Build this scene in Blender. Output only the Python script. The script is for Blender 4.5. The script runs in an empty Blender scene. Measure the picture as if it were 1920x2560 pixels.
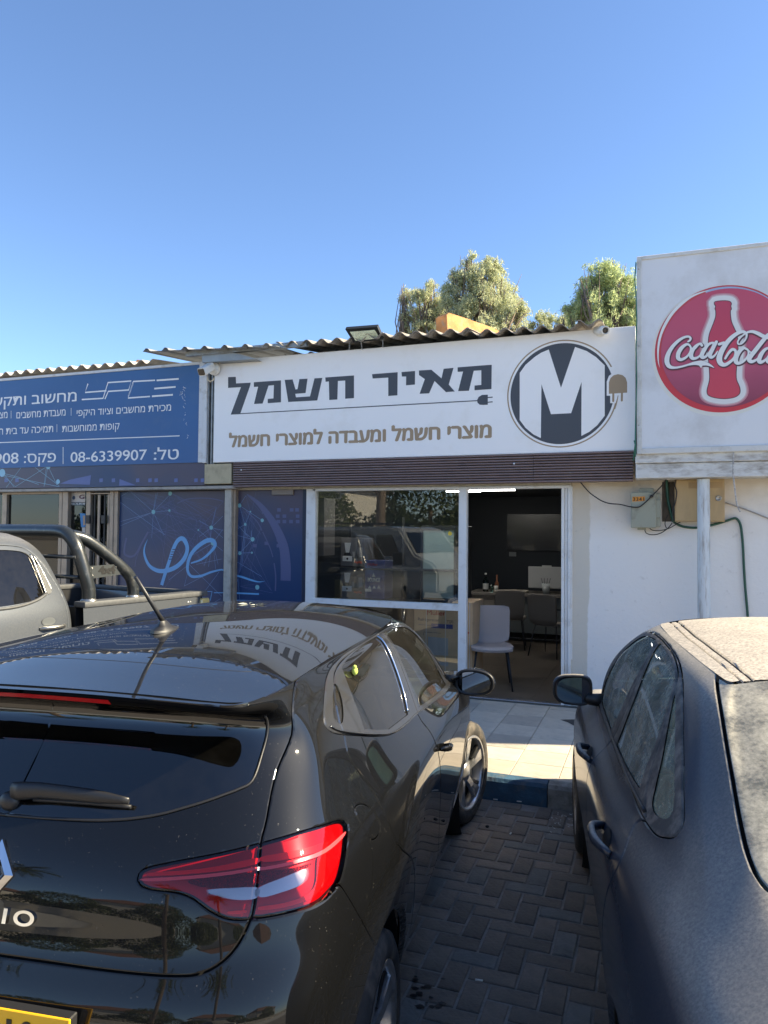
import bpy, bmesh, math, random
import numpy as np
from mathutils import Vector, Matrix
random.seed(7); rng = np.random.default_rng(7)
S = bpy.context.scene
COL = S.collection
# ---------------------------------------------------------------- camera
CAM_H = 1.80
_y, _p, _r, CAM_F = math.radians(-20.156), math.radians(1.72), math.radians(.536), 1823.7
_cy, _sy, _cp, _sp = math.cos(_y), math.sin(_y), math.cos(_p), math.sin(_p)
FW = np.array([_sy*_cp, _cy*_cp, _sp]); _rt = np.array([_cy, -_sy, 0.]); _up = np.cross(_rt, FW)
RT = math.cos(_r)*_rt+math.sin(_r)*_up; UP = -math.sin(_r)*_rt+math.cos(_r)*_up
cam_d = bpy.data.cameras.new('camera'); cam = bpy.data.objects.new('camera', cam_d); COL.objects.link(cam)
cam_d.sensor_fit = 'VERTICAL'; cam_d.sensor_height = 32.0; cam_d.lens = 32.0*CAM_F/2560
cam_d.clip_start = .05; cam_d.clip_end = 2000
cam.matrix_world = Matrix(((RT[0], UP[0], -FW[0], 0), (RT[1], UP[1], -FW[1], 0), (RT[2], UP[2], -FW[2], CAM_H), (0, 0, 0, 1)))
S.camera = cam
# ---------------------------------------------------------------- sky and sun
SUN = np.array([1.33, .41, 1.0]); SUN /= np.linalg.norm(SUN)
W = bpy.data.worlds.new('World'); S.world = W; W.use_nodes = True
nt = W.node_tree; bg = nt.nodes['Background']
sky = nt.nodes.new('ShaderNodeTexSky'); sky.sky_type = 'NISHITA'; sky.sun_disc = False
sky.sun_elevation = math.asin(SUN[2]); sky.sun_rotation = math.atan2(SUN[0], SUN[1])
sky.altitude = 300; sky.air_density = .85; sky.dust_density = .3; sky.ozone_density = 4.5
nt.links.new(sky.outputs[0], bg.inputs[0]); bg.inputs[1].default_value = .098
sl = bpy.data.lights.new('sun', 'SUN'); sl.energy = 5.0; sl.angle = math.radians(.55); sl.color = (1, .86, .60)
so = bpy.data.objects.new('sun', sl); COL.objects.link(so)
so.rotation_euler = Vector(SUN).to_track_quat('Z', 'Y').to_euler()
S.view_settings.view_transform = 'Standard'; S.view_settings.look = 'None'
S.view_settings.exposure = 1.58; S.view_settings.gamma = 1.0
S.cycles.max_bounces = 10; S.cycles.transparent_max_bounces = 24; S.cycles.glossy_bounces = 6
S.cycles.use_denoising = True

def px(x, y, Y):
    """the point at depth Y (metres in front of the camera plane, along the street normal) seen at photo pixel x, y"""
    d = FW+RT*(x-960)/CAM_F-UP*(y-1280)/CAM_F
    t = Y/d[1]
    return np.array([d[0]*t, Y, CAM_H+d[2]*t])
def pz(x, y, z):
    d = FW+RT*(x-960)/CAM_F-UP*(y-1280)/CAM_F
    t = (z-CAM_H)/d[2]
    return np.array([d[0]*t, d[1]*t, z])

# ---------------------------------------------------------------- materials
MATS = {}
def mat(name, col=(.5, .5, .5), rough=.5, metal=0., spec=.5, coat=0., emit=None, estr=1., bump=0., bscale=40., var=0., vscale=6., alpha=1., coat_r=.03, dirt=None, dscale=3., damt=.5, objvar=0., stretch=None, detail=5.):
    """plain principled material with grain (var), bump and blotchy dirt, all in object coordinates"""
    if name in MATS: return MATS[name]
    m = bpy.data.materials.new(name); m.use_nodes = True; n = m.node_tree.nodes; l = m.node_tree.links
    b = n['Principled BSDF']
    b.inputs['Base Color'].default_value = (*col, 1); b.inputs['Roughness'].default_value = rough
    b.inputs['Metallic'].default_value = metal; b.inputs['Specular IOR Level'].default_value = spec
    b.inputs['Coat Weight'].default_value = coat; b.inputs['Coat Roughness'].default_value = coat_r
    if emit: b.inputs['Emission Color'].default_value = (*emit, 1); b.inputs['Emission Strength'].default_value = estr
    tc = None
    def coord():
        nonlocal tc
        if tc is None:
            t = n.new('ShaderNodeTexCoord'); tc = t.outputs['Object']
            if stretch:
                mp = n.new('ShaderNodeMapping'); mp.inputs['Scale'].default_value = stretch
                l.new(tc, mp.inputs[0]); tc = mp.outputs[0]
        return tc
    c = None
    if var or objvar:
        mx = n.new('ShaderNodeHueSaturation'); mx.inputs['Color'].default_value = (*col, 1)
        val = None
        if var:
            t = n.new('ShaderNodeTexNoise'); t.inputs['Scale'].default_value = vscale; t.inputs['Detail'].default_value = detail
            l.new(coord(), t.inputs['Vector'])
            r = n.new('ShaderNodeMapRange'); r.inputs[1].default_value = .25; r.inputs[2].default_value = .75
            r.inputs[3].default_value = 1-var; r.inputs[4].default_value = 1+var; l.new(t.outputs[0], r.inputs[0]); val = r.outputs[0]
        if objvar:
            oi = n.new('ShaderNodeObjectInfo'); r = n.new('ShaderNodeMapRange'); r.inputs[3].default_value = 1-objvar; r.inputs[4].default_value = 1+objvar
            l.new(oi.outputs['Random'], r.inputs[0])
            if val:
                mm = n.new('ShaderNodeMath'); mm.operation = 'MULTIPLY'; l.new(val, mm.inputs[0]); l.new(r.outputs[0], mm.inputs[1]); val = mm.outputs[0]
            else: val = r.outputs[0]
        l.new(val, mx.inputs['Value']); c = mx.outputs[0]
    if dirt:
        t = n.new('ShaderNodeTexNoise'); t.inputs['Scale'].default_value = dscale; t.inputs['Detail'].default_value = 9; t.inputs['Roughness'].default_value = .65
        l.new(coord(), t.inputs['Vector'])
        r = n.new('ShaderNodeMapRange'); r.inputs[1].default_value = .62-.25*damt; r.inputs[2].default_value = .80-.1*damt; l.new(t.outputs[0], r.inputs[0])
        mx = n.new('ShaderNodeMixRGB'); mx.inputs[1].default_value = (*col, 1); mx.inputs[2].default_value = (*dirt, 1)
        if c: l.new(c, mx.inputs[1])
        l.new(r.outputs[0], mx.inputs[0]); c = mx.outputs[0]
    if c: l.new(c, b.inputs['Base Color'])
    if bump:
        t = n.new('ShaderNodeTexNoise'); t.inputs['Scale'].default_value = bscale; t.inputs['Detail'].default_value = 6
        l.new(coord(), t.inputs['Vector'])
        bp = n.new('ShaderNodeBump'); bp.inputs['Strength'].default_value = bump; bp.inputs['Distance'].default_value = .01
        l.new(t.outputs[0], bp.inputs['Height']); l.new(bp.outputs[0], b.inputs['Normal'])
    MATS[name] = m
    return m

def glass_mat(name, tint=(.6, .7, .65), rough=.01, refl=1.0, dust=0., dustcol=(.5, .47, .42), dscale=30.):
    """thin pane: clear or tinted transmission plus fresnel reflection, with an optional film of dust"""
    if name in MATS: return MATS[name]
    m = bpy.data.materials.new(name); m.use_nodes = True; n = m.node_tree.nodes; l = m.node_tree.links
    n.remove(n['Principled BSDF']); out = n['Material Output']
    tr = n.new('ShaderNodeBsdfTransparent'); tr.inputs[0].default_value = (*tint, 1)
    gl = n.new('ShaderNodeBsdfGlossy'); gl.inputs['Roughness'].default_value = rough; gl.inputs[0].default_value = (refl, refl, refl, 1)
    fr = n.new('ShaderNodeFresnel'); fr.inputs[0].default_value = 1.52
    mp = n.new('ShaderNodeMapRange'); mp.inputs[1].default_value = 0; mp.inputs[2].default_value = 1; mp.inputs[3].default_value = .045; mp.inputs[4].default_value = 1.0
    l.new(fr.outputs[0], mp.inputs[0])
    mx = n.new('ShaderNodeMixShader'); l.new(mp.outputs[0], mx.inputs[0]); l.new(tr.outputs[0], mx.inputs[1]); l.new(gl.outputs[0], mx.inputs[2])
    last = mx.outputs[0]
    if dust:
        tc = n.new('ShaderNodeTexCoord'); t = n.new('ShaderNodeTexNoise'); t.inputs['Scale'].default_value = dscale; t.inputs['Detail'].default_value = 8; t.inputs['Roughness'].default_value = .7
        l.new(tc.outputs['Object'], t.inputs['Vector'])
        t2 = n.new('ShaderNodeTexNoise'); t2.inputs['Scale'].default_value = dscale/8; t2.inputs['Detail'].default_value = 5
        l.new(tc.outputs['Object'], t2.inputs['Vector'])
        ad = n.new('ShaderNodeMath'); ad.operation = 'ADD'; l.new(t.outputs[0], ad.inputs[0]); l.new(t2.outputs[0], ad.inputs[1])
        r = n.new('ShaderNodeMapRange'); r.inputs[1].default_value = .7; r.inputs[2].default_value = 1.3; r.inputs[3].default_value = dust*.35; r.inputs[4].default_value = min(1, dust*1.5)
        l.new(ad.outputs[0], r.inputs[0])
        df = n.new('ShaderNodeBsdfDiffuse'); df.inputs[0].default_value = (*dustcol, 1)
        m2 = n.new('ShaderNodeMixShader'); l.new(r.outputs[0], m2.inputs[0]); l.new(last, m2.inputs[1]); l.new(df.outputs[0], m2.inputs[2]); last = m2.outputs[0]
    l.new(last, out.inputs[0]); MATS[name] = m
    return m

def paint_mat(name, col, rough=.05, metal=0., speck=.25, speckcol=(.45, .42, .36), film=0., filmcol=(.42, .38, .32), spscale=170., topfilm=0., coat=1., streaks=0., mscale=95):
    """car paint: lacquer over colour, with dust specks and a film of dust that settles on faces pointing up"""
    if name in MATS: return MATS[name]
    m = bpy.data.materials.new(name); m.use_nodes = True; n = m.node_tree.nodes; l = m.node_tree.links
    b = n['Principled BSDF']; out = n['Material Output']
    b.inputs['Base Color'].default_value = (*col, 1); b.inputs['Roughness'].default_value = .5; b.inputs['Metallic'].default_value = metal
    b.inputs['Coat Weight'].default_value = coat; b.inputs['Coat Roughness'].default_value = rough; b.inputs['Specular IOR Level'].default_value = .05
    tc = n.new('ShaderNodeTexCoord')
    def noise(sc, det=4, ro=.6):
        t = n.new('ShaderNodeTexNoise'); t.inputs['Scale'].default_value = sc; t.inputs['Detail'].default_value = det; t.inputs['Roughness'].default_value = ro
        l.new(tc.outputs['Object'], t.inputs['Vector']); return t.outputs[0]
    def rng_(src, a, c, lo=0., hi=1.):
        r = n.new('ShaderNodeMapRange'); r.inputs[1].default_value = a; r.inputs[2].default_value = c; r.inputs[3].default_value = lo; r.inputs[4].default_value = hi
        l.new(src, r.inputs[0]); return r.outputs[0]
    def math_(op, a, c):
        q = n.new('ShaderNodeMath'); q.operation = op
        for k, v in enumerate((a, c)):
            if isinstance(v, (int, float)): q.inputs[k].default_value = v
            else: l.new(v, q.inputs[k])
        return q.outputs[0]
    sp = rng_(noise(spscale, 2, .5), .70, .77)
    big = rng_(noise(9, 3), .42, .62)
    sp = math_('MULTIPLY', math_('MULTIPLY', sp, big), speck)
    geo = n.new('ShaderNodeNewGeometry'); sx = n.new('ShaderNodeSeparateXYZ'); l.new(geo.outputs['Normal'], sx.inputs[0])
    up = rng_(sx.outputs[2], .55, .97)
    mott = rng_(noise(mscale, 9, .72), .36, .66)
    if streaks: mott = math_('MULTIPLY', mott, rng_(noise(7, 6, .6), .3, .65, 1-streaks, 1.))
    fl = math_('ADD', math_('MULTIPLY', mott, film), math_('MULTIPLY', math_('MULTIPLY', up, rng_(mott, 0, 1, .45, 1.)), topfilm))
    fac = math_('MINIMUM', math_('ADD', sp, fl), 1.)
    df = n.new('ShaderNodeBsdfDiffuse'); df.inputs[0].default_value = (*(filmcol if (film or topfilm) else speckcol), 1)
    mx = n.new('ShaderNodeMixShader'); l.new(fac, mx.inputs[0]); l.new(b.outputs[0], mx.inputs[1]); l.new(df.outputs[0], mx.inputs[2])
    l.new(mx.outputs[0], out.inputs[0]); MATS[name] = m
    return m

# ---------------------------------------------------------------- object helpers
LOCAL = set()
def link(o): COL.objects.link(o); return o
def tag(o, label=None, cat=None, group=None, kind=None):
    if label: o['label'] = label
    if cat: o['category'] = cat
    if group: o['group'] = group
    if kind: o['kind'] = kind
    return o
def empty(name, loc, label=None, cat=None, group=None, rz=0, mw=None):
    o = bpy.data.objects.new(name, None); o.empty_display_size = .1
    o.location = tuple(map(float, loc)); o.rotation_euler = (0, 0, rz)
    if mw is not None: o.matrix_world = mw
    link(o); tag(o, label, cat, group); return o
def wm(o):
    """world matrix of a parent chain without waiting for the depsgraph"""
    m = o.matrix_basis if o.parent is None else wm(o.parent) @ o.matrix_parent_inverse @ o.matrix_basis
    return m

class MB:
    """collects shapes in world (or local) coordinates and links them as one mesh"""
    def __init__(s): s.bm = bmesh.new(); s.uv = None
    def quad(s, pts, mi=0):
        f = s.bm.faces.new([s.bm.verts.new(tuple(map(float, p))) for p in pts]); f.material_index = mi; return f
    def bx(s, x0, y0, z0, x1, y1, z1, mi=0, bev=0., seg=1):
        x0, x1 = sorted((x0, x1)); y0, y1 = sorted((y0, y1)); z0, z1 = sorted((z0, z1))
        g = bmesh.ops.create_cube(s.bm, size=1.)
        for v in g['verts']:
            v.co = ((x0+x1)/2+v.co.x*(x1-x0), (y0+y1)/2+v.co.y*(y1-y0), (z0+z1)/2+v.co.z*(z1-z0))
        fs = set(f for v in g['verts'] for f in v.link_faces)
        for f in fs: f.material_index = mi
        if bev: bmesh.ops.bevel(s.bm, geom=list(set(e for v in g['verts'] for e in v.link_edges)), offset=bev, segments=seg, affect='EDGES', profile=.5, material=-1)
        return s
    def prism(s, pts, d, mi=0, bev=0.):
        """extrude a planar polygon (3D points) by the vector d"""
        vs = [s.bm.verts.new(tuple(map(float, p))) for p in pts]; f = s.bm.faces.new(vs); f.material_index = mi
        r = bmesh.ops.extrude_face_region(s.bm, geom=[f]); nv = [e for e in r['geom'] if isinstance(e, bmesh.types.BMVert)]
        for v in nv: v.co += Vector(tuple(map(float, d)))
        for e in r['geom']:
            if isinstance(e, bmesh.types.BMFace): e.material_index = mi
        for v in nv:
            for f2 in v.link_faces: f2.material_index = mi
        return s
    def tube(s, pts, r, n=8, closed=False, mi=0, caps=True, flat=None):
        P = [Vector(tuple(map(float, p))) for p in pts]; N = len(P)
        rr = r if hasattr(r, '__len__') else [r]*N
        rings = []; ref = None
        for i in range(N):
            t = (P[(i+1) % N]-P[i-1]) if closed else (P[min(i+1, N-1)]-P[max(i-1, 0)])
            if t.length < 1e-9: t = Vector((0, 0, 1))
            t.normalize()
            if ref is None: ref = Vector((0, 0, 1)) if abs(t.z) < .9 else Vector((1, 0, 0))
            a = t.cross(ref)
            if a.length < 1e-6: a = t.cross(Vector((1, 0, 0)))
            a.normalize(); b = a.cross(t).normalized(); ref = b
            ring = []
            for k in range(n):
                th = 2*math.pi*k/n
                ring.append(s.bm.verts.new(P[i]+(a*math.cos(th)*(flat or 1.)+b*math.sin(th))*rr[i]))
            rings.append(ring)
        for i in range(N if closed else N-1):
            A, B = rings[i], rings[(i+1) % N]
            for k in range(n):
                f = s.bm.faces.new((A[k], A[(k+1) % n], B[(k+1) % n], B[k])); f.material_index = mi; f.smooth = True
        if caps and not closed:
            for ring in (rings[0][::-1], rings[-1]):
                f = s.bm.faces.new(ring); f.material_index = mi
        return s
    def lathe(s, c, axis, prof, n=32, mi=0, smooth=True):
        """prof: list of (offset along axis, radius)"""
        c = Vector(tuple(map(float, c))); ax = Vector(tuple(map(float, axis))).normalized()
        a = ax.orthogonal().normalized(); b = ax.cross(a)
        rings = []
        for h, r in prof:
            rings.append([s.bm.verts.new(c+ax*h+(a*math.cos(2*math.pi*k/n)+b*math.sin(2*math.pi*k/n))*max(r, 1e-5)) for k in range(n)])
        for A, B in zip(rings[:-1], rings[1:]):
            for k in range(n):
                f = s.bm.faces.new((A[k], A[(k+1) % n], B[(k+1) % n], B[k])); f.smooth = smooth; f.material_index = mi
        return s
    def ball(s, c, r, sub=2, sc=(1, 1, 1), mi=0):
        g = bmesh.ops.create_icosphere(s.bm, subdivisions=sub, radius=r)
        for v in g['verts']:
            v.co = Vector(tuple(map(float, c)))+Vector((v.co.x*sc[0], v.co.y*sc[1], v.co.z*sc[2]))
            for f in v.link_faces: f.smooth = True; f.material_index = mi
        return s
    def build(s, name, m=None, parent=None, sharp=False, fixn=True, loc=None, auto=None):
        if fixn: bmesh.ops.recalc_face_normals(s.bm, faces=s.bm.faces[:])
        me = bpy.data.meshes.new(name); s.bm.to_mesh(me); s.bm.free()
        for x in (m if isinstance(m, (list, tuple)) else [m]):
            if x: me.materials.append(x)
        return obj(name, me, parent, auto=auto)
def obj(name, me, parent=None, auto=None):
    o = bpy.data.objects.new(name, me); link(o)
    if auto is not None:
        me.polygons.foreach_set('use_smooth', [True]*len(me.polygons))
        try: me.set_sharp_from_angle(angle=math.radians(auto))
        except Exception: pass
    if parent:
        o.parent = parent
        if parent.name in LOCAL: LOCAL.add(o.name)          # children of these are given in the parent's own frame
        else: o.matrix_parent_inverse = wm(parent).inverted()
    return o
def arr_mesh(name, X, T, N=None, m=None, parent=None, smooth=True):
    me = bpy.data.meshes.new(name); me.from_pydata(np.asarray(X, float).tolist(), [], np.asarray(T).tolist()); me.update()
    if smooth: me.polygons.foreach_set('use_smooth', [True]*len(me.polygons))
    if N is not None and len(N) == len(me.vertices): me.normals_split_custom_set_from_vertices(np.asarray(N, float).tolist())
    if m: me.materials.append(m)
    return obj(name, me, parent)
def copy_tree(o, parent=None):
    c = o.copy(); link(c)
    if parent: c.parent = parent
    for ch in [q for q in bpy.data.objects if q.parent == o]: copy_tree(ch, c)
    return c
# ---------------------------------------------------------------- surface engine (numpy)
def _basis(t):
    return np.stack([(1-t)**3/6, (3*t**3-6*t**2+4)/6, (-3*t**3+3*t**2+3*t+1)/6, t**3/6], -1)

class Patch:
    """bicubic B-spline half body: rows bottom to top, columns rear centre -> side -> front centre"""
    def __init__(s, ctrl):
        P = np.array(ctrl, float)
        m = P.copy(); m[..., 1] *= -1
        P = np.concatenate([m[:, 1:2], P, m[:, -2:-1]], 1)
        P = np.concatenate([2*P[:1]-P[1:2], P, 2*P[-1:]-P[-2:-1]], 0)
        s.P = P; s.R = ctrl_rows = len(ctrl); s.C = len(ctrl[0])
    def pos(s, u, v):
        u = np.clip(np.asarray(u, float), 0, s.C-1-1e-9); v = np.clip(np.asarray(v, float), 0, s.R-1-1e-9)
        iu = u.astype(int); iv = v.astype(int)
        bu = _basis(u-iu); bv = _basis(v-iv)
        out = 0
        for a in range(4):
            for b in range(4):
                out = out + (bu[..., a]*bv[..., b])[..., None]*s.P[iv+b, iu+a]
        return out
    def nrm(s, u, v, e=.012):
        du = s.pos(np.minimum(u+e, s.C-1), v)-s.pos(np.maximum(u-e, 0), v)
        dv = s.pos(u, np.minimum(v+e, s.R-1))-s.pos(u, np.maximum(v-e, 0))
        n = np.cross(du, dv)
        return n/np.maximum(np.linalg.norm(n, axis=-1, keepdims=True), 1e-12)
    def grid(s, du=12, dv=8, box=None):
        u0, u1, v0, v1 = box or (0, s.C-1, 0, s.R-1)
        u = np.linspace(u0, u1, int((u1-u0)*du)+1); v = np.linspace(v0, v1, int((v1-v0)*dv)+1)
        U, V = np.meshgrid(u, v); n, m = U.shape
        X = s.pos(U, V).reshape(-1, 3); N = s.nrm(U, V).reshape(-1, 3)
        i = np.arange(n*m).reshape(n, m)
        a, b, c, d = i[:-1, :-1].ravel(), i[:-1, 1:].ravel(), i[1:, 1:].ravel(), i[1:, :-1].ravel()
        T = np.concatenate([np.stack([a, b, c], 1), np.stack([a, c, d], 1)])
        return dict(X=X, N=N, Q=np.stack([U.ravel(), V.ravel()], 1), T=T)

def cut(M, f):
    """insert vertices where the per-vertex field f crosses zero"""
    f = np.where(np.abs(f) < 1e-7, 1e-7, f)
    T = M['T']; S = f > 0
    st = S[T]; k = st.sum(1)
    keep = T[(k == 0) | (k == 3)]
    mix = (k == 1) | (k == 2)
    Tm = T[mix].copy(); sm = st[mix].copy()
    if len(Tm) == 0: return M, f
    two = sm.sum(1) == 2
    lone = np.where(two[:, None], ~sm, sm)      # the vertex that is alone
    j = lone.argmax(1); r = np.arange(len(Tm))
    a, b, c = Tm[r, j], Tm[r, (j+1) % 3], Tm[r, (j+2) % 3]
    n0 = len(M['X'])
    E = np.concatenate([np.sort(np.stack([a, b], 1), 1), np.sort(np.stack([a, c], 1), 1)])
    Eu, inv = np.unique(E, axis=0, return_inverse=True); inv = inv.ravel()
    t = (f[Eu[:, 0]]/(f[Eu[:, 0]]-f[Eu[:, 1]]))[:, None]
    out = {}
    for key in M:
        if key == 'T': continue
        A = M[key]
        tt = t if A.ndim == 2 else t[:, 0]
        out[key] = np.concatenate([A, A[Eu[:, 0]]*(1-tt)+A[Eu[:, 1]]*tt])
    f2 = np.concatenate([f, np.zeros(len(Eu))])
    ab = n0+inv[:len(a)]; ac = n0+inv[len(a):]
    out['T'] = np.concatenate([keep, np.stack([a, ab, ac], 1), np.stack([ab, b, c], 1), np.stack([ab, c, ac], 1)])
    return out, f2

def seg_dist(P, L, closed=True):
    """distance of points P (n,d) to polyline L (m,d)"""
    A = L; B = np.roll(L, -1, 0)
    if not closed: A = L[:-1]; B = L[1:]
    best = np.full(len(P), 1e9)
    for a, b in zip(A, B):
        ab = b-a; q = (ab@ab) or 1e-12
        t = np.clip(((P-a)@ab)/q, 0, 1)
        d = ((P-a-t[:, None]*ab)**2).sum(1)
        best = np.minimum(best, d)
    return np.sqrt(best)

def inside(Q, L):
    x, y = Q[:, 0], Q[:, 1]; r = np.zeros(len(Q), bool)
    for (x0, y0), (x1, y1) in zip(L, np.roll(L, -1, 0)):
        if y0 == y1: continue
        c = ((y0 > y) != (y1 > y)) & (x < (x1-x0)*(y-y0)/(y1-y0)+x0)
        r ^= c
    return r

def smooth_loop(pts, n=6, closed=True):
    """Catmull-Rom through the points; a point given as (x, y, 1) stays a sharp corner"""
    P = [np.array(p[:2], float) for p in pts]; sharp = [len(p) > 2 and p[2] for p in pts]
    N = len(P); out = []
    for i in range(N if closed else N-1):
        p1, p2 = P[i], P[(i+1) % N]
        p0 = P[i-1] if (closed or i > 0) else p1
        p3 = P[(i+2) % N] if (closed or i < N-2) else p2
        if sharp[i]: p0 = p1
        if sharp[(i+1) % N]: p3 = p2
        for k in range(n):
            t = k/n
            out.append(.5*((2*p1)+(-p0+p2)*t+(2*p0-5*p1+4*p2-p3)*t*t+(-p0+3*p1-3*p2+p3)*t**3))
    if not closed: out.append(P[-1])
    return np.array(out)

def sdf(M, patch, loop):
    """signed metric distance (inside negative) of every vertex of M to a loop drawn on the patch"""
    L3 = patch.pos(loop[:, 0], loop[:, 1])
    lo, hi = L3.min(0)-.15, L3.max(0)+.15
    near = ((M['X'] > lo) & (M['X'] < hi)).all(1)
    d = np.full(len(M['X']), .15)
    d[near] = seg_dist(M['X'][near], L3)
    ins = inside(M['Q'], loop)
    return np.where(ins, -d, d)

def submesh(M, mask):
    T = M['T'][mask]; ids, inv = np.unique(T, return_inverse=True)
    out = {k: (M[k][ids] if k != 'T' else inv.reshape(-1, 3)) for k in M}
    return out

def fmean(M, f):
    return f[M['T']].mean(1)

def panel_cut(M, patch, loops, gap=.0025, rnd=.006, depth=.005):
    """cut a mesh along closed loops; returns a list of face labels (0 = outside, k+1 = inside loop k)
    with the gap faces removed and the edges rolled inwards"""
    lab = None
    loops = [np.asarray(l) for l in loops]
    for k, lp in enumerate(loops):
        d = sdf(M, patch, lp)
        M['d'] = d
        for lev in ((gap, rnd, -gap, -rnd) if gap > 0 else (0.,)):
            M, _ = cut(M, M['d']-lev)
        if gap > 0:
            fm = fmean(M, M['d'])
            M = submesh(M, np.abs(fm) > gap)
            w = np.clip((rnd-np.abs(M['d']))/(rnd-gap), 0, 1)
            M['X'] = M['X']-M['N']*(w*w*depth)[:, None]
            # tilt the normals towards the gap
            L3 = patch.pos(lp[:, 0], lp[:, 1])
            sel = np.where(w > .01)[0]
            if len(sel):
                P = M['X'][sel]; A = L3; B = np.roll(L3, -1, 0)
                best = np.full(len(P), 1e9); near = np.zeros_like(P)
                for a, b in zip(A, B):
                    ab = b-a; q = (ab@ab) or 1e-12
                    t = np.clip(((P-a)@ab)/q, 0, 1); c = a+t[:, None]*ab
                    dd = ((P-c)**2).sum(1); m = dd < best
                    best[m] = dd[m]; near[m] = c[m]
                dirn = near-P; dirn /= np.maximum(np.linalg.norm(dirn, axis=1, keepdims=True), 1e-9)
                n = M['N'][sel]+dirn*(w[sel]*1.1)[:, None]
                M['N'][sel] = n/np.linalg.norm(n, axis=1, keepdims=True)
        M['d'] = None; del M['d']
        M['L%d' % k] = sdf(M, patch, lp)
    n = len(M['T']); lab = np.zeros(n, int)
    for k in range(len(loops)):
        fm = fmean(M, M['L%d' % k]); lab[fm < 0] = k+1
    for k in range(len(loops)): del M['L%d' % k]
    return M, lab

def ctrl_rows(rows, side_a, rear=(0, .30, .55, .74, .86), front=(.86, .70, .38, 0)):
    """rows: dicts  ar zr (rear centre), w/z (side tables or scalars), af zf (front centre), rc fc corner depths"""
    n = len(side_a); out = []
    for r in rows:
        w = np.broadcast_to(np.array(r['w'], float), (n,)); z = np.broadcast_to(np.array(r['z'], float), (n,))
        a = np.array(r.get('a', side_a), float)
        row = []
        rc = r.get('rc', .26); zr = r.get('zr', z[0]); zc = r.get('zrc', (zr+z[0])/2)
        ww = r.get('wr', w[0])
        for k, (fl, fa, ft) in enumerate(((0, 0, 0), (.36, .02, .1), (.68, .12, .25), (.88, .40, .6), (.97, .78, .9))):
            row.append((r['ar']+rc*fa, ww*fl, zr*(1-ft)+z[0]*ft if 'zrc' not in r or ft == 0 else (zr+(zc-zr)*min(1, ft*1.6) if ft < .6 else zc*(1-(ft-.6)*1.5)+z[0]*(ft-.6)*1.5)))
        for i in range(n): row.append((a[i], w[i], z[i]))
        fc = r.get('fc', .45); zf = r.get('zf', z[-1]); wf = r.get('wf', w[-1])
        for fl, fa, ft in ((.93, .62, .75), (.74, .25, .35), (.40, .06, .1), (0, 0, 0)):
            row.append((r['af']-fc*fa, wf*fl, zf*(1-ft)+z[-1]*ft))
        out.append(row)
    return out

def pl(xs, ys):
    """smooth 1D interpolation (monotone-ish cubic) returned as a function"""
    xs = np.array(xs, float); ys = np.array(ys, float)
    m = np.gradient(ys, xs)
    def f(x):
        x = np.clip(np.asarray(x, float), xs[0], xs[-1]); i = np.clip(np.searchsorted(xs, x)-1, 0, len(xs)-2)
        h = xs[i+1]-xs[i]; t = (x-xs[i])/h
        return (2*t**3-3*t**2+1)*ys[i]+(t**3-2*t**2+t)*h*m[i]+(-2*t**3+3*t**2)*ys[i+1]+(t**3-t**2)*h*m[i+1]
    return f
# ---------------------------------------------------------------- ground, kerb, pavement
def struct(o, label=None): o['kind'] = 'structure'; return o
g_m = mat('bounce_pale_concrete', (.55, .53, .49), .9, bump=.4, bscale=25, var=.25, vscale=3)  # unseen ground paled to bounce sun onto the shaded facade
mb = MB(); mb.quad([(-400, -400, -.03), (400, -400, -.03), (400, 600, -.03), (-400, 600, -.03)]); struct(mb.build('ground', mat('dry_earth', (.20, .17, .13), .95, var=.2, vscale=.3, bump=.3, bscale=6)))
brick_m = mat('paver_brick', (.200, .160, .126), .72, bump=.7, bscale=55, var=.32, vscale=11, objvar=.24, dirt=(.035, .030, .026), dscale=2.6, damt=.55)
brick_g = mat('paver_brick_grey', (.17, .165, .15), .72, bump=.5, bscale=70, var=.22, vscale=14, objvar=.15, dirt=(.05, .045, .04), dscale=5, damt=.4)
mb = MB(); mb.quad([(-9, -2.6, -.0055), (5, -2.6, -.0055), (5, 4.975, -.0055), (-9, 4.975, -.0055)]); PAVE = struct(mb.build('parking_pavement', mat('joint_sand', (.24, .22, .195), .95, bump=.6, bscale=90, var=.3, vscale=20, dirt=(.06, .055, .05), dscale=2.5, damt=.5)))
def brick_cells():
    for j in range(-75, 20):
        for i in range(-62, 46):
            t = (i+j) % 4
            if t == 0: yield i, j, 2, 1
            elif t == 2: yield i, j, 1, 2
_bx, _by = -.81, 3.055
def mk_brick(w, h, top=.0):
    mb = MB(); e = .0055
    x0, x1, y0, y1 = -w/2+e, w/2-e, -h/2+e, h/2-e; b = .004
    v = [(x0, y0, -.02), (x1, y0, -.02), (x1, y1, -.02), (x0, y1, -.02), (x0, y0, -b), (x1, y0, -b), (x1, y1, -b), (x0, y1, -b), (x0+b, y0+b, 0), (x1-b, y0+b, 0), (x1-b, y1-b, 0), (x0+b, y1-b, 0)]
    vs = [mb.bm.verts.new(p) for p in v]
    for k in range(4):
        for l_ in (0, 4): mb.bm.faces.new((vs[l_+k], vs[l_+(k+1) % 4], vs[l_+4+(k+1) % 4], vs[l_+4+k]))
    mb.bm.faces.new(vs[8:12]); return mb
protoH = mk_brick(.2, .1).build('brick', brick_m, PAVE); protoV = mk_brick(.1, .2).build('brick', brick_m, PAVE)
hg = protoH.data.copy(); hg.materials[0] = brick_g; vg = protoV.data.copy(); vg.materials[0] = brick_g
first = {1: protoV, 2: protoH}; used_p = set(); rest = MB(); nb = 0
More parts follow.
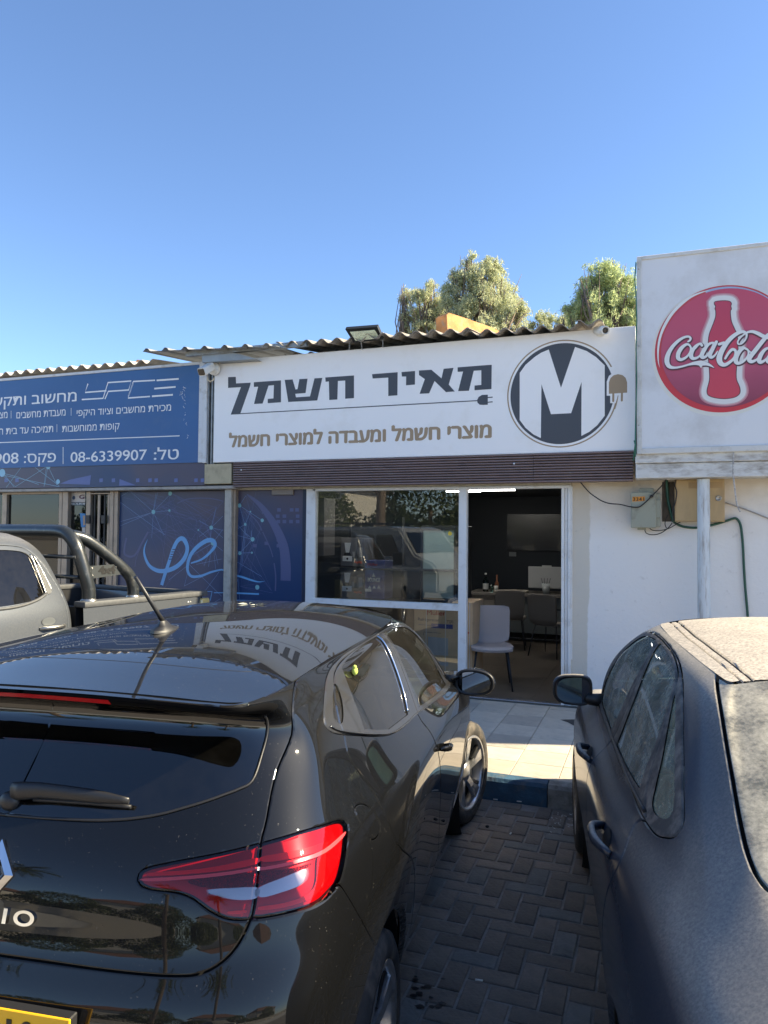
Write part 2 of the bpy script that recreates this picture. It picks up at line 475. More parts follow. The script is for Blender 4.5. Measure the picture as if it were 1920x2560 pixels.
for i, j, w, h in brick_cells():
    cx, cy = _bx+.1*i+.05*w, _by+.1*j+.05*h
    if cy+.05*h > 4.972 or cx < -8.8 or cx > 4.8 or cy < -2.6: continue
    vis = (-1.28 < cx < .03 and 1.62 < cy < 4.98 and cx > -1.28+(2.6-cy)*.25 and cx < .0-(cy-2.4)*.10) and nb < 298
    dz = float(np.clip(rng.normal(0, .0014), -.003, .003))
    if vis:
        gre = rng.random() < .12
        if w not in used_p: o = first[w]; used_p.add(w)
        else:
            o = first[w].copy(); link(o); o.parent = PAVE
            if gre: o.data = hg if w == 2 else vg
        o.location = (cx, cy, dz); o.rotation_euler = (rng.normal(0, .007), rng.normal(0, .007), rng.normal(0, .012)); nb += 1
    else:
        e = .0055; x0, x1, y0, y1 = cx-.05*w+e, cx+.05*w-e, cy-.05*h+e, cy+.05*h-e; b = .004
        V = [(x0, y0, -.012), (x1, y0, -.012), (x1, y1, -.012), (x0, y1, -.012), (x0+b, y0+b, dz), (x1-b, y0+b, dz), (x1-b, y1-b, dz), (x0+b, y1-b, dz)]
        vs = [rest.bm.verts.new(p) for p in V]
        for k in range(4): rest.bm.faces.new((vs[k], vs[(k+1) % 4], vs[4+(k+1) % 4], vs[4+k]))
        rest.bm.faces.new(vs[4:8])
o = rest.build('brick_field', mat('paver_brick_sunlit', (.24, .21, .18), .75, bump=.5, bscale=70, var=.3, vscale=6, dirt=(.10, .09, .08), dscale=3, damt=.3), PAVE, fixn=False); o['kind'] = 'stuff'  # same pavers in a paler, sunlit tone than those between the cars
mb = MB(); mb.quad([(-30, -7.5, -.012), (30, -7.5, -.012), (30, -2.6, -.012), (-30, -2.6, -.012)]); struct(mb.build('dim_reflection_strip', mat('dimmed_asphalt', (.22, .20, .175), .9, bump=.3, bscale=50, var=.2, vscale=1.5)))  # added darker strip, dims the ground mirrored in the black car
mb = MB(); mb.quad([(-120, -90, -.016), (60, -90, -.016), (60, -2.55, -.016), (-120, -2.55, -.016)]); struct(mb.build('road', mat('bounce_pale_asphalt', (.50, .485, .45), .9, bump=.3, bscale=60, var=.2, vscale=1.2)))  # far ground out of view, made pale to throw fill at the shop fronts
for x0, x1, nm in ((-60, -9, 'parking_surface'), (5, 60, 'parking_surface')):
    mb = MB(); mb.quad([(x0, -7, -.014), (x1, -7, -.014), (x1, 4.975, -.014), (x0, 4.975, -.014)]); struct(mb.build(nm, g_m))
# kerb stones
kb = mat('blue_kerb_paint', (.030, .085, .145), .7, bump=.5, bscale=45, var=.35, vscale=10, dirt=(.13, .125, .11), dscale=9, damt=.42)
kc = mat('bare_kerb_concrete', (.26, .25, .225), .9, bump=.7, bscale=50, var=.35, vscale=16, dirt=(.10, .09, .08), dscale=14, damt=.5)
KERB = struct(empty('kerb', (0, 5.0, 0)))
x = -.655; k = 0
xs = [-.655-.5*i for i in range(22, 0, -1)]+[-.655]+[-.655+.5*i for i in range(1, 12)]
for a, b in zip(xs[:-1], xs[1:]):
    mb = MB(); e = .004; d = rng.normal(0, .003)
    mb.prism([(a+e, 4.978+d, -.05), (a+e, 4.986+d, .115), (a+e, 5.002+d, .138), (a+e, 5.098, .141), (a+e, 5.098, -.05)], (b-a-2*e, 0, 0))
    o = mb.build('kerb_stone', kb if a < -.7 else kc, KERB)
# raised pavement with tiles
mb = MB(); mb.bx(-30, 5.101, -.05, 30, 7.30, .128); SW = struct(mb.build('pavement', mat('tile_bed', (.12, .11, .10), .95, bump=.4, bscale=60)))
tile_ms = [mat('concrete_tile_%s' % n, c, .62, bump=.25, bscale=18, var=.16, vscale=5, objvar=.10, dirt=dd, dscale=3.5, damt=.42) for n, c, dd in (('warm', (.50, .435, .35), (.30, .27, .23)), ('grey', (.46, .41, .345), (.26, .24, .21)), ('pale', (.53, .47, .385), (.33, .30, .26)))]
def mk_tile(w, h):
    mb = MB(); mb.bx(-w/2+.0022, -h/2+.0022, -.025, w/2-.0022, h/2-.0022, 0, 0, .0018, 1); return mb
tp = {}
ys = [5.10, 5.41, 5.735, 6.10, 6.45, 6.80, 7.15, 7.305]
for r, (ya, yb) in enumerate(zip(ys[:-1], ys[1:])):
    for c in range(-14, 8):
        xa = -.60+.33*c; key = (r in (0,), round(yb-ya, 3))
        if key not in tp: tp[key] = mk_tile(.33, yb-ya).build('tile', tile_ms[0], SW); o = tp[key]
        else: o = tp[key].copy(); link(o)
        o.parent = SW
        if rng.random() < .6:
            m2 = tile_ms[int(rng.integers(1, 3))]
            kk = (key, m2.name)
            if kk not in tp: d = tp[key].data.copy(); d.materials[0] = m2; tp[kk] = d
            o.data = tp[kk]
        o.location = (xa+.165, (ya+yb)/2, .140+rng.normal(0, .0007)); o.rotation_euler = (rng.normal(0, .002), rng.normal(0, .002), 0)
# broken patch by the saloon's wing and litter
mb = MB()
c = pz(1448, 1804, .1415)
mb.quad([pz(1400, 1799, .1432), pz(1452, 1798, .1432), pz(1447, 1806, .1432), pz(1440, 1817, .1432), pz(1420, 1806, .1432)]); mb.build('broken_tile_hole', mat('rubble_dark', (.06, .055, .05), .95, bump=1., bscale=120), SW, fixn=False)
for nm, lb, xy, z, l_, col in (('cigarette_butt', 'white cigarette end by the blue kerb, nearest the hatchback tyre', (1233, 1998), .004, .03, (.7, .7, .66)), ('cigarette_butt', 'white cigarette end by the blue kerb, right of the other one', (1292, 2003), .004, .032, (.7, .7, .66)), ('cigarette_butt', 'small white cigarette end on the brick paving halfway between the two cars', (1274, 2086), .004, .026, (.7, .68, .62)), ('cigarette_butt', 'pale cigarette end on the bricks near the bottom of the photo', (1188, 2449), .004, .03, (.55, .54, .5))):
    p = pz(*xy, z+.003); a = rng.uniform(0, 3.14) if xy[0] == 1274 else .15
    mb = MB(); mb.tube([p, p+np.array([math.cos(a)*l_, math.sin(a)*l_, 0])], .0038, 8); tag(mb.build(nm, mat('filter_white', col, .8)), lb, 'cigarette end', 'litter between the cars')
p = pz(1218, 2066, .008); mb = MB(); mb.ball(p, .011, 2, (1.1, 1, .7)); tag(mb.build('pebble', mat('dark_pebble', (.02, .02, .02), .8)), 'small black pebble lying on the brick paving by the front tyre', 'pebble')
# paper shreds in front of the bare kerb stone: one could not count them
mb = MB()
for _ in range(130):
    q = np.array([rng.uniform(-.62, -.30), 4.5+rng.beta(2, 1.6)*.46, .004]); a = rng.uniform(0, 3.14); l_ = rng.uniform(.003, .012); w_ = rng.uniform(.001, .003)
    d = np.array([math.cos(a), math.sin(a), 0]); n = np.array([-d[1], d[0], 0])
    mb.quad([q+d*l_+n*w_, q-d*l_+n*w_, q-d*l_-n*w_+[0, 0, .002], q+d*l_-n*w_+[0, 0, .001]])
tag(mb.build('paper_shreds', mat('shred_white', (.5, .5, .47), .9), fixn=False), 'white paper shreds scattered on bricks before the bare kerb stone', 'litter', kind='stuff')
# oil stains: thin dark film on the bricks is part of the brick material's dirt; a few blots near the rear wheel
mb = MB()
for _ in range(16):
    q = pz(rng.uniform(1030, 1110), rng.uniform(2440, 2540), .0035); r0 = rng.uniform(.006, .022)
    mb.quad([q+np.array([math.cos(t)*r0*rng.uniform(.6, 1.2), math.sin(t)*r0*.7*rng.uniform(.6, 1.2), 0]) for t in np.linspace(0, 6.28, 10, False)])
tag(mb.build('oil_blots', mat('oil', (.012, .010, .010), .35), fixn=False), 'dark oil blots on the bricks beside the hatchback rear wheel', 'stain', kind='stuff')
# ---------------------------------------------------------------- facade helpers
YG, YS = 7.33, 7.15          # glazing plane, sign plane
def rect(mb, xa, ya, xb, yb, Y, depth=.02, mi=0, bev=0.):
    P, Q = px(xa, ya, Y), px(xb, yb, Y)
    return mb.bx(P[0], Y, P[2], Q[0], Y+depth, Q[2], mi, bev)
def R(name, m, parent, xa, ya, xb, yb, Y, depth=.02, bev=0.):
    return rect(MB(), xa, ya, xb, yb, Y, depth, 0, bev).build(name, m, parent)
def poly(mb, pts, Y, mi=0):
    return mb.quad([px(x, y, Y) for x, y in pts], mi)
def conv(f, pts): return [f(*p) for p in pts]
Z2 = lambda x, y: (520+x/2.592, 780+y/2.592)
Z3 = lambda x, y: (1060+x/3.072, 780+y/3.072)
Z1 = lambda x, y: (x/2.592, 860+y/2.592)
ZC = lambda x, y: (1620+x/5.53, 700+y/5.53)
ZP = lambda x, y: (280+x/3.318, 1200+y/3.318)
_lay = 0
def stroke(mb, pts, w, Y, closed=False, n=6, mi=0, caps=True):
    """flat ribbon through photo points; w = width in photo pixels (scalar or list)"""
    P = np.array([px(x, y, Y) for x, y in pts]); w = np.broadcast_to(np.array(w, float), (len(P),))*Y/CAM_F*1.02
    L = smooth_loop([tuple(p) for p in P[:, [0, 2]]], n, closed) if n > 1 else P[:, [0, 2]]
    global _lay; _lay = (_lay+1) % 23; yo = -_lay*.00003
    m = len(L); t = np.linspace(0, len(P) if closed else len(P)-1, m, endpoint=not closed)
    W_ = np.interp(t, np.arange(len(P)+1), np.append(w, w[0])) if closed else np.interp(t, np.arange(len(P)), w)
    T = (np.roll(L, -1, 0)-np.roll(L, 1, 0)) if closed else np.gradient(L, axis=0)
    T /= np.maximum(np.linalg.norm(T, axis=1, keepdims=True), 1e-9); N = np.stack([-T[:, 1], T[:, 0]], 1)
    A, B = L+N*W_[:, None]/2, L-N*W_[:, None]/2
    rp = np.linspace(0, -.00025, m); va = [mb.bm.verts.new((a[0], Y+yo+q, a[1])) for a, q in zip(A, rp)]; vb = [mb.bm.verts.new((b[0], Y+yo+q, b[1])) for b, q in zip(B, rp)]
    for k in range(m if closed else m-1):
        f = mb.bm.faces.new((va[k], va[(k+1) % m], vb[(k+1) % m], vb[k])); f.material_index = mi
    if caps and not closed:
        for e, s_ in ((0, -1), (m-1, 1)):
            c = L[e]; r = W_[e]/2
            if r < 1e-4: continue
            a0 = math.atan2(T[e][1], T[e][0])
            f = mb.bm.faces.new([mb.bm.verts.new((c[0]+r*math.cos(a0+s_*th), Y+yo-.0003, c[1]+r*math.sin(a0+s_*th))) for th in np.linspace(-math.pi/2 if s_ > 0 else math.pi/2, math.pi/2 if s_ > 0 else -math.pi/2, 9)] if s_ > 0 else [mb.bm.verts.new((c[0]+r*math.cos(a0+math.pi+th), Y+yo-.0003, c[1]+r*math.sin(a0+math.pi+th))) for th in np.linspace(-math.pi/2, math.pi/2, 9)]); f.material_index = mi
def disc(mb, c, r, Y, n=48, a0=0, a1=2*math.pi, mi=0, hole=0.):
    if hole:
        A = [mb.bm.verts.new((c[0]+r*math.cos(t), Y, c[1]+r*math.sin(t))) for t in np.linspace(a0, a1, n+1)]; B = [mb.bm.verts.new((c[0]+hole*math.cos(t), Y, c[1]+hole*math.sin(t))) for t in np.linspace(a0, a1, n+1)]
        for k in range(n): mb.bm.faces.new((A[k], A[k+1], B[k+1], B[k])).material_index = mi
    else: mb.bm.faces.new([mb.bm.verts.new((c[0]+r*math.cos(t), Y, c[1]+r*math.sin(t))) for t in np.linspace(0, 2*math.pi, n, False)]).material_index = mi
HEB = lambda s: s[::-1]
def text(name, s, m, parent, xl, xr, yb, ht, Y, bold=.0, space=1., ext=.0, slope=None, ref=None):
    """lettering fitted between photo x = xl and xr, on the base line yb (at xr), of letter height ht (photo px)"""
    cu = bpy.data.curves.new('t', 'FONT'); cu.body = s; cu.size = 1; cu.offset = 0; cu.extrude = ext; cu.space_character = space
    o = bpy.data.objects.new('t', cu); me = bpy.data.meshes.new_from_object(o)
    if '\u05d3' in s:      # this glyph is two crossing rectangles: lay them as two quads
        cu.fill_mode = 'NONE'; ml = bpy.data.meshes.new_from_object(o); bml = bmesh.new(); bml.from_mesh(ml); seen = set(); R4 = []
        for v in bml.verts:
            if v in seen: continue
            comp, st_ = [], [v]
            while st_:
                q_ = st_.pop()
                if q_ in seen: continue
                seen.add(q_); comp.append(q_); st_ += [e.other_vert(q_) for e in q_.link_edges]
            if len(comp) == 4: R4.append((min(c.co.x for c in comp), max(c.co.x for c in comp), min(c.co.y for c in comp), max(c.co.y for c in comp)))
        bmf = bmesh.new(); bmf.from_mesh(me)
        for i_, A4 in enumerate(R4):
            for B4 in R4[i_+1:]:
                if A4[0] < B4[1] and B4[0] < A4[1] and A4[2] < B4[3] and B4[2] < A4[3]:
                    lo, hi = min(A4[0], B4[0])-.004, max(A4[1], B4[1])+.004
                    bmesh.ops.delete(bmf, geom=[v for v in bmf.verts if lo <= v.co.x <= hi], context='VERTS')
                    for k_, C4 in enumerate((A4, B4)): bmf.faces.new([bmf.verts.new((x_, y_, 0)) for x_, y_ in ((C4[0], C4[2]), (C4[1], C4[2]), (C4[1], C4[3]), (C4[0], C4[3]))])
        bmf.to_mesh(me); bmf.free(); bml.free()
    cu2 = bpy.data.curves.new('t', 'FONT'); cu2.body = ref or 'H'; cu2.size = 1; cu2.offset = bold; o2 = bpy.data.objects.new('t', cu2); m2 = bpy.data.meshes.new_from_object(o2)
    zs = [v.co.y for v in m2.vertices]; h0, h1 = min(zs), max(zs)
    bpy.data.objects.remove(o); bpy.data.objects.remove(o2)
    xs = [v.co.x for v in me.vertices]; a, b = min(xs), max(xs)
    PR = px(xr, yb, Y); PT = px(xr, yb-ht, Y); PL_ = px(xl, yb, Y)
    sx = (PR[0]-PL_[0])/(b-a); sz = (PT[2]-PR[2])/(h1-h0)
    me.transform(Matrix([[sx, 0, 0, PL_[0]-a*sx], [0, 0, -1, Y], [0, sz, 0, PR[2]-h0*sz], [0, 0, 0, 1]]))
    me.materials.append(m)
    bms = bmesh.new(); bms.from_mesh(me); bmesh.ops.split_edges(bms, edges=bms.edges[:])
    for k_, f_ in enumerate(bms.faces):
        for v_ in f_.verts: v_.co.y -= (k_ % 17)*.000012
    bms.to_mesh(me); bms.free()
    if bold:
        bmx = bmesh.new()
        for k_, (dx, dz) in enumerate(((-1, 0), (1, 0), (0, .6), (0, -.6))):
            me2 = me.copy(); me2.transform(Matrix.Translation((dx*bold*sx*.9, -.00022*(k_+1), dz*bold*sz*.9))); bmx.from_mesh(me2)
        bmx.to_mesh(me); bmx.free()
    return obj(name, me, parent)

white_pvc = mat('sign_white', (.88, .88, .88), .4, dirt=(.80, .79, .76), dscale=2.2, damt=.25)
charcoal = mat('sign_charcoal', (.062, .070, .085), .45); gold = mat('sign_gold', (.36, .265, .165), .45)
alu_white = mat('white_aluminium', (.72, .73, .73), .38, dirt=(.52, .50, .46), dscale=7, damt=.35)
alu_grey = mat('galvanised', (.30, .31, .31), .45, .7, var=.15, vscale=8, dirt=(.16, .15, .14), dscale=12)
bronze = mat('anodised_bronze', (.33, .26, .20), .4, .35, dirt=(.20, .17, .14), dscale=9)
pale_frame = mat('greige_frame', (.42, .40, .36), .5, dirt=(.25, .23, .20), dscale=9, damt=.5)

# ---------------------------------------------------------------- the appliance shop
SHOP = empty('shop_building', (px(1090, 1745, YG)[0], YG, .14), 'single storey electrical shop with a large white framed window and an open doorway', 'shop', None)
zt = px(1403, 1218, YG)[2]
xL, xR = px(767, 1227, YG)[0], px(1403, 1500, YG)[0]
xd = px(1156, 1400, YG)[0]
FR = []
R('window_frame', alu_white, SHOP, 766, 1222, 782, 1760, YG-.03, .08, .003)
def bar(name, xa, ya, xb, yb, Y=YG-.03, d=.075, m=alu_white, par=None, bev=.003): return R(name, m, par or SHOP, xa, ya, xb, yb, Y, d, bev)
P1 = px(782, 1221, YG-.03); P2 = px(1147, 1224, YG-.03)
zr = [px(1144.5, y, YG-.03)[2] for y in (1510.5, 1527.5)]
x782, x1147, x1166 = P1[0], P2[0], px(1165.5, 1400, YG-.03)[0]
mb = MB(); mb.bx(x782, YG-.03, px(782, 1221.5, YG)[2], x1147, YG+.045, px(782, 1228.5, YG)[2], 0, .003); mb.build('window_frame', alu_white, SHOP)
mb = MB(); mb.bx(x782, YG-.035, zr[1], x1147, YG+.045, zr[0], 0, .004); mb.build('window_rail', alu_white, SHOP)
mb = MB(); mb.bx(x1147, YG-.032, .15, x1166, YG+.05, px(1156, 1217, YG)[2], 0, .004); mb.build('door_jamb', alu_white, SHOP)
mb = MB(); mb.bx(x1166, YG-.03, px(1300, 1222, YG)[2]-.0, px(1428, 1400, YG)[0], YG+.05, px(1300, 1215, YG)[2], 0, .003); mb.build('door_head', alu_white, SHOP)
xa = px(1403.5, 1450, YG)[0]; xb = px(1428, 1450, YG)[0]; w = (xb-xa)/3
for k in range(3):
    mb = MB(); mb.bx(xa+w*k+.001, YG-.03+.014*(k == 1), .15, xa+w*(k+1)-.001, YG+.06, px(1300, 1222, YG)[2], 0, .004); mb.build('sliding_track', alu_white, SHOP)
gls = glass_mat('shop_glass', (.86, .88, .87), .004, .6, dust=.010, dustcol=(.6, .6, .58))
mb = MB(); mb.bx(x782, YG+.005, zr[0], x1147, YG+.011, px(782, 1228.5, YG)[2]); mb.build('window_pane', gls, SHOP)
mb = MB(); mb.bx(x782, YG+.005, .16, x1147, YG+.011, zr[1]); mb.build('window_pane', gls, SHOP)
mb = MB(); mb.bx(x1166, YG-.02, .138, xa, YG+.06, .156, 0, .003); mb.build('threshold', mat('worn_steel_strip', (.62, .63, .68), .25, .9), SHOP)
mb = MB(); mb.bx(x1166-.9, YG-.055, .142, xb+.1, YG-.028, .155); mb.build('step_edge', mat('dark_grout', (.10, .10, .09), .9, bump=.5, bscale=80), SHOP)
# room
navy = mat('navy_wall', (.004, .009, .016), .6); floor_m = mat('shop_floor', (.13, .105, .082), .28, var=.25, vscale=2.2, dirt=(.10, .08, .065), dscale=3, bump=.05)
xw0, xw1, yb_ = px(774, 1400, YG)[0]-.02, .75, 12.6
for nm, a in (('back_wall', (xw0-.1, yb_, .14, xw1+.1, yb_+.12, 2.75)), ('side_wall', (xw0-.12, YG+.05, .14, xw0, yb_, 2.75)), ('side_wall', (xw1, YG+.2, .14, xw1+.12, yb_, 2.75))):
    mb = MB(); mb.bx(*a); mb.build(nm, navy, SHOP)
mb = MB(); mb.bx(xw0, YG-.028, .02, xw1, yb_, .1495); mb.build('shop_floor', floor_m, SHOP)
mb = MB(); mb.bx(xw0, YG+.05, 2.46, xw1, yb_, 2.56); mb.build('ceiling', mat('dark_ceiling', (.10, .11, .12), .8), SHOP)
fl = MB()
for k in range(11):
    for j in range(9): fl.bx(xw0+.05+.6*k+.002, YG+.08+.6*j+.002, .1496, xw0+.05+.6*k+.598, YG+.08+.6*j+.598, .1525)
o = fl.build('floor_tiles', floor_m, SHOP); o['kind'] = 'stuff'
lit = mat('ceiling_panel_light', (.9, .9, .9), .5, emit=(1., .98, .94), estr=5.)
a, b = pz(1179, 1224, 2.45), pz(1294, 1229, 2.45)
mb = MB(); mb.bx(a[0], a[1]-.12, 2.435, b[0]+.05, a[1]+.12, 2.459); mb.build('ceiling_light_or_fill', lit, SHOP)
for (lx, ly) in ((-2.9, 10.6), (-.5, 10.8)):
    mb = MB(); mb.bx(lx, ly, 2.44, lx+.5, ly+.14, 2.459); mb.build('ceiling_light_or_fill', lit, SHOP)
mb = MB(); mb.lathe((-2.35, 9.3, 2.44), (0, 0, -1), [(0, .03), (.05, .028), (.05, 0)], 16); mb.build('spot_light', mat('spot_lit', (1, 1, 1), .5, emit=(1, .96, .85), estr=10), SHOP)
# plaster wall on the right, with the yellowed strip beside the door
pl_m = bpy.data.materials.new('patched_plaster'); pl_m.use_nodes = True; _n = pl_m.node_tree.nodes; _l = pl_m.node_tree.links; _b = _n['Principled BSDF']; _b.inputs['Roughness'].default_value = .88
def _N(t, **k):
    q = _n.new(t)
    for a_, v in k.items(): q.inputs[a_].default_value = v
    return q
_tc = _N('ShaderNodeTexCoord'); _n1 = _N('ShaderNodeTexNoise', Scale=9., Detail=10., Roughness=.7); _n2 = _N('ShaderNodeTexNoise', Scale=2.0, Detail=8.); _l.new(_tc.outputs['Object'], _n1.inputs[0]); _l.new(_tc.outputs['Object'], _n2.inputs[0])
_sx = _N('ShaderNodeSeparateXYZ'); _l.new(_tc.outputs['Object'], _sx.inputs[0])
_edge = _N('ShaderNodeMath'); _edge.operation = 'MULTIPLY_ADD'; _l.new(_n2.outputs[0], _edge.inputs[0]); _edge.inputs[1].default_value = .20; _edge.inputs[2].default_value = px(1473, 1400, YG)[0]-.10
_lt = _N('ShaderNodeMath'); _lt.operation = 'SUBTRACT'; _l.new(_edge.outputs[0], _lt.inputs[0]); _l.new(_sx.outputs[0], _lt.inputs[1])
_sm = _N('ShaderNodeMapRange'); _sm.inputs[1].default_value = 0; _sm.inputs[2].default_value = .012; _l.new(_lt.outputs[0], _sm.inputs[0])
_c0 = _N('ShaderNodeMixRGB'); _c0.inputs[1].default_value = (.78, .77, .75, 1); _c0.inputs[2].default_value = (.62, .58, .50, 1); _l.new(_sm.outputs[0], _c0.inputs[0])
# upper zone mixed towards tan
_up = _N('ShaderNodeMapRange'); _up.inputs[1].default_value = 1.75; _up.inputs[2].default_value = 2.3; _l.new(_sx.outputs[2], _up.inputs[0])
_um = _N('ShaderNodeMath'); _um.operation = 'MULTIPLY'; _um.use_clamp = True; _l.new(_up.outputs[0], _um.inputs[0]); _m3 = _N('ShaderNodeMapRange'); _m3.inputs[1].default_value = .3; _m3.inputs[2].default_value = .65; _m3.inputs[3].default_value = .35; _l.new(_n2.outputs[0], _m3.inputs[0]); _l.new(_m3.outputs[0], _um.inputs[1])
_c1 = _N('ShaderNodeMixRGB'); _c1.inputs[2].default_value = (.56, .46, .33, 1); _l.new(_um.outputs[0], _c1.inputs[0]); _l.new(_c0.outputs[0], _c1.inputs[1])
_st = _N('ShaderNodeMapRange'); _st.inputs[1].default_value = .60; _st.inputs[2].default_value = .72; _st.inputs[4].default_value = .42; _l.new(_n1.outputs[0], _st.inputs[0])
_c2 = _N('ShaderNodeMixRGB'); _c2.inputs[2].default_value = (.36, .33, .29, 1); _l.new(_st.outputs[0], _c2.inputs[0]); _l.new(_c1.outputs[0], _c2.inputs[1]); _l.new(_c2.outputs[0], _b.inputs[0])
_bp = _N('ShaderNodeBump', Strength=.35, Distance=.02); _l.new(_n1.outputs[0], _bp.inputs['Height']); _l.new(_bp.outputs[0], _b.inputs['Normal'])
mb = MB(); mb.bx(xb, YG-.005, 0, 9, YG+.14, 2.62); mb.build('plaster_wall', pl_m, SHOP)
mb = MB(); mb.bx(xb, YG-.020, .6, xb+.012, YG-.004, 2.28); mb.build('jamb_strip', alu_white, SHOP)
# concrete lintel behind the shutter slats and sign
mb = MB(); mb.bx(px(585, 1221, YG)[0], YG-.02, px(1300, 1216, YG)[2], xb-.002, YG+.14, 2.62); mb.build('lintel', mat('cream_metal', (.50, .47, .40), .6, dirt=(.3, .27, .22), dscale=10), SHOP)
mb = MB(); mb.bx(px(537, 904, YS)[0]+.02, YS+.10, 2.62, 3.5, YG+.14, 3.70); mb.build('parapet', mat('raw_block', (.34, .32, .29), .9), SHOP)
mb = MB(); mb.bx(xw0-.12, YG+.14, 2.63, 9, 13, 2.75); mb.build('roof_slab', mat('raw_block'), SHOP)
# ------------------------------------------------ ribbed shutter-like cladding: each slat a part
slat_m = mat('maroon_slat', (.205, .150, .145), .5, var=.12, vscale=9, dirt=(.26, .23, .22), dscale=11, damt=.22, objvar=.08)
CL = empty('slat_cladding', px(960, 1212, YS), 'dark maroon ribbed slat cladding running under the white shop sign', 'cladding')
zb, ztp = px(1586, 1203.5, YS)[2], px(1581, 1126, YS)[2]
xl_, xm, xr_ = px(584, 1190, YS)[0], px(1334, 1160, YS)[0], px(1583, 1160, YS)[0]
nsl = 11; hh = (ztp-zb)/nsl
for (p0, p1, off, tl) in ((xl_, xm, 0, 0.0), (xm+.004, xr_, .012, .004)):
    for k in range(nsl):
        z0 = zb+hh*k; mb = MB(); y = YS-.01-off*.5
        mb.prism([(p0, y+.03, z0+.001), (p0, y+.010, z0+.003), (p0, y-.004, z0+hh*.35), (p0, y-.002, z0+hh*.74), (p0, y+.018, z0+hh*.80), (p0, y+.03, z0+hh)], (p1-p0, 0, 0))
        bmv = mb.bm.verts
        for v in bmv: v.co.z += (-.012*math.sin(max(0, (v.co.x-xl_)/(xm-xl_))*3.1) if p0 == xl_ else 0)+tl*0
        mb.build('slat', slat_m, CL)
R('cladding_back', mat('slat_gap', (.012, .012, .014), .8), CL, 585, 1161, 1582, 1204, YS+.03, .02)
for xy in ((603, 1175), (1285, 1159)):
    mb = MB(); mb.ball(px(*xy, YS-.018), .010, 2, (1, .5, 1)); mb.build('screw', alu_white, CL)
# ------------------------------------------------ white sign
SG = empty('shop_sign', px(1060, 1140, YS), 'long white shop sign with dark lettering and a round letter M plug emblem', 'sign')
A_, B_ = px(537, 904, YS), px(1589, 1126, YS)
mb = MB(); mb.bx(A_[0], YS, B_[2], B_[0], YS+.09, A_[2]+.004, 0, .004); mb.build('sign_panel', white_pvc, SG)
y1 = YS-.0012; y2 = YS-.0024; y3 = YS-.0036
big = [conv(Z2, [(130, 422), (180, 420), (182, 463), (277, 458), (272, 480), (208, 662), (147, 665), (213, 487), (130, 492)]),
 conv(Z2, [(297, 455), (473, 443), (473, 585), (387, 591), (387, 563), (424, 560), (427, 474), (392, 477), (354, 593), (298, 596), (325, 484), (297, 486)]),
 conv(Z2, [(497, 440), (548, 437), (567, 502), (580, 500), (592, 435), (645, 432), (632, 525), (565, 530), (570, 553), (661, 547), (690, 430), (741, 427), (708, 573), (520, 583)]),
 conv(Z2, [(760, 424), (946, 411), (946, 558), (889, 562), (889, 444), (842, 447), (838, 567), (786, 570), (783, 450), (762, 452)]),
 conv(Z2, [(1063, 403), (1229, 390), (1227, 540), (1168, 544), (1168, 425), (1067, 431)]),
 conv(Z2, [(1254, 389), (1342, 382), (1341, 470), (1283, 475), (1284, 418), (1256, 418)]),
 conv(Z2, [(1367, 379), (1447, 374), (1513, 430), (1527, 368), (1591, 362), (1560, 470), (1599, 515), (1542, 519), (1468, 447), (1433, 527), (1371, 530), (1405, 435), (1367, 408)]),
 conv(Z3, [(258, 425), (520, 405), (518, 592), (388, 601), (388, 565), (440, 560), (440, 447), (382, 451), (345, 605), (262, 608), (300, 457), (258, 460)])]
for pts in big:
    mb = MB(); poly(mb, pts, y1); mb.build('sign_letter', charcoal, SG, fixn=False)
mb = MB(); stroke(mb, [Z2(206, 659), Z3(408, 681)], 2.6, y1, n=1, caps=False)
poly(mb, conv(Z3, [(490, 635), (445, 637), (420, 652), (408, 675), (410, 696), (428, 712), (455, 714), (490, 712)]), y1)
stroke(mb, conv(Z3, [(489, 657), (527, 654)]), 2.6, y1, n=1, caps=False); stroke(mb, conv(Z3, [(489, 693), (527, 690)]), 2.6, y1, n=1, caps=False); mb.build('plug_underline', charcoal, SG, fixn=False)
text('sign_text', HEB('מוצרי חשמל ומעבדה למוצרי חשמל'), gold, SG, 574, 1227, 1096, 37, y1, bold=.05, ref='מ')
ctr = px(1060+1062/3.072, 780+627/3.072, YS)
top_ = px(1060+1070/3.072, 780+213/3.072, YS); bot_ = px(1060+1050/3.072, 780+1041/3.072, YS); lf = px(1060+639/3.072, 780+627/3.072, YS)
rr = (top_[2]-bot_[2])/2; cc = (lf[0]+rr, (top_[2]+bot_[2])/2)
mb = MB(); disc(mb, cc, rr, y1, 90, math.radians(26), math.radians(356), 0, rr*.976); mb.build('emblem_ring', gold, SG, fixn=False)
mb = MB(); disc(mb, cc, rr*.937, y1, 96); mb.build('emblem_disc', charcoal, SG, fixn=False)
Mp = conv(Z3, [(735, 468), (780, 405), (850, 345), (900, 312), (958, 288), (1052, 582), (1160, 268), (1250, 300), (1320, 345), (1388, 410), (1388, 797), (1330, 870), (1270, 920), (1208, 952), (1210, 537), (1130, 777), (975, 785), (902, 555), (897, 968), (840, 940), (780, 890), (735, 830)])
mb = MB(); poly(mb, Mp, y2); mb.build('emblem_letter', white_pvc, SG, fixn=False)
mb = MB(); poly(mb, conv(Z3, [(1403, 643), (1403, 535), (1420, 490), (1460, 463), (1500, 460), (1550, 475), (1580, 520), (1580, 640), (1540, 700), (1430, 700), (1430, 643)]), y2); mb.build('emblem_halo', white_pvc, SG, fixn=False)
mb = MB(); poly(mb, conv(Z3, [(1420, 628), (1420, 540), (1432, 508), (1455, 487), (1490, 477), (1525, 485), (1548, 505), (1560, 540), (1560, 619)]), y3)
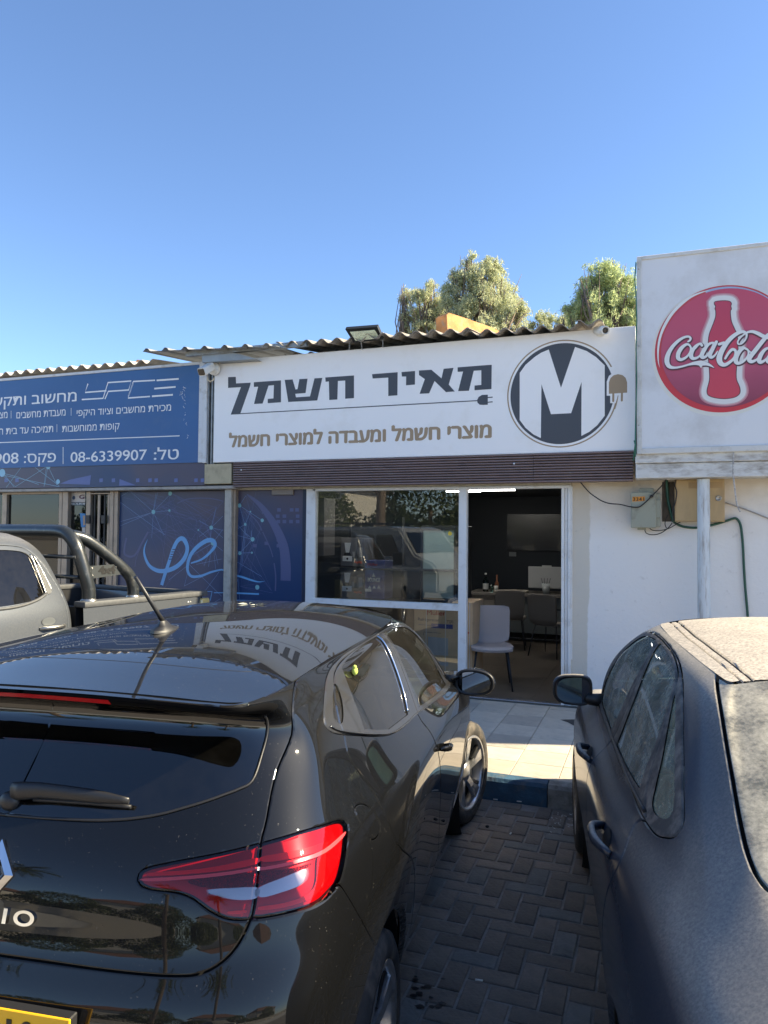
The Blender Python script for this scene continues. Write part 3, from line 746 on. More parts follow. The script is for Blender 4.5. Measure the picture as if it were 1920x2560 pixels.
for a, b in (((1454, 620), (1453, 684)), ((1520, 618), (1519, 680))): stroke(mb, conv(Z3, [a, b]), 4.6, y3, n=1)
stroke(mb, conv(Z3, [(1491, 640), (1480, 690), (1462, 745)]), [1.2, 3, 3.6], y3, n=4, caps=False); mb.build('emblem_plug', gold, SG, fixn=False)
# ------------------------------------------------ flood light, cameras
FL = empty('flood_light', px(915, 862, 7.0), 'black framed LED flood light on thin brackets above the white sign', 'flood light')
q = [px(863, 823, 6.90), px(943, 817, 6.90), px(957, 849, 7.02), px(884, 857, 7.02)]; n = np.cross(q[1]-q[0], q[3]-q[0]); n /= np.linalg.norm(n); n *= np.sign(n[1])
mb = MB(); mb.prism(q, n*.045); mb.build('lamp_body', mat('black_cast_metal', (.02, .022, .022), .5), FL)
q2 = [px(875, 829, 6.906), px(937, 824, 6.906), px(950, 845, 7.006), px(889, 851.5, 7.006)]
mb = MB(); mb.quad([p-n*.004 for p in q2]); mb.build('lamp_glass', mat('led_panel', (.80, .90, .74), .3, coat=.6, var=.35, vscale=60), FL, fixn=False)
mb = MB()
for k in range(5):
    for j in range(10):
        s_, t_ = (j+.5)/10, (k+.5)/5; p = (q2[0]*(1-s_)+q2[1]*s_)*(1-t_)+(q2[3]*(1-s_)+q2[2]*s_)*t_-n*.006; mb.ball(p, .005, 1)
o = mb.build('led_chips', mat('led_chip', (.75, .78, .5), .4), FL); o['kind'] = 'stuff'
for a, b in (((875, 850), (873, 874)), ((903, 855), (905, 874)), ((957, 830), (957, 868))):
    mb = MB(); mb.tube([px(*a, 7.0), px(*b, 7.12)], .006, 6); mb.build('bracket', alu_grey, FL)
wcam = mat('white_camera_shell', (.78, .77, .72), .35, dirt=(.55, .50, .42), dscale=14, damt=.4); blkg = mat('black_camera_glass', (.01, .01, .012), .08, coat=1.)
CM = empty('security_camera', px(537, 923, 7.13), 'white bullet security camera at the joint between the blue and white signs', 'camera', 'security cameras on the signs')
c = px(537, 923, 7.13); mb = MB(); mb.lathe(c, (0, -1, 0), [(0, .072), (.03, .072), (.04, .066), (.04, .045), (.062, .042), (.066, .03), (.066, 0)], 32); mb.build('mount_plate', wcam, CM)
c2 = px(524, 918, 7.0); c3 = px(497, 934, 6.80); mb = MB(); mb.tube([c+np.array([0, -.05, 0]), c2], .022, 12); mb.build('camera_arm', wcam, CM)
ax = (c3-c2)/np.linalg.norm(c3-c2); sd_ = np.cross(ax, [0, 0, 1.]); sd_ /= np.linalg.norm(sd_); up_ = np.cross(sd_, ax)
def rbox(mb, c, ax, sd, up, l, w, h, r, nseg=4):
    ring = []
    for (sx, sz, a0) in ((1, 1, 0), (-1, 1, 90), (-1, -1, 180), (1, -1, 270)):
        for k in range(nseg+1):
            a = math.radians(a0+90*k/nseg); ring.append(sd*(sx*(w-r)+r*math.cos(a))+up*(sz*(h-r)+r*math.sin(a)))
    A = [mb.bm.verts.new(tuple(c+p)) for p in ring]; B = [mb.bm.verts.new(tuple(c+p+ax*l)) for p in ring]
    for k in range(len(ring)): mb.bm.faces.new((A[k], A[(k+1) % len(ring)], B[(k+1) % len(ring)], B[k]))
    mb.bm.faces.new(A[::-1]); mb.bm.faces.new(B)
mb = MB(); rbox(mb, c2-ax*.03, ax, sd_, up_, .205, .046, .044, .018); mb.build('camera_body', wcam, CM, auto=50)
mb = MB(); rbox(mb, c2+ax*.174, ax, sd_, up_, .006, .040, .036, .014); mb.build('camera_lens', blkg, CM, auto=50)
mb = MB(); mb.tube([px(x, y, 7.09) for x, y in ((519, 915), (519, 900), (526, 892), (536, 890), (546, 896), (549, 910))], .009, 8); mb.tube([px(x, y, 7.08) for x, y in ((519, 944), (520, 950), (526, 954), (533, 950), (536, 944))], .009, 8); mb.build('cable_loop', mat('cream_conduit', (.60, .52, .38), .5), CM)
C2 = empty('security_camera', px(1497, 826, 7.1), 'small round white security camera on the top edge of the white sign', 'camera', 'security cameras on the signs')
a, b = px(1492, 826, 7.16), px(1514, 826, 6.95); mb = MB(); d = (b-a); L_ = np.linalg.norm(d); mb.lathe(a, d, [(0, .03), (.01, .042), (L_*.6, .042), (L_, .040), (L_, .030), (L_-.012, .028)], 28); mb.build('camera_body', wcam, C2)
mb = MB(); mb.lathe(a, d, [(L_-.010, .0), (L_-.010, .024)], 24); mb.lathe(a, d, [(L_-.010, .026), (L_-.002, .022), (L_-.002, .018)], 24, 0); mb.build('camera_lens', blkg, C2)
mb = MB(); mb.lathe(px(1500, 829, YS), (0, -1, 0), [(0, .05), (.02, .048), (.03, .03), (.03, 0)], 24); mb.build('mount_plate', wcam, C2)
# ------------------------------------------------ roof sheets
asb_t = mat('weathered_fibre_cement', (.30, .27, .235), .92, bump=.7, bscale=45, var=.30, vscale=12, dirt=(.09, .08, .07), dscale=5, damt=.5)
def corr(name, parent, x0, x1, Y0, Y1, za, zb_, slope, pitch=.177, amp=.026, th=.007, ph=0., m=None, trap=False):
    n = int((x1-x0)/pitch*14)+1; X = np.linspace(x0, x1, n)
    w = np.sin((X-x0)/pitch*2*math.pi+ph)*amp if not trap else np.clip(np.abs(((X-x0)/pitch+ph) % 1-.5)*-9+1.6, 0, 1)*.035
    zc = za+(zb_-za)*(X-x0)/(x1-x0)
    ny = 6; V = []; F = []
    for s_ in (0, 1):
        for j in range(ny+1):
            y = Y0+(Y1-Y0)*j/ny
            for i in range(n): V.append((X[i], y, zc[i]+w[i]+slope*(y-Y0)+(th if s_ else 0)))
    N0 = (ny+1)*n
    for j in range(ny):
        for i in range(n-1):
            a = j*n+i; F.append((a, a+1, a+n+1, a+n)[::-1]); a += N0; F.append((a, a+1, a+n+1, a+n))
    for i in range(n-1): F.append((i, i+1, N0+i+1, N0+i))
    for j in range(ny):
        for i, s_ in ((0, 1), (n-1, 0)):
            a = j*n+i; q = (a, a+n, N0+a+n, N0+a); F.append(q if s_ else q[::-1])
    me = bpy.data.meshes.new(name); me.from_pydata(V, [], F); me.update(); me.materials.append(m or asb_t); return obj(name, me, parent, auto=50)
xs_ = [px(x, 850, 7.0)[0] for x in (690, 1520)]
L0 = px(690, 862, 6.98); L1 = px(1500, 809, 6.98)
k = 0; x = L0[0]; sheet_w = 1.06
while x < L1[0]-.05:
    x2 = min(x+sheet_w+.03, L1[0]+.02); f0 = (x-L0[0])/(L1[0]-L0[0]); f1 = (x2-L0[0])/(L1[0]-L0[0])
    za = L0[2]+(L1[2]-L0[2])*f0; zb2 = L0[2]+(L1[2]-L0[2])*f1
    jy, jz = (0, -.03, .035, -.015, .02)[k % 5], (0, .012, -.004, .010, .002)[k % 5]; corr('roof_sheet', SHOP, x, x2, 6.97+jy, 8.6, za+jz, zb2+jz*.4, .16, m=asb_t, ph=1.0); x += sheet_w; k += 1
# lower sheets whose crests show just above the sign
x = L0[0]-.05; k = 0
while x < L1[0]-.4:
    x2 = x+1.09; f0 = (x-L0[0])/(L1[0]-L0[0]); za = L0[2]-.052+(L1[2]-L0[2])*f0*1.0; corr('roof_sheet', SHOP, x, x2, 7.27, 8.6, za, za-.085*1.09/(L1[0]-L0[0]), .10, ph=2.6, m=mat('old_fibre_cement', (.22, .185, .155), .92, bump=.7, bscale=45, var=.3, vscale=12)); x += 1.06; k += 1
sheet_g = mat('grey_steel_sheet', (.32, .33, .33), .5, .3, dirt=(.30, .27, .22), dscale=6, damt=.3)
a, b = px(357, 877, 6.88), px(690, 862, 6.88)
corr('steel_roof_sheet', SHOP, a[0], b[0], 6.88, 8.2, a[2]-.01, b[2]-.012, .10, pitch=.26, th=.003, m=sheet_g, trap=True, ph=.3)
mb = MB(); mb.bx(a[0]+.5, 7.0, a[2]-.075, b[0]+.3, 7.05, a[2]-.02); mb.build('steel_batten', alu_grey, SHOP)
mb = MB(); mb.prism([px(x, y, 7.02) for x, y in ((505, 906), (505, 882), (520, 877), (545, 876), (575, 880), (605, 887), (640, 897), (600, 900))], (0, .25, 0)); mb.build('curved_flashing', mat('dull_zinc', (.30, .32, .33), .45, .6, var=.2, vscale=6), SHOP)
mb = MB(); mb.prism([px(x, y, 7.9+(x-1117)/130*.75) for x, y in ((1117, 787), (1122, 782), (1160, 794), (1225, 817), (1248, 828), (1235, 860), (1121, 860))], (-.16, .10, 0)); tag(mb.build('ridge_tile', mat('sunlit_terracotta', (.62, .27, .09), .85, bump=.6, bscale=40, var=.3, vscale=9, dirt=(.42, .30, .20), dscale=10)), 'orange terracotta wedge standing up behind the corrugated roof edge', 'ridge tile')
# ------------------------------------------------ soft drink light box on the right
YC = 6.95
CB = empty('lightbox_sign', px(1760, 1135, YC), 'tall grey white soft drink sign box with a red round bottle emblem', 'sign')
a, b = px(1591.5, 641.6, YC), px(1592, 1135.5, YC); xr2 = a[0]+2.6
mb = MB(); mb.bx(a[0]+.02, YC+.012, b[2]+.02, xr2-.02, YC+.20, a[2]-.02); mb.build('sign_panel', mat('aged_white_panel', (.66, .68, .71), .35, coat=.2, dirt=(.50, .50, .50), dscale=1.5, damt=.4), CB)
for g_ in ((a[0], b[2], a[0]+.042, a[2]), (xr2-.042, b[2], xr2, a[2]), (a[0]+.042, a[2]-.036, xr2-.042, a[2]), (a[0]+.042, b[2], xr2-.042, b[2]+.052)):
    mb = MB(); mb.bx(g_[0], YC, g_[1], g_[2], YC+.21, g_[3], 0, .004); mb.build('sign_frame', mat('aged_frame', (.58, .59, .58), .4, dirt=(.4, .38, .34), dscale=8), CB)
for xy in ((1597, 673), (1597, 865), (1597, 1063)):
    mb = MB(); mb.ball(px(*xy, YC), .006, 1); mb.build('screw', alu_grey, CB)
yc = [YC+.012-.0011*k for k in range(1, 12)]
# printed colours of the emblem, faded by the sun
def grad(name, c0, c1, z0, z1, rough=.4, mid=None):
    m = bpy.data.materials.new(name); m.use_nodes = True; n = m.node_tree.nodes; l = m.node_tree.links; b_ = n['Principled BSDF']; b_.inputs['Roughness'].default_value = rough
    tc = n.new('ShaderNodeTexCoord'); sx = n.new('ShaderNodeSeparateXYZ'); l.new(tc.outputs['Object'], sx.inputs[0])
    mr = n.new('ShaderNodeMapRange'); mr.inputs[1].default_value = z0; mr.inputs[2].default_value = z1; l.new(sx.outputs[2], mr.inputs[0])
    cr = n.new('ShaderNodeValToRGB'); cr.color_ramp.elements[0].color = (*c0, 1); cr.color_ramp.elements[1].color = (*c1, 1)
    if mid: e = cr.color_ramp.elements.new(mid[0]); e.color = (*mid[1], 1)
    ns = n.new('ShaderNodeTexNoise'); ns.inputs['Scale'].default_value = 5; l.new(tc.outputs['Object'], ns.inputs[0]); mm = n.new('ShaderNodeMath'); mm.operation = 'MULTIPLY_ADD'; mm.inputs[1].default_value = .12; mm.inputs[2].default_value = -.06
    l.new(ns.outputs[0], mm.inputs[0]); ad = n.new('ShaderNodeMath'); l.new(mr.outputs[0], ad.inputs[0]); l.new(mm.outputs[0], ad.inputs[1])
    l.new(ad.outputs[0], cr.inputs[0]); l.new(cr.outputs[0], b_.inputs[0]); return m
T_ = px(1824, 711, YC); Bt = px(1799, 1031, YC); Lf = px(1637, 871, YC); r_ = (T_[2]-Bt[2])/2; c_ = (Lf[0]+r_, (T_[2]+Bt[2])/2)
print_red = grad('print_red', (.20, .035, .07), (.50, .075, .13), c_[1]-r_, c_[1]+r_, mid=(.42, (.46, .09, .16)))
mb = MB(); disc(mb, (c_[0]-.006, c_[1]-.014), r_*1.035, yc[0], 96); mb.build('emblem_halo', mat('print_pale', (.66, .66, .62), .4), CB, fixn=False)
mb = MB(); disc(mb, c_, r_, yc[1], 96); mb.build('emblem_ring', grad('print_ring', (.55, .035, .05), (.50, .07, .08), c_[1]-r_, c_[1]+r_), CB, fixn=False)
mb = MB(); disc(mb, (c_[0]+.0, c_[1]), r_*.975, yc[2], 40, math.radians(35), math.radians(105), 0, r_*.93); mb.build('emblem_sheen', mat('print_sky', (.30, .42, .60), .4), CB, fixn=False)
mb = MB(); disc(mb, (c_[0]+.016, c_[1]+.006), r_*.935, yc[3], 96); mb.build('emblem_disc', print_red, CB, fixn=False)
whi = mat('print_white', (.72, .74, .74), .4); drk = mat('print_dark', (.085, .035, .05), .4)
mb = MB(); stroke(mb, conv(ZC, [(165, 1215), (142, 1120), (140, 960), (165, 800), (220, 650), (320, 480), (450, 340), (600, 230), (760, 165), (860, 145)]), [0, 2.2, 4., 5., 6., 7., 7., 5., 2.5, 0], yc[4]); mb.build('emblem_sheen', whi, CB, fixn=False)
bot = [(925, 300), (920, 340), (935, 360), (925, 400), (935, 420), (935, 500), (915, 570), (880, 660), (850, 740), (835, 830), (828, 1000), (840, 1150), (850, 1280), (850, 1380), (825, 1480), (815, 1540), (830, 1590), (890, 1620), (1000, 1640), (1100, 1640), (1200, 1620), (1260, 1580), (1275, 1530), (1260, 1460), (1225, 1380), (1220, 1280), (1230, 1150), (1245, 1000), (1240, 830), (1225, 740), (1195, 670), (1160, 590), (1145, 520), (1140, 430), (1155, 400), (1145, 360), (1155, 330), (1130, 295), (1040, 285)]
bp = conv(ZC, bot)
for k, (w_, cm) in enumerate(((34, (.52, .22, .27)), (28, (.58, .42, .44)), (23, (.68, .68, .68)))):
    mb = MB(); stroke(mb, bp, w_, yc[4+k]-.0003, True, 3); mb.build('bottle_glow', mat('print_glow_%s' % 'abc'[k], cm, .4), CB, fixn=False)
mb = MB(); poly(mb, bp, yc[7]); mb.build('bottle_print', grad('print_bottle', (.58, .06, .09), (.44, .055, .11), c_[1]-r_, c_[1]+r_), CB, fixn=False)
mb = MB(); stroke(mb, bp, 1.6, yc[7]-.0005, True, 3); mb.build('bottle_outline', drk, CB, fixn=False)
script = [([(555, 850), (578, 835), (588, 805), (560, 782), (500, 792), (420, 840), (340, 920), (285, 1010), (262, 1090), (266, 1150), (300, 1198), (370, 1212), (460, 1198), (560, 1170), (650, 1150), (730, 1150), (810, 1160), (870, 1185), (915, 1214)], [22, 24, 26, 26, 30, 38, 44, 52, 58, 56, 46, 28, 24, 24, 44, 66, 40, 22, 3]),
 ([(555, 890), (590, 930), (580, 1000), (530, 1065), (460, 1100), (418, 1080), (418, 1020), (455, 950), (510, 900)], [26, 22, 22, 28, 38, 48, 50, 48, 36], True), ([(590, 930), (640, 958), (700, 890)], [16, 16, 16]),
 ([(745, 905), (722, 880), (660, 915), (610, 985), (595, 1050), (625, 1085), (690, 1068), (750, 1010)], [30, 28, 36, 46, 50, 40, 26, 16]),
 ([(890, 868), (830, 895), (775, 970), (742, 1040), (760, 1070), (815, 1045), (870, 960), (905, 880)], [26, 34, 48, 50, 44, 26, 18, 20], True), ([(945, 855), (890, 960), (855, 1040), (880, 1068), (925, 1040), (962, 985)], [36, 44, 46, 38, 22, 12]),
 ([(985, 887), (1048, 868)], [34, 34]),
 ([(1068, 1085), (1110, 1015), (1165, 960), (1212, 985), (1195, 1070), (1130, 1135), (1060, 1172), (1005, 1150), (985, 1085), (1010, 1000), (1070, 895), (1150, 800), (1240, 735), (1320, 715), (1362, 748), (1350, 815), (1300, 875), (1250, 885), (1243, 845), (1290, 785), (1360, 730), (1440, 712), (1520, 738), (1600, 780), (1680, 800), (1760, 790)], [26, 30, 36, 30, 30, 36, 44, 58, 66, 62, 56, 50, 44, 34, 24, 20, 20, 20, 18, 18, 24, 34, 42, 44, 38, 10]),
 ([(1345, 945), (1388, 980), (1378, 1055), (1315, 1125), (1250, 1150), (1215, 1125), (1222, 1060), (1265, 985), (1315, 945)], [26, 22, 22, 30, 40, 50, 52, 48, 36], True), ([(1390, 975), (1430, 1000), (1480, 960)], [16, 16, 16]),
 ([(1720, 740), (1660, 760), (1580, 850), (1490, 965), (1415, 1060), (1400, 1105), (1435, 1128), (1500, 1100), (1555, 1040)], [40, 44, 48, 50, 52, 50, 42, 24, 14]),
 ([(1690, 935), (1620, 960), (1560, 1035), (1535, 1110), (1560, 1135), (1620, 1105), (1680, 1030), (1710, 950)], [26, 34, 48, 50, 44, 26, 18, 20], True), ([(1745, 925), (1690, 1030), (1655, 1110), (1680, 1138), (1725, 1105), (1770, 1050)], [36, 44, 46, 38, 22, 12])]
md, mw = MB(), MB(); s5 = 1/5.53
for it in script:
    pts, w_ = it[0], np.array(it[1], float)*s5; cl = len(it) > 2
    stroke(md, conv(ZC, [(x+7, y+11) for x, y in pts]), w_+3.2*(w_ > 1), yc[8], cl, 5); stroke(mw, conv(ZC, pts), w_, yc[9], cl, 5)
poly(mw, conv(ZC, [(660, 1150), (760, 1175), (735, 1218), (700, 1178)]), yc[9]); md.build('script_outline', drk, CB, fixn=False); mw.build('script_lettering', whi, CB, fixn=False)
mb = MB(); mb.tube([px(x, y, 6.93) for x, y in ((1590, 655), (1587, 700), (1590, 735), (1592, 800), (1590, 870), (1592, 950), (1589, 1050), (1588, 1110), (1583, 1152))], .006, 6); tag(mb.build('green_cable', mat('green_cable', (.02, .13, .09), .5)), 'thin green cable hanging down the left edge of the soft drink sign', 'cable')
# ------------------------------------------------ peeling beam, post, boxes and cables on the right wall
peel = mat('peeling_white_paint', (.60, .61, .60), .7, bump=.5, bscale=25, var=.10, vscale=6, dirt=(.20, .165, .13), dscale=5.5, damt=.62, stretch=(1.0, 1, 3.0))
BM = empty('porch_beam', px(1700, 1195, 7.0), 'peeling white painted timber beam carrying the soft drink sign', 'beam')
a, b = px(1588, 1136, 7.0), px(1588, 1196, 7.0); z2_ = px(1588, 1160, 7.0)[2]
mb = MB(); mb.bx(a[0], 6.98, z2_+.004, a[0]+3.2, 7.28, a[2], 0, .004); mb.build('upper_plank', peel, BM); mb = MB(); mb.bx(a[0]+.004, 7.0, b[2], a[0]+3.2, 7.27, z2_, 0, .004); mb.build('lower_plank', peel, BM)
postm = mat('peeling_pale_blue_paint', (.58, .63, .66), .6, bump=.3, bscale=30, dirt=(.22, .18, .15), dscale=11, damt=.58, stretch=(3, 3, .35))
a, b = px(1744.3, 1300, 7.02), px(1777, 1300, 7.02)
mb = MB(); mb.lathe(((a[0]+b[0])/2, 7.10, .14), (0, 0, 1), [(0, (b[0]-a[0])/2), (px(1760, 1196, 7.02)[2]-.14, (b[0]-a[0])/2)], 28); tag(mb.build('porch_post', postm), 'round pale blue pipe post with peeling paint under the beam', 'post')
YW = YG-.005
MBX = empty('meter_box', px(1614, 1320, YW-.1), 'grey green plastic meter box with orange number sticker, nearer the doorway', 'meter box')
gb = mat('grey_green_plastic', (.30, .31, .245), .5, dirt=(.20, .19, .15), dscale=9, damt=.4)
R('box_body', gb, MBX, 1579, 1234, 1652, 1318, YW-.10, .10, .008); R('box_lid', gb, MBX, 1577, 1231, 1641, 1320, YW-.125, .022, .006)
R('box_hood', gb, MBX, 1598, 1221, 1635, 1232, YW-.09, .09, .006); R('box_latch', mat('latch_green', (.26, .27, .21), .45), MBX, 1638, 1250, 1652, 1295, YW-.118, .012, .003)
mb = MB(); poly(mb, [(1581, 1242), (1612, 1241), (1612, 1252.5), (1581, 1254)], YW-.1265); mb.build('number_sticker', mat('orange_sticker', (.62, .25, .03), .6), MBX, fixn=False)
text('number_print', '3341', mat('plate_black', (.01, .01, .01), .4), MBX, 1583, 1610, 1252.3, 9, YW-.128, bold=.03, space=1.25)
mb = MB(); mb.bx(*[v for v in (px(1594, 1318, YW)[0], YW-.08, px(1594, 1325, YW)[2], px(1615, 1318, YW)[0], YW-.03, px(1594, 1318, YW)[2])]); mb.build('cable_gland', gb, MBX)
TB = empty('service_cabinet', px(1750, 1305, YW-.1), 'tan fibre service cabinet with round lock, behind the pale blue post', 'cabinet')
tan = mat('tan_cabinet', (.52, .37, .19), .65, var=.12, vscale=5, dirt=(.36, .26, .14), dscale=4, stretch=(1, 1, .3))
R('cabinet_box', tan, TB, 1687, 1199, 1812, 1304, YW-.11, .11, .003); R('cabinet_door', tan, TB, 1690, 1202, 1810, 1302, YW-.116, .005, .002)
R('label_slot', mat('slot_brown', (.40, .27, .13), .6), TB, 1721, 1206, 1806, 1220, YW-.119, .003, .001)
mb = MB(); mb.lathe(px(1796.5, 1246, YW-.116), (0, -1, 0), [(0, .026), (.008, .026), (.008, .016), (.004, .015), (.004, 0)], 24); mb.build('lock', mat('lock_steel', (.4, .38, .34), .4, .8), TB)
R('wall_recess', mat('hole_dark', (.09, .075, .06), .95, bump=1., bscale=30, var=.4, vscale=10), SHOP, 1655, 1205, 1686, 1304, YW-.006, .006)
def cable(pts, r, m, lb, Y=YW-.02, name='cable', cat='cable', Ys=None):
    P = [px(x, y, (Ys[i] if Ys else Y)) for i, (x, y) in enumerate(pts)]; out = []
    for i in range(len(P)-1):
        p0, p1, p2, p3 = P[max(i-1, 0)], P[i], P[i+1], P[min(i+2, len(P)-1)]
        for k in range(5): t = k/5; out.append(.5*((2*p1)+(-p0+p2)*t+(2*p0-5*p1+4*p2-p3)*t*t+(-p0+3*p1-3*p2+p3)*t**3))
    out.append(P[-1]); mb = MB(); mb.tube(out, r, 8); return tag(mb.build(name, m), lb, cat)
Z7 = lambda x, y: (1400+x/3.19, 1120+y/3.19)
bc = mat('black_cable', (.015, .015, .017), .5); gcb = mat('dark_green_conduit', (.015, .075, .05), .42)
cable(conv(Z7, [(165, 275), (230, 350), (290, 395), (340, 425), (400, 443), (480, 450), (560, 468), (630, 470), (690, 425), (730, 385), (780, 335), (820, 290), (850, 245)]), .0055, bc, 'black cable drooping from the slat cladding across the meter box', YW-.14)
mb = MB(); mb.ball(px(*Z7(730, 385), YW-.15), .016, 1, (1.2, .8, .9)); tag(mb.build('cable_clip', bc), 'black tape knot on the cable over the meter box', 'clip')
cable(conv(Z7, [(905, 590), (960, 620), (1020, 633), (1090, 636), (1150, 628), (1210, 615), (1300, 590), (1370, 566), (1405, 562), (1435, 600), (1450, 680), (1460, 800), (1466, 930), (1478, 1120), (1497, 1340), (1510, 1600), (1515, 1900)]), .011, gcb, 'thick dark green conduit looping under the cabinet and down the wall', YW-.022)
cable(conv(Z7, [(850, 250), (855, 330), (862, 420), (880, 500), (905, 590)]), .013, gcb, 'green conduit coming down from the beam into the wall recess', YW-.03)
cable(conv(Z7, [(925, 255), (915, 300), (930, 350), (920, 430), (900, 500), (905, 580)]), .005, bc, 'thin black cable hanging in the recess beside the tan cabinet', YW-.12)
cable(conv(Z7, [(675, 650), (690, 680), (740, 692), (800, 680), (860, 640), (895, 597)]), .0045, bc, 'thin black cable looping lowest under the meter box', YW-.05)
cable(conv(Z7, [(715, 640), (740, 656), (800, 658), (870, 640), (940, 600), (960, 590)]), .004, bc, 'thin black cable looping just above the lowest one under the meter box', YW-.04)
cable(conv(Z7, [(862, 535), (842, 570), (838, 610), (850, 640)]), .004, bc, 'short black cable end between meter box and recess', YW-.04)
cable(conv(Z7, [(1385, 35), (1382, 120), (1380, 200), (1390, 290), (1400, 380), (1412, 450), (1438, 510)]), .006, mat('weathered_rope', (.42, .41, .40), .9, var=.6, vscale=60), 'paint spattered cord hanging from under the soft drink sign', 6.96)
cable(conv(Z7, [(1320, 435), (1480, 490), (1720, 585)]), .006, mat('thin_grey_pipe', (.32, .30, .28), .6), 'thin grey pipe sloping down the wall to the right of the cabinet', YW-.012)
cable(conv(Z7, [(600, 70), (604, 0), (592, -60)]), .006, mat('green_cable'), 'stub of green cable entering the end of the peeling beam', 6.94)
# ---------------------------------------------------------------- computer shop on the left
ST = empty('computer_shop_building', (px(280, 1500, YG)[0], YG, .14), 'single storey computer shop with a blue sign, bronze framed door and printed windows', 'shop')
xE = px(584, 1300, YG)[0]; xW = -12.5
mb = MB(); mb.bx(xW, YG+.14, 0, px(3, 1300, YG)[0]-.02, YG+.3, 3.6); mb.build('wall', mat('raw_block'), ST)
mb = MB(); mb.bx(xW, YG+.1, 2.45, xE+.6, YG+.25, 3.62); mb.build('wall', mat('raw_block'), ST)
mb = MB(); mb.bx(xW, 13, 0, xE+.6, 13.1, 2.6); mb.bx(xE+.58, YG+.2, 0, xE+.7, 13, 2.6); mb.build('inner_wall', mat('dim_wall', (.16, .17, .18), .9), ST)
mb = MB(); mb.bx(xW, YG+.1, 2.5, xE+.6, 13, 2.6); mb.build('ceiling', mat('dim_wall'), ST)
mb = MB(); mb.bx(xW, YG-.02, .02, xE+.6, 13, .149); mb.build('shop_floor', floor_m, ST)
# blue sign
blue = mat('sign_blue', (.030, .115, .30), .45, var=.10, vscale=.7, dirt=(.055, .13, .28), dscale=3, damt=.3)
BS = empty('blue_sign', px(250, 1160, YS), 'wide blue sign with white lettering and telephone numbers over the computer shop', 'sign')
a, b = px(517, 902.5, YS), px(495.2, 1156, YS); x0 = -9.2; xi = b[0]; zi = px(495.2, 911.5, YS)[2]
mb = MB(); mb.bx(x0, YS+.006, b[2], xi+.01, YS+.10, zi+.01); mb.build('sign_panel', blue, BS)
fw = mat('pale_sign_frame', (.62, .64, .66), .4, dirt=(.42, .41, .38), dscale=8, damt=.35)
mb = MB(); mb.bx(x0, YS-.006, zi, xi, YS+.11, a[2], 0, .004); mb.build('sign_frame', fw, BS)
mb = MB(); mb.bx(xi, YS-.006, b[2]-.002, px(508, 1000, YS)[0], YS+.11, a[2], 0, .003); mb.build('sign_frame', fw, BS)
mb = MB(); mb.bx(px(508, 1000, YS)[0]+.001, YS-.012, b[2]-.01, px(517.8, 1000, YS)[0], YS+.10, a[2]-.02, 0, .008, 2); mb.build('sign_frame', fw, BS)
CH = empty('steel_channel', px(527, 1158, YS), 'narrow galvanised steel channel with bolts between the blue and white signs', 'channel')
xa_, xb__ = px(518.5, 1000, YS)[0], px(536, 1000, YS)[0]; w_ = (xb__-xa_)/3; z0_, z1_ = px(527, 1159, YS)[2], px(527, 905, YS)[2]
mb = MB(); mb.bx(xa_, YS+.05, z0_, xb__, YS+.07, z1_); mb.bx(xa_, YS+.01, z0_, xa_+w_*.5, YS+.05, z1_); mb.bx(xb__-w_*.5, YS+.01, z0_, xb__, YS+.05, z1_); mb.bx(xa_+w_*1.3, YS+.02, z0_, xa_+w_*1.8, YS+.05, z1_); mb.build('channel_profile', alu_grey, CH)
for y_ in (1006, 1079, 1142):
    mb = MB(); mb.ball(px(523.5, y_, YS+.045), .006, 1); mb.build('bolt', mat('dark_bolt', (.05, .05, .05), .5, .8), CH)
yl = YS+.005; wl = mat('sign_letter_white', (.78, .79, .80), .4)
mb = MB()
for sg in ([(570, 257), (552, 314), (690, 303)], [(530, 360), (668, 352), (700, 250), (850, 240), (834, 298), (702, 307), (680, 357)]): stroke(mb, conv(Z1, sg), 4.4, yl, n=1, caps=False)
stroke(mb, conv(Z1, [(1005, 235), (864, 243), (860, 256)]), 4.2, yl, n=1, caps=False); stroke(mb, conv(Z1, [(834, 335), (830, 350), (972, 340)]), 4.2, yl, n=1, caps=False)
for t in np.linspace(.05, .95, 10): 
    p0, p1 = (861-27*t, 256+79*t), (845-27*t+24, 0); x_, y_ = p0; stroke(mb, conv(Z1, [(x_-5, y_+.4), (x_+5, y_-.4)]), 1.5, yl, n=1, caps=False)
for sg in ([(1015, 236), (1158, 226)], [(1000, 289), (1138, 278)], [(985, 339), (1120, 329)]): stroke(mb, conv(Z1, sg), 5., yl, n=1, caps=False)
mb.build('monogram', wl, BS, fixn=False)
def T_(s, xl, xr, yb, ht, ref='מ', bold=.012, ext=0.): 
    (a_, _), (b_, c_) = Z1(xl, yb), Z1(xr, yb); return text('sign_text', s, wl, BS, a_, b_, c_, ht/2.592, yl, bold=bold, ref=ref)
T_(HEB('מחשוב ותקשורת'), -190, 495, 371, 62)
T_(HEB('מכירת מחשבים וציוד היקפי'), 498, 1108, 432, 42, bold=.008); T_(HEB('מעבדת מחשבים'), 107, 424, 464, 42, bold=.008); T_(HEB('מצלמות'), -95, 48, 480, 42, bold=.008)
T_(HEB('קופות ממוחשבות'), 403, 774, 553, 42, bold=.008); T_(HEB('תמיכה עד בית הלקוח'), -110, 344, 571, 42, bold=.008)
T_(HEB('טל')[:0]+HEB('טל:'), 998, 1157, 746, 66); T_('08-6339907', 458, 950, 752, 70, ref='0'); T_(HEB('פקס:'), 156, 361, 765, 62); T_('08-6339908', -372, 118, 773, 70, ref='0')
mb = MB()
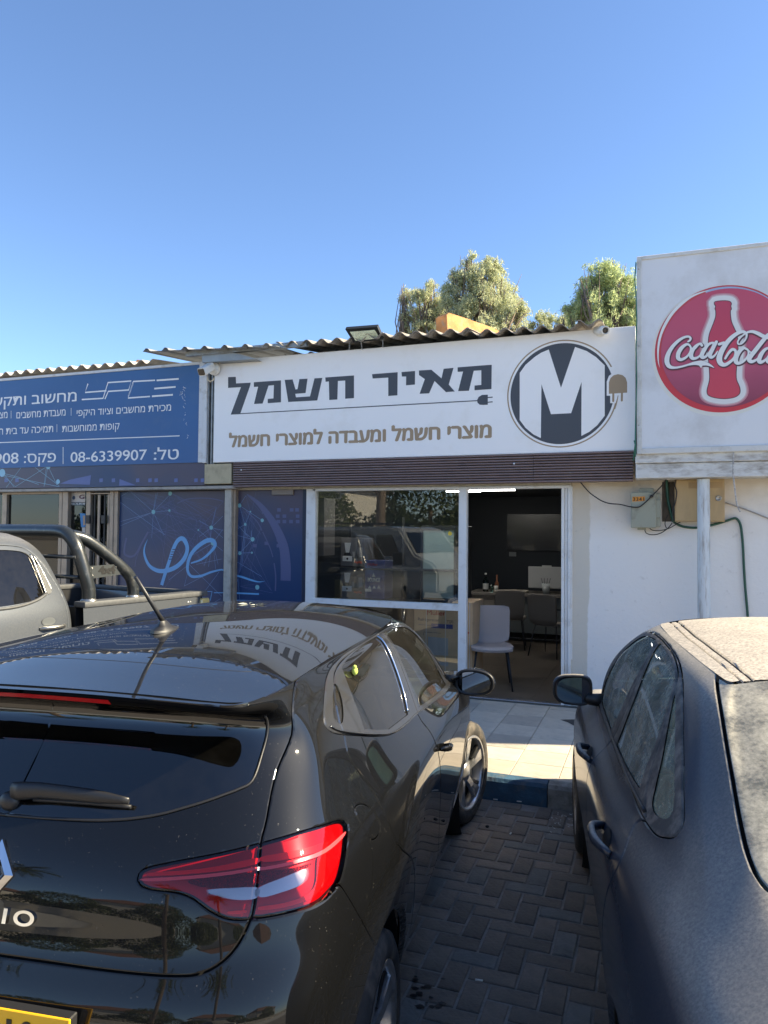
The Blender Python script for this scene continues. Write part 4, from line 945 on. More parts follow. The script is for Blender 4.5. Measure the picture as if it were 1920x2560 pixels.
for (x_, ya_, yb_) in ((461, 415, 465), (72, 432, 482), (369, 520, 571), (409, 668, 778)): stroke(mb, conv(Z1, [(x_, ya_), (x_, yb_)]), 1.7 if ya_ < 600 else 2.6, yl, n=1, caps=False)
stroke(mb, conv(Z1, [(-600, 662), (1164, 595)]), 2.8, yl, n=1, caps=False); mb.build('divider_lines', wl, BS, fixn=False)
mb = MB(); r2 = np.random.default_rng(3)
for k in range(26):
    t = r2.random(); c_ = (1180+35*t+r2.normal(0, 4), 275+345*t) if k > 9 else (1195+r2.normal(0, 9), 300+r2.normal(0, 22)); stroke(mb, conv(Z1, [c_, (c_[0]+r2.normal(0, 4), c_[1]+r2.uniform(3, 12))]), r2.uniform(.5, 1.2), yl, n=1)
o = mb.build('scratches', wl, BS, fixn=False); o['kind'] = 'stuff'
# ---- printed network vinyl
vin = bpy.data.materials.new('network_vinyl'); vin.use_nodes = True; n_ = vin.node_tree.nodes; l_ = vin.node_tree.links; b_ = n_['Principled BSDF']; b_.inputs['Roughness'].default_value = .33
tc = n_.new('ShaderNodeTexCoord'); ns = n_.new('ShaderNodeTexNoise'); ns.inputs['Scale'].default_value = .9; ns.inputs['Detail'].default_value = 2; l_.new(tc.outputs['Object'], ns.inputs[0])
cr = n_.new('ShaderNodeValToRGB'); cr.color_ramp.elements[0].color = (.016, .045, .128, 1); cr.color_ramp.elements[0].position = .38; cr.color_ramp.elements[1].color = (.068, .060, .102, 1); cr.color_ramp.elements[1].position = .60
sx = n_.new('ShaderNodeSeparateXYZ'); l_.new(tc.outputs['Object'], sx.inputs[0]); mr = n_.new('ShaderNodeMapRange'); mr.inputs[1].default_value = .8; mr.inputs[2].default_value = 2.3; mr.inputs[3].default_value = -.28; mr.inputs[4].default_value = .10; l_.new(sx.outputs[2], mr.inputs[0])
ad = n_.new('ShaderNodeMath'); l_.new(ns.outputs[0], ad.inputs[0]); l_.new(mr.outputs[0], ad.inputs[1]); l_.new(ad.outputs[0], cr.inputs[0]); l_.new(cr.outputs[0], b_.inputs[0])
net1 = mat('net_line_pale', (.16, .27, .48), .4); net2 = mat('net_line_bright', (.26, .50, .66), .4); net0 = mat('net_line_faint', (.085, .11, .25), .4); logo = mat('logo_blue', (.14, .38, .68), .35); teal = mat('node_teal', (.20, .45, .50), .4)
SP = R('printed_strip', vin, ST, -60, 1156.5, 511, 1213, YS+.02, .05)
mb = MB(); ysp = YS+.0185
for sg in ([(0, 835), (100, 925), (310, 790)], [(20, 850), (385, 925)], [(30, 840), (110, 860), (250, 910)], [(40, 930), (145, 790)], [(215, 790), (385, 920)], [(310, 795), (290, 915)], [(300, 800), (285, 925)], [(0, 800), (20, 835), (90, 925)], [(310, 790), (370, 915)], [(-200, 800), (20, 835)], [(-150, 930), (10, 830)]): stroke(mb, conv(Z1, sg), 1.0, ysp, n=1, caps=False)
mb.build('network_lines', net2, ST, fixn=False)
mb = MB()
for (x_, y_, r_) in ((14, 835, .052), (313, 793, .036), (375, 921, .05)): c_ = px(*Z1(x_, y_), ysp-.001); zz = max(c_[2], px(100, 1211, ysp)[2]+.01); disc(mb, (c_[0], zz+(.02 if y_ > 900 else 0)), r_ if y_ < 900 else .03, ysp-.001, 24)
mb.build('network_node', net2, ST, fixn=False)
mb = MB()
for x_ in (40, 110, 500, 655, 735, 892, 972, 1012, 1140, 1270, 1312): poly(mb, conv(Z1, [(x_-11, 872), (x_+11, 870), (x_+11, 894), (x_-11, 896)]), ysp)
poly(mb, conv(Z1, [(390, 905), (450, 880), (590, 850), (583, 912)]), ysp-.0004); poly(mb, conv(Z1, [(775, 875), (880, 915), (772, 918)]), ysp); mb.build('print_squares', mat('print_periwinkle', (.10, .14, .34), .4), ST, fixn=False)
R('cream_box_panel', mat('cream_metal_dirty', (.46, .40, .26), .6, dirt=(.28, .24, .16), dscale=7, damt=.5), ST, 511.5, 1160.5, 578, 1209, YS+.01, .12, .003)
mb = MB(); p0 = px(0, 1218, YS+.03); p1 = px(577, 1213, YS+.03); p2 = px(577, 1222, YS+.03); mb.bx(xW, YS+.03, p2[2], px(586, 1215, YS)[0], YG+.06, p1[2]-.002, 0, .006); mb.build('steel_lintel', mat('grimy_lintel', (.37, .35, .32), .6, dirt=(.18, .17, .15), dscale=6, damt=.5), ST)
zl = p2[2]-.001
def vb(name, m, xa, xb, Y=YG-.04, d=.09, z1=None, par=None, z0=.14, bev=.003):
    mb = MB(); mb.bx(px(xa, 1300, Y)[0], Y, z0, px(xb, 1300, Y)[0], Y+d, z1 or zl-.001, 0, bev); return mb.build(name, m, par or ST)
vb('front_post', pale_frame, 560.5, 577, YG-.10, .12); vb('front_post', bronze, 577.3, 587.5, YG-.07, .10)
VY = YG-.005
pv = []
for nm, xa, xb in (('printed_window', 293.6, 560), ('printed_window', 587.5, 765.5)):
    P_ = px(xa, 1300, VY)[0]; Q_ = px(xb, 1300, VY)[0]; mb = MB(); mb.bx(P_, VY, .16, Q_, VY+.02, zl-.01); pv.append(mb.build(nm, vin, ST))
vb('side_frame', bronze, 280, 293.6); vb('side_frame', mat('dark_navy_edge', (.01, .02, .05), .5), 756, 766, YG-.012, .03)
mb = MB(); rect(mb, 679, 1224, 732, 1237, VY-.03, .03, 0, .004); mb.build('door_closer', mat('taupe_metal', (.22, .19, .17), .45, .3), ST)
y_a, y_b, y_c = VY-.0008, VY-.0016, VY-.0024
r3 = np.random.default_rng(11)
faint, pale = MB(), MB()
nodes = [(343, 265), (476, 253), (482, 105), (823, 395), (716, 415), (865, 225), (735, 300), (765, 710), (728, 570), (838, 520), (475, 830), (640, 700), (700, 330), (330, 400), (150, 95)]
nodesR = [(1058, 212), (1148, 262), (1246, 335), (1105, 368), (1166, 492), (1060, 607), (1160, 603), (1325, 920), (1056, 770), (1205, 890), (1060, 880), (1010, 920), (1110, 130)]
def lim(pts, R_): 
    lo, hi = (62, 925) if not R_ else (1022, 1590)
    return [(min(max(x_, lo), hi), min(max(y_, 90), 1040)) for x_, y_ in pts]
for N_, R_, cnt in ((nodes, 0, 70), (nodesR, 1, 34)):
    for k in range(cnt):
        i, j = r3.integers(0, len(N_), 2)
        if i == j: continue
        (x1_, y1_), (x2_, y2_) = N_[i], N_[j]; x2_ += r3.normal(0, 60); y2_ += r3.normal(0, 60); stroke(faint, conv(ZP, lim([(x1_, y1_), (x2_, y2_)], R_)), r3.uniform(.5, 1.0), y_a, n=1, caps=False)
for sg in ([(70, 185), (440, 455)], [(70, 380), (343, 265)], [(70, 345), (343, 268)], [(75, 135), (150, 92), (343, 265)], [(343, 265), (476, 253)], [(343, 265), (482, 120)], [(343, 265), (365, 110)], [(343, 265), (378, 105)], [(343, 265), (330, 480)], [(343, 265), (430, 460)], [(823, 395), (920, 300)], [(823, 395), (920, 418)], [(823, 395), (920, 480)], [(823, 395), (813, 500)], [(823, 395), (720, 335)], [(823, 395), (725, 470)], [(823, 395), (865, 225)], [(838, 520), (920, 410)], [(838, 520), (920, 590)], [(838, 520), (765, 710)], [(838, 520), (880, 700)], [(838, 520), (640, 640)], [(838, 520), (860, 740)], [(838, 520), (800, 720)], [(640, 700), (910, 965)], [(765, 930), (890, 760)], [(600, 880), (850, 750)], [(600, 880), (640, 720)], [(470, 830), (640, 700)], [(838, 520), (716, 415)], [(910, 655), (700, 700)], [(820, 1030), (900, 985)]): stroke(pale, conv(ZP, lim(sg, 0)), 1.0, y_b, n=1, caps=False)
for sg in ([(1022, 455), (1166, 492)], [(1166, 492), (1060, 607)], [(1060, 607), (1160, 603)], [(1022, 565), (1060, 607)], [(1060, 607), (1022, 622)], [(1166, 492), (1110, 440)], [(1105, 368), (1022, 415)], [(1105, 368), (1060, 760)], [(1115, 370), (1075, 720)], [(1105, 368), (1148, 262)], [(1058, 212), (1246, 335)], [(1058, 212), (1110, 130)], [(1058, 212), (1100, 360)], [(1045, 820), (1022, 890)], [(1045, 820), (1060, 1000)], [(1160, 500), (1155, 420)], [(1022, 350), (1130, 470)], [(1022, 670), (1240, 800)]): stroke(pale, conv(ZP, lim(sg, 1)), 1.0, y_b, n=1, caps=False)
faint.build('network_lines', net0, ST, fixn=False); pale.build('network_lines', net1, ST, fixn=False)
mb = MB()
for (x_, y_, r_) in ((343, 265, 22), (476, 253, 13), (482, 112, 22), (823, 395, 20), (838, 520, 26), (716, 415, 9), (1166, 492, 21), (1060, 607, 18), (1160, 603, 10), (1246, 335, 17), (1058, 212, 20), (1105, 368, 14), (1148, 262, 8), (1205, 890, 22), (1010, 920, 20)): c_ = px(*ZP(x_, y_), y_c); disc(mb, (c_[0], c_[2]), r_/3.318*7.3/CAM_F, y_c, 20)
mb.build('network_node', teal, ST, fixn=False)
# faint arcs and squares on the right pane
mb = MB(); stroke(mb, conv(ZP, [(1120, 120), (1230, 210), (1340, 360), (1420, 540), (1440, 700), (1440, 835)]), [4, 14, 22, 28, 31, 31], y_a, caps=False); stroke(mb, conv(ZP, [(1250, 430), (1310, 560), (1335, 640)]), 3, y_a, caps=False); stroke(mb, conv(ZP, [(1345, 690), (1358, 800), (1355, 920)]), 4, y_a, caps=False); stroke(mb, conv(ZP, [(1110, 255), (1200, 340), (1245, 420)]), 3, y_a, caps=False)
for (x_, y_) in ((1385, 248), (1490, 248), (1535, 248), (1375, 300), (1430, 300), (1540, 300), (1380, 345), (1430, 345), (1485, 345), (1540, 345), (1380, 495), (1380, 545), (1185, 545), (1280, 525), (1250, 245), (1260, 265)): poly(mb, conv(ZP, [(x_-15, y_-14), (x_+15, y_-14), (x_+15, y_+14), (x_-15, y_+14)]), y_a)
stroke(mb, conv(ZP, [(120, 480), (105, 560), (110, 620), (185, 628), (250, 520), (300, 430)]), 6, y_a, caps=False)
stroke(mb, conv(ZP, [(540, 195), (620, 160), (720, 150), (830, 155), (920, 175)]), 3, y_a, caps=False); stroke(mb, conv(ZP, [(190, 720), (205, 640), (250, 530)]), 2.5, y_a, caps=False)
mb.build('print_shapes', mat('print_haze', (.085, .10, .215), .4), ST, fixn=False)
# script logo
mb = MB(); stroke(mb, conv(ZP, [(298, 488), (270, 560), (272, 630), (310, 710), (380, 752), (460, 750), (540, 715), (600, 650), (625, 570), (605, 505), (575, 485), (540, 510), (510, 570), (480, 660), (440, 780), (412, 872)]), [0, 5, 8, 10, 12, 13, 13, 13, 12, 14, 13, 12, 12, 11, 11, 11], y_c, n=8, caps=False)
stroke(mb, conv(ZP, [(655, 690), (740, 660), (810, 605), (855, 545), (840, 505), (790, 502), (720, 545), (660, 610), (630, 690), (630, 760), (665, 800), (740, 795), (820, 765), (900, 745), (925, 748)]), [4, 6, 8, 10, 12, 13, 12, 11, 10, 9, 8, 7, 6, 4.5, 4.5], y_c, n=8, caps=False)
stroke(mb, conv(ZP, [(1020, 790), (1080, 805), (1160, 832), (1220, 845), (1272, 838)]), [4, 6, 5, 3, 0], y_c, n=6, caps=False)
mb.build('script_logo', logo, ST, fixn=False)
mb = MB()
for k in range(5): stroke(mb, conv(ZP, [(500-7*k, 577+20*k), (553-12*k, 575+20*k)]), 2.6, y_c-.0008, n=1, caps=False)
mb.build('logo_stripes', mat('vinyl_dark', (.03, .04, .12), .4), ST, fixn=False)
mb = MB()
for sg in ([(765, 925), (830, 925), (815, 1000)], [(845, 935), (925, 935)]): stroke(mb, conv(ZP, sg), 2.6, y_c, n=1, caps=False)
for sg in ([(1030, 938), (1220, 946)], [(1022, 1000), (1192, 1005)]): stroke(mb, conv(ZP, sg), 4.5, y_c, n=1, caps=False)
mb.build('monogram_print', logo, ST, fixn=False)
# glazed window and grille door
gdk = glass_mat('dim_glass', (.16, .18, .19), .006, .55, dust=.012, dustcol=(.5, .5, .5))
vb('window_frame', bronze, 3.9, 15.4); vb('window_frame', bronze, 146, 154.3); vb('mullion', bronze, 155, 168.8, YG-.06, .1)
mb = MB(); mb.bx(px(15.4, 1300, YG-.04)[0], YG-.04, px(80, 1236, YG)[2], px(146, 1300, YG-.04)[0], YG+.04, zl-.001); mb.build('window_frame', bronze, ST)
mb = MB(); mb.bx(px(-220, 1300, YG)[0], YG, .2, px(146, 1300, YG)[0], YG+.006, px(80, 1236, YG)[2]); mb.build('window_pane', gdk, ST); mb = MB(); mb.bx(px(168.8, 1300, YG)[0], YG, .2, px(214, 1300, YG)[0], YG+.006, zl-.01); mb.build('window_pane', gdk, ST)
mb = MB(); mb.bx(px(20, 1300, YG+1.5)[0], YG+1.5, .15, px(150, 1300, YG+1.5)[0], YG+1.9, 1.55); mb.bx(px(40, 1300, YG+2)[0], YG+2.2, .15, px(95, 1300, YG+2)[0], YG+2.5, 2.1); mb.build('shelving', mat('dim_shelf', (.30, .31, .33), .7), ST)
vb('window_frame', bronze, -230, -218)
st_m = mat('sticker_beige', (.52, .47, .42), .5)
SK = empty('security_sticker', px(190, 1256, YG), 'beige security company sticker with letter G and phone strip in the narrow pane', 'sticker')
ysk = YG-.003
mb = MB(); poly(mb, [(169.8, 1224), (213, 1222.5), (213, 1255.5), (169.8, 1255.5)], ysk); mb.build('sticker_sheet', st_m, SK, fixn=False)
mb = MB(); poly(mb, [(169.8, 1255.5), (213, 1255.5), (213, 1263.5), (169.8, 1263.5)], ysk); mb.build('sticker_band', mat('dark_teal_band', (.02, .045, .06), .5), SK, fixn=False)
text('sticker_text', '1700-70-99-99', wl, SK, 174.5, 212.6, 1262.3, 5, ysk-.001, bold=.02, ref='0'); text('sticker_text', 'G', mat('plum_ink', (.10, .03, .06), .5), SK, 198.5, 210.5, 1247.5, 11, ysk-.001, bold=.05)
text('sticker_text', HEB('מוקד חם מוגן ע"י'), mat('plum_ink'), SK, 174, 213, 1231, 4.5, ysk-.001, bold=.02, ref='מ')
mb = MB(); c_ = px(184.4, 1244.5, ysk-.001); disc(mb, (c_[0], c_[2]), .024, ysk-.001, 24); mb.build('sticker_emblem', mat('navy_ink', (.03, .06, .12), .5), SK, fixn=False)
mb = MB(); poly(mb, [(199.5, 1283), (213.5, 1284), (213.5, 1317), (203, 1318)], ysk); FLY = mb.build('blue_flyer', mat('flyer_blue', (.03, .22, .50), .5), None, fixn=False); tag(FLY, 'small bright blue flyer taped to the narrow pane beside the bronze door', 'flyer')
mb = MB(); poly(mb, [(207, 1289), (212.5, 1289), (212.5, 1312), (208, 1314)], ysk-.001); mb.build('flyer_print', mat('flyer_tan', (.45, .30, .18), .6), FLY, fixn=False)
mb = MB(); poly(mb, [(205, 1318.5), (213, 1318.5), (213, 1337), (205, 1337)], ysk); mb.build('paper_slip', st_m, FLY, fixn=False)
DR = empty('grille_door', px(250, 1500, YG), 'bronze framed glass door behind vertical bars with iron scrolls', 'door')
YD = YG-.05
vb('door_stile', bronze, 214, 224.7, YD, .08, None, DR); vb('door_stile', bronze, 284.5-11, 284.5-2, YD, .06, None, DR)
mb = MB(); mb.bx(px(224.7, 1300, YD)[0], YD, px(250, 1235, YD)[2], px(273.5, 1300, YD)[0], YD+.06, zl-.02); mb.build('door_rail', bronze, DR)
mb = MB(); mb.bx(px(224.7, 1300, YG)[0], YG+.004, .2, px(273.5, 1300, YG)[0], YG+.01, zl-.05); mb.build('door_pane', gdk, DR)
for xa, xb, m in ((243, 249, bronze), (267.5, 273.4, bronze), (234, 237, mat('black_iron', (.02, .02, .02), .5)), (259, 262, mat('black_iron'))): vb('grille_bar', m, xa, xb, YD+.015, .02, px(250, 1236, YD)[2], DR)
for xa in (214, 252.5):
    mb = MB(); rect(mb, xa, 1288, xa+9, 1309, YD-.03, .03, 0, .003); mb.build('door_handle', mat('black_iron'), DR)
for (xc, yc_, r_) in ((231, 1350, .035), (258, 1350, .035), (272, 1350, .03), (236, 1449, .026), (256, 1452, .03), (274, 1448, .026)):
    c_ = px(xc, yc_, YD+.02); pts = [c_+np.array([r_*(1-t/9)*math.cos(t*1.0), 0, r_*(1-t/9)*math.sin(t*1.0)]) for t in np.linspace(0, 7, 20)]; mb = MB(); mb.tube(pts, .004, 5); mb.build('iron_scroll', mat('black_iron'), DR)
mb = MB(); mb.bx(px(170, 1300, YG+.8)[0], YG+.8, .15, px(290, 1300, YG+.8)[0], YG+1.2, 1.05); mb.build('counter', mat('pale_counter', (.55, .56, .56), .5), ST)
# roof over the blue sign
a = px(0, 936, 7.10); b = px(372, 899, 7.10)
pale_asb = mat('pale_fibre_cement', (.52, .47, .40), .9, bump=.6, bscale=45, var=.2, vscale=10, dirt=(.24, .20, .17), dscale=6, damt=.4)
x = b[0]-1.05; k = 0
while x > -9.5:
    corr('roof_sheet', ST, x, x+1.09, 7.12-.01*(k % 2), 8.9, a[2]-.0+.004*(k % 2), a[2]+.004*(k % 2), .13, ph=.4, m=pale_asb, th=.008); x -= 1.062; k += 1
mb = MB(); mb.prism([px(x_, y_, 7.5) for x_, y_ in ((330, 912), (343, 899), (352, 900), (368, 912))], (0, .3, 0)); mb.build('ridge_piece', mat('sunlit_terracotta'), ST)
# ---------------------------------------------------------------- inside the shop
fab = mat('grey_chair_fabric', (.42, .40, .42), .85, bump=.3, bscale=200); fab2 = mat('taupe_chair_fabric', (.21, .19, .165), .85, bump=.3, bscale=200); leg_m = mat('dark_chair_leg', (.02, .024, .03), .5)
def chair(x, y, rz, m, label, arms=False):
    t = empty('chair', (0, 0, 0), label, 'chair', 'upholstered chairs in the electrical shop', mw=Matrix.Translation((x, y, .1525)) @ Matrix.Rotation(rz, 4, 'Z')); LOCAL.add(t.name)
    # shell: seat and back as one bent pad; front of the seat is -y
    def pad(path, w0, w1, th, name):
        mb = MB(); n = len(path); rows = []
        for k, (py, pz_) in enumerate(path):
            s = k/(n-1); w = w0*(1-s)+w1*s; ed = min(s, 1-s)*n; w *= (1-.30*max(0, 1-ed/2.0)**2)
            rows.append([(w*math.copysign(abs(c)**.8, c), py, pz_, -.012*(1-c*c)) for c in np.linspace(-1, 1, 11)])
        d = np.gradient(np.array(path, float), axis=0); nn = np.stack([-d[:, 1], d[:, 0]], 1); nn /= np.linalg.norm(nn, axis=1, keepdims=True)
        A = [[mb.bm.verts.new((q[0], q[1]+nn[k][0]*q[3], q[2]+nn[k][1]*q[3])) for q in r] for k, r in enumerate(rows)]
        B = [[mb.bm.verts.new((q[0]*.985, q[1]+nn[k][0]*(q[3]-th), q[2]+nn[k][1]*(q[3]-th))) for q in r] for k, r in enumerate(rows)]
        for G_, fl in ((A, 1), (B, 0)):
            for i in range(n-1):
                for j in range(10):
                    f = (G_[i][j], G_[i][j+1], G_[i+1][j+1], G_[i+1][j]); mb.bm.faces.new(f if fl else f[::-1])
        for i in range(n-1): mb.bm.faces.new((A[i][0], A[i+1][0], B[i+1][0], B[i][0])); mb.bm.faces.new((A[i][-1], B[i][-1], B[i+1][-1], A[i+1][-1]))
        for j in range(10): mb.bm.faces.new((A[0][j], B[0][j], B[0][j+1], A[0][j+1])); mb.bm.faces.new((A[-1][j], A[-1][j+1], B[-1][j+1], B[-1][j]))
        bmesh.ops.recalc_face_normals(mb.bm, faces=mb.bm.faces[:]); return mb.build(name, m, t, auto=45)
    pad([(-.24, .435), (-.22, .452), (-.15, .462), (-.05, .46), (.05, .455), (.14, .455), (.19, .462)], .235, .205, .035, 'seat')
    pad([(.175, .462), (.205, .48), (.225, .53), (.24, .62), (.25, .72), (.262, .80), (.268, .84), (.27, .855)], .205, .215, .03, 'backrest')
    for sx in (-1, 1):
        for (y0, y1) in ((-.16, -.24), (.16, .25)):
            mb = MB(); mb.tube([(sx*.16, y0, .43), (sx*.215, y1, 0)], [.012, .009], 8); mb.build('leg', leg_m, t)
    mb = MB(); mb.bx(-.17, -.17, .415, .17, .17, .43); mb.build('seat_frame', leg_m, t)
    if arms:
        for sx in (-1, 1):
            mb = MB(); mb.tube([(sx*.22, -.2, .44), (sx*.235, -.15, .63), (sx*.235, .05, .64), (sx*.21, .25, .66)], .012, 8); mb.build('armrest', leg_m, t)
    return t
chair(-1.64, 7.90, math.radians(14), fab, 'grey upholstered chair facing out just inside the open doorway')
chair(-1.30, 10.25, math.radians(160), fab2, 'taupe armchair with dark frame turned to the desk under the white monitor', True)
chair(-1.95, 10.75, math.radians(188), fab2, 'dim dark chair half hidden behind the grey chair, before the desk', False)
DK = empty('desk', (-1.8, 11.4, .1525), 'long taupe desk across the back of the electrical shop', 'desk')
dm = mat('taupe_laminate', (.19, .17, .145), .5, var=.1, vscale=3, stretch=(1, 1, 12))
mb = MB(); mb.bx(-2.72, 11.25, .86, .30, 12.0, .90, 0, .003); mb.build('desk_top', dm, DK)
mb = MB(); mb.bx(-2.70, 11.27, .155, -2.66, 11.98, .859); mb.build('desk_side', dm, DK); mb = MB(); mb.bx(.24, 11.27, .155, .28, 11.98, .859); mb.build('desk_side', dm, DK)
mb = MB(); mb.bx(-2.659, 11.30, .30, -2.30, 11.32, .859); mb.build('front_panel', mat('pale_laminate', (.24, .21, .17), .5), DK); mb = MB(); mb.bx(-2.299, 11.32, .30, .239, 11.34, .859); mb.build('front_panel', mat('slate_laminate', (.10, .115, .12), .5), DK)
mb = MB(); mb.tube([(-2.3, 11.25, .22), (-1.2, 11.25, .22)], .015, 6); mb.build('foot_rail', leg_m, DK)
MN = empty('monitor', (-1.35, 11.5, .90), 'white backed computer monitor standing on the right of the desk', 'monitor')
a, b = px(1320.5, 1416, 11.5), px(1420, 1473, 11.5)
mb = MB(); mb.bx(a[0], 11.5, b[2], b[0]+.1, 11.54, a[2], 0, .008, 2); mb.build('monitor_back', mat('matt_grey_white', (.36, .36, .35), .6), MN)
mb = MB(); mb.bx(-1.05, 11.53, .90, -.98, 11.57, 1.15); mb.bx(-1.14, 11.45, .90, -.88, 11.65, .912); mb.build('monitor_stand', leg_m, MN); mb = MB(); mb.bx(px(1355, 1415, 11.5)[0], 11.505, a[2]-.001, px(1378, 1415, 11.5)[0], 11.535, a[2]+.02); mb.build('webcam', mat('matt_grey_white'), MN)
a, b = px(1269, 1286, 12.58), px(1420, 1378, 12.58)
mb = MB(); mb.bx(a[0], 12.55, b[2], b[0], 12.59, a[2]); tag(mb.build('wall_screen', mat('screen_black', (.02, .022, .028), .22, coat=.5)), 'dark flat screen hanging on the navy back wall of the shop', 'screen')
a, b = px(1273, 1380, 12.58), px(1290, 1391, 12.58); mb = MB(); mb.bx(a[0], 12.57, b[2], b[0], 12.599, a[2]); tag(mb.build('wall_socket', mat('grey_socket', (.16, .17, .18), .5)), 'small grey wall socket plate just below the dark screen', 'socket')
# things on the desk
gz = glass_mat('bottle_glass', (.45, .6, .58), .02, 1.)
def on(x, y, Y=11.45): p = px(x, y, Y); return np.array([p[0], Y, .901])
p = on(1214, 1478); BT = empty('bottle', p, 'clear water bottle with label on the left of the desk', 'bottle')
mb = MB(); mb.lathe(p, (0, 0, 1), [(0, 0), (0, .045), (.16, .045), (.20, .03), (.235, .015), (.27, .015)], 20); mb.build('bottle_body', gz, BT); mb = MB(); mb.lathe(p, (0, 0, 1), [(.04, .046), (.13, .046)], 20); mb.build('bottle_label', mat('pale_label', (.5, .5, .48), .6), BT); mb = MB(); mb.lathe(p, (0, 0, 1), [(.27, .017), (.295, .017), (.295, 0)], 12); mb.build('bottle_cap', mat('pale_label'), BT)
for xx, hh_, lb, nm in ((1229, .12, 'small clear drinking glass right of the water bottle', 'glass'), (1240, .10, 'short pale cup between the glass and the papers', 'cup')):
    p = on(xx, 1478, 11.42); mb = MB(); mb.lathe(p, (0, 0, 1), [(0, 0), (0, .028), (hh_, .034), (hh_, .031), (.006, .025)], 18); tag(mb.build(nm, gz if nm == 'glass' else mat('pale_cup', (.5, .48, .43), .5)), lb, nm)
p = on(1242, 1478, 11.6); mb = MB(); mb.lathe(p, (0, 0, 1), [(0, 0), (0, .032), (.13, .032), (.17, .013), (.26, .013), (.26, 0)], 18); tag(mb.build('bottle', mat('rust_bottle', (.20, .07, .03), .3)), 'slim rust brown bottle with long neck behind the cup', 'bottle')
for k, (xx, w_, lb) in enumerate(((1262, .17, 'crumpled pale paper pile left of the middle of the desk'), (1296, .14, 'flat pale parcel right of the paper pile on the desk'))):
    p = on(xx, 1478, 11.45); mb = MB(); mb.bx(p[0]-w_, 11.38, .901, p[0]+w_, 11.56, .93+.015*k, 0, .01); 
    for v in mb.bm.verts: v.co += Vector((rng.normal(0, .008), rng.normal(0, .008), rng.normal(0, .006) if v.co.z > .92 else 0))
    tag(mb.build('paper_pile' if k == 0 else 'parcel', mat('beige_paper', (.40, .36, .29), .8)), lb, 'paper' if k == 0 else 'parcel')
p = on(1365, 1484, 11.3); PH = empty('pen_holder', p, 'wire pen holder with pens in front of the white monitor', 'pen holder'); mb = MB(); mb.lathe(p, (0, 0, 1), [(0, 0), (0, .045), (.17, .065), (.17, .058), (.01, .04)], 16); mb.build('holder_cup', mat('frosted_holder', (.36, .38, .37), .4), PH)
for k in range(4):
    mb = MB(); a_ = -.5+.35*k; mb.tube([p+np.array([.01*k-.02, 0, .05]), p+np.array([.01*k-.02+.11*math.sin(a_), 0, .25])], .004, 5); mb.build('pen', leg_m, PH)
# cartons and goods behind the window
card = mat('carton_brown', (.62, .44, .27), .8, var=.12, vscale=8, bump=.15, bscale=60); red_i = mat('print_red_ink', (.42, .03, .025), .6); ink = mat('print_navy_ink', (.03, .035, .07), .6); barb = mat('print_blue_bar', (.05, .06, .22), .6); grey_i = mat('print_grey', (.42, .43, .45), .5); strap = mat('white_strap', (.62, .60, .55), .5)
Z8 = lambda x, y: (840+x/4.879, 1330+y/4.879)
YB = 7.62; a, b = px(*Z8(955, 930), YB), px(*Z8(1660, 930), YB)
BX = empty('refrigerator_carton', (a[0], YB, .15), 'brown refrigerator carton with red and blue print behind the lower window pane', 'carton', 'appliance goods behind the shop window')
zt_ = px(*Z8(955, 925), YB)[2]; mb = MB(); mb.bx(a[0], YB, .155, px(*Z8(1525, 930), YB)[0], YB+.62, zt_, 0, .004); mb.build('carton_body', card, BX)
yb1 = YB-.0015
text('carton_print', 'Müller', red_i, BX, *[Z8(1110, 1022)[0], Z8(1335, 1022)[0], Z8(1335, 1022)[1]], 12.5, yb1, bold=.03); text('carton_print', 'Refrigerator', ink, BX, Z8(1000, 1085)[0], Z8(1255, 1085)[0], Z8(1255, 1093)[1], 7.5, yb1, bold=.012, ref='R'); text('carton_print', HEB('מקרר'), ink, BX, Z8(1350, 1110)[0], Z8(1428, 1110)[0], Z8(1428, 1114)[1], 7, yb1, bold=.01, ref='מ')
mb = MB(); poly(mb, conv(Z8, [(1162, 1115), (1425, 1130), (1425, 1185), (1162, 1170)]), yb1); stroke(mb, conv(Z8, [(1005, 1128), (1162, 1140)]), .9, yb1, n=1, caps=False); mb.build('carton_bar', barb, BX, fixn=False)
text('carton_print', '475mm', ink, BX, Z8(1190, 1230)[0], Z8(1280, 1240)[0], Z8(1280, 1240)[1], 3, yb1, ref='4', bold=.01)
mb = MB(); stroke(mb, conv(Z8, [(1068, 1260), (1068, 1220), (1175, 1225)]), 1.2, yb1, n=1, caps=False); mb.build('carton_line', ink, BX, fixn=False)
mb = MB(); poly(mb, conv(Z8, [(1122, 1275), (1368, 1298), (1368, 1640), (1122, 1600)]), yb1); mb.build('carton_picture', grey_i, BX, fixn=False)
mb = MB(); poly(mb, conv(Z8, [(1190, 1500), (1525, 1520), (1525, 1590), (1240, 1580)]), yb1-.0006); mb.build('carton_band', mat('carton_pale_band', (.55, .40, .24), .8), BX, fixn=False)
for xx in (1103, 1338):
    mb = MB(); mb.bx(px(*Z8(xx-5, 950), YB)[0], YB-.004, .16, px(*Z8(xx+5, 950), YB)[0], YB-.001, zt_+.003); mb.build('carton_strap', strap, BX)
a, b = px(1164, 1506, 7.75), px(1181, 1506, 7.75)
BX2 = empty('tall_carton', (a[0], 7.75, .15), 'tall narrow brown carton just inside the doorway, left of the grey chair', 'carton', 'appliance goods behind the shop window'); mb = MB(); mb.bx(a[0]-.15, 7.75, .155, b[0], 8.3, a[2], 0, .004); mb.build('carton_body', card, BX2)
text('carton_print', 'ler', red_i, BX2, 1165, 1175, 1585, 8, 7.7485, bold=.03, ref='l'); mb = MB(); mb.bx(px(1173.5, 1500, 7.745)[0], 7.746, .16, px(1175, 1500, 7.745)[0], 7.749, a[2]); mb.build('carton_strap', strap, BX2)
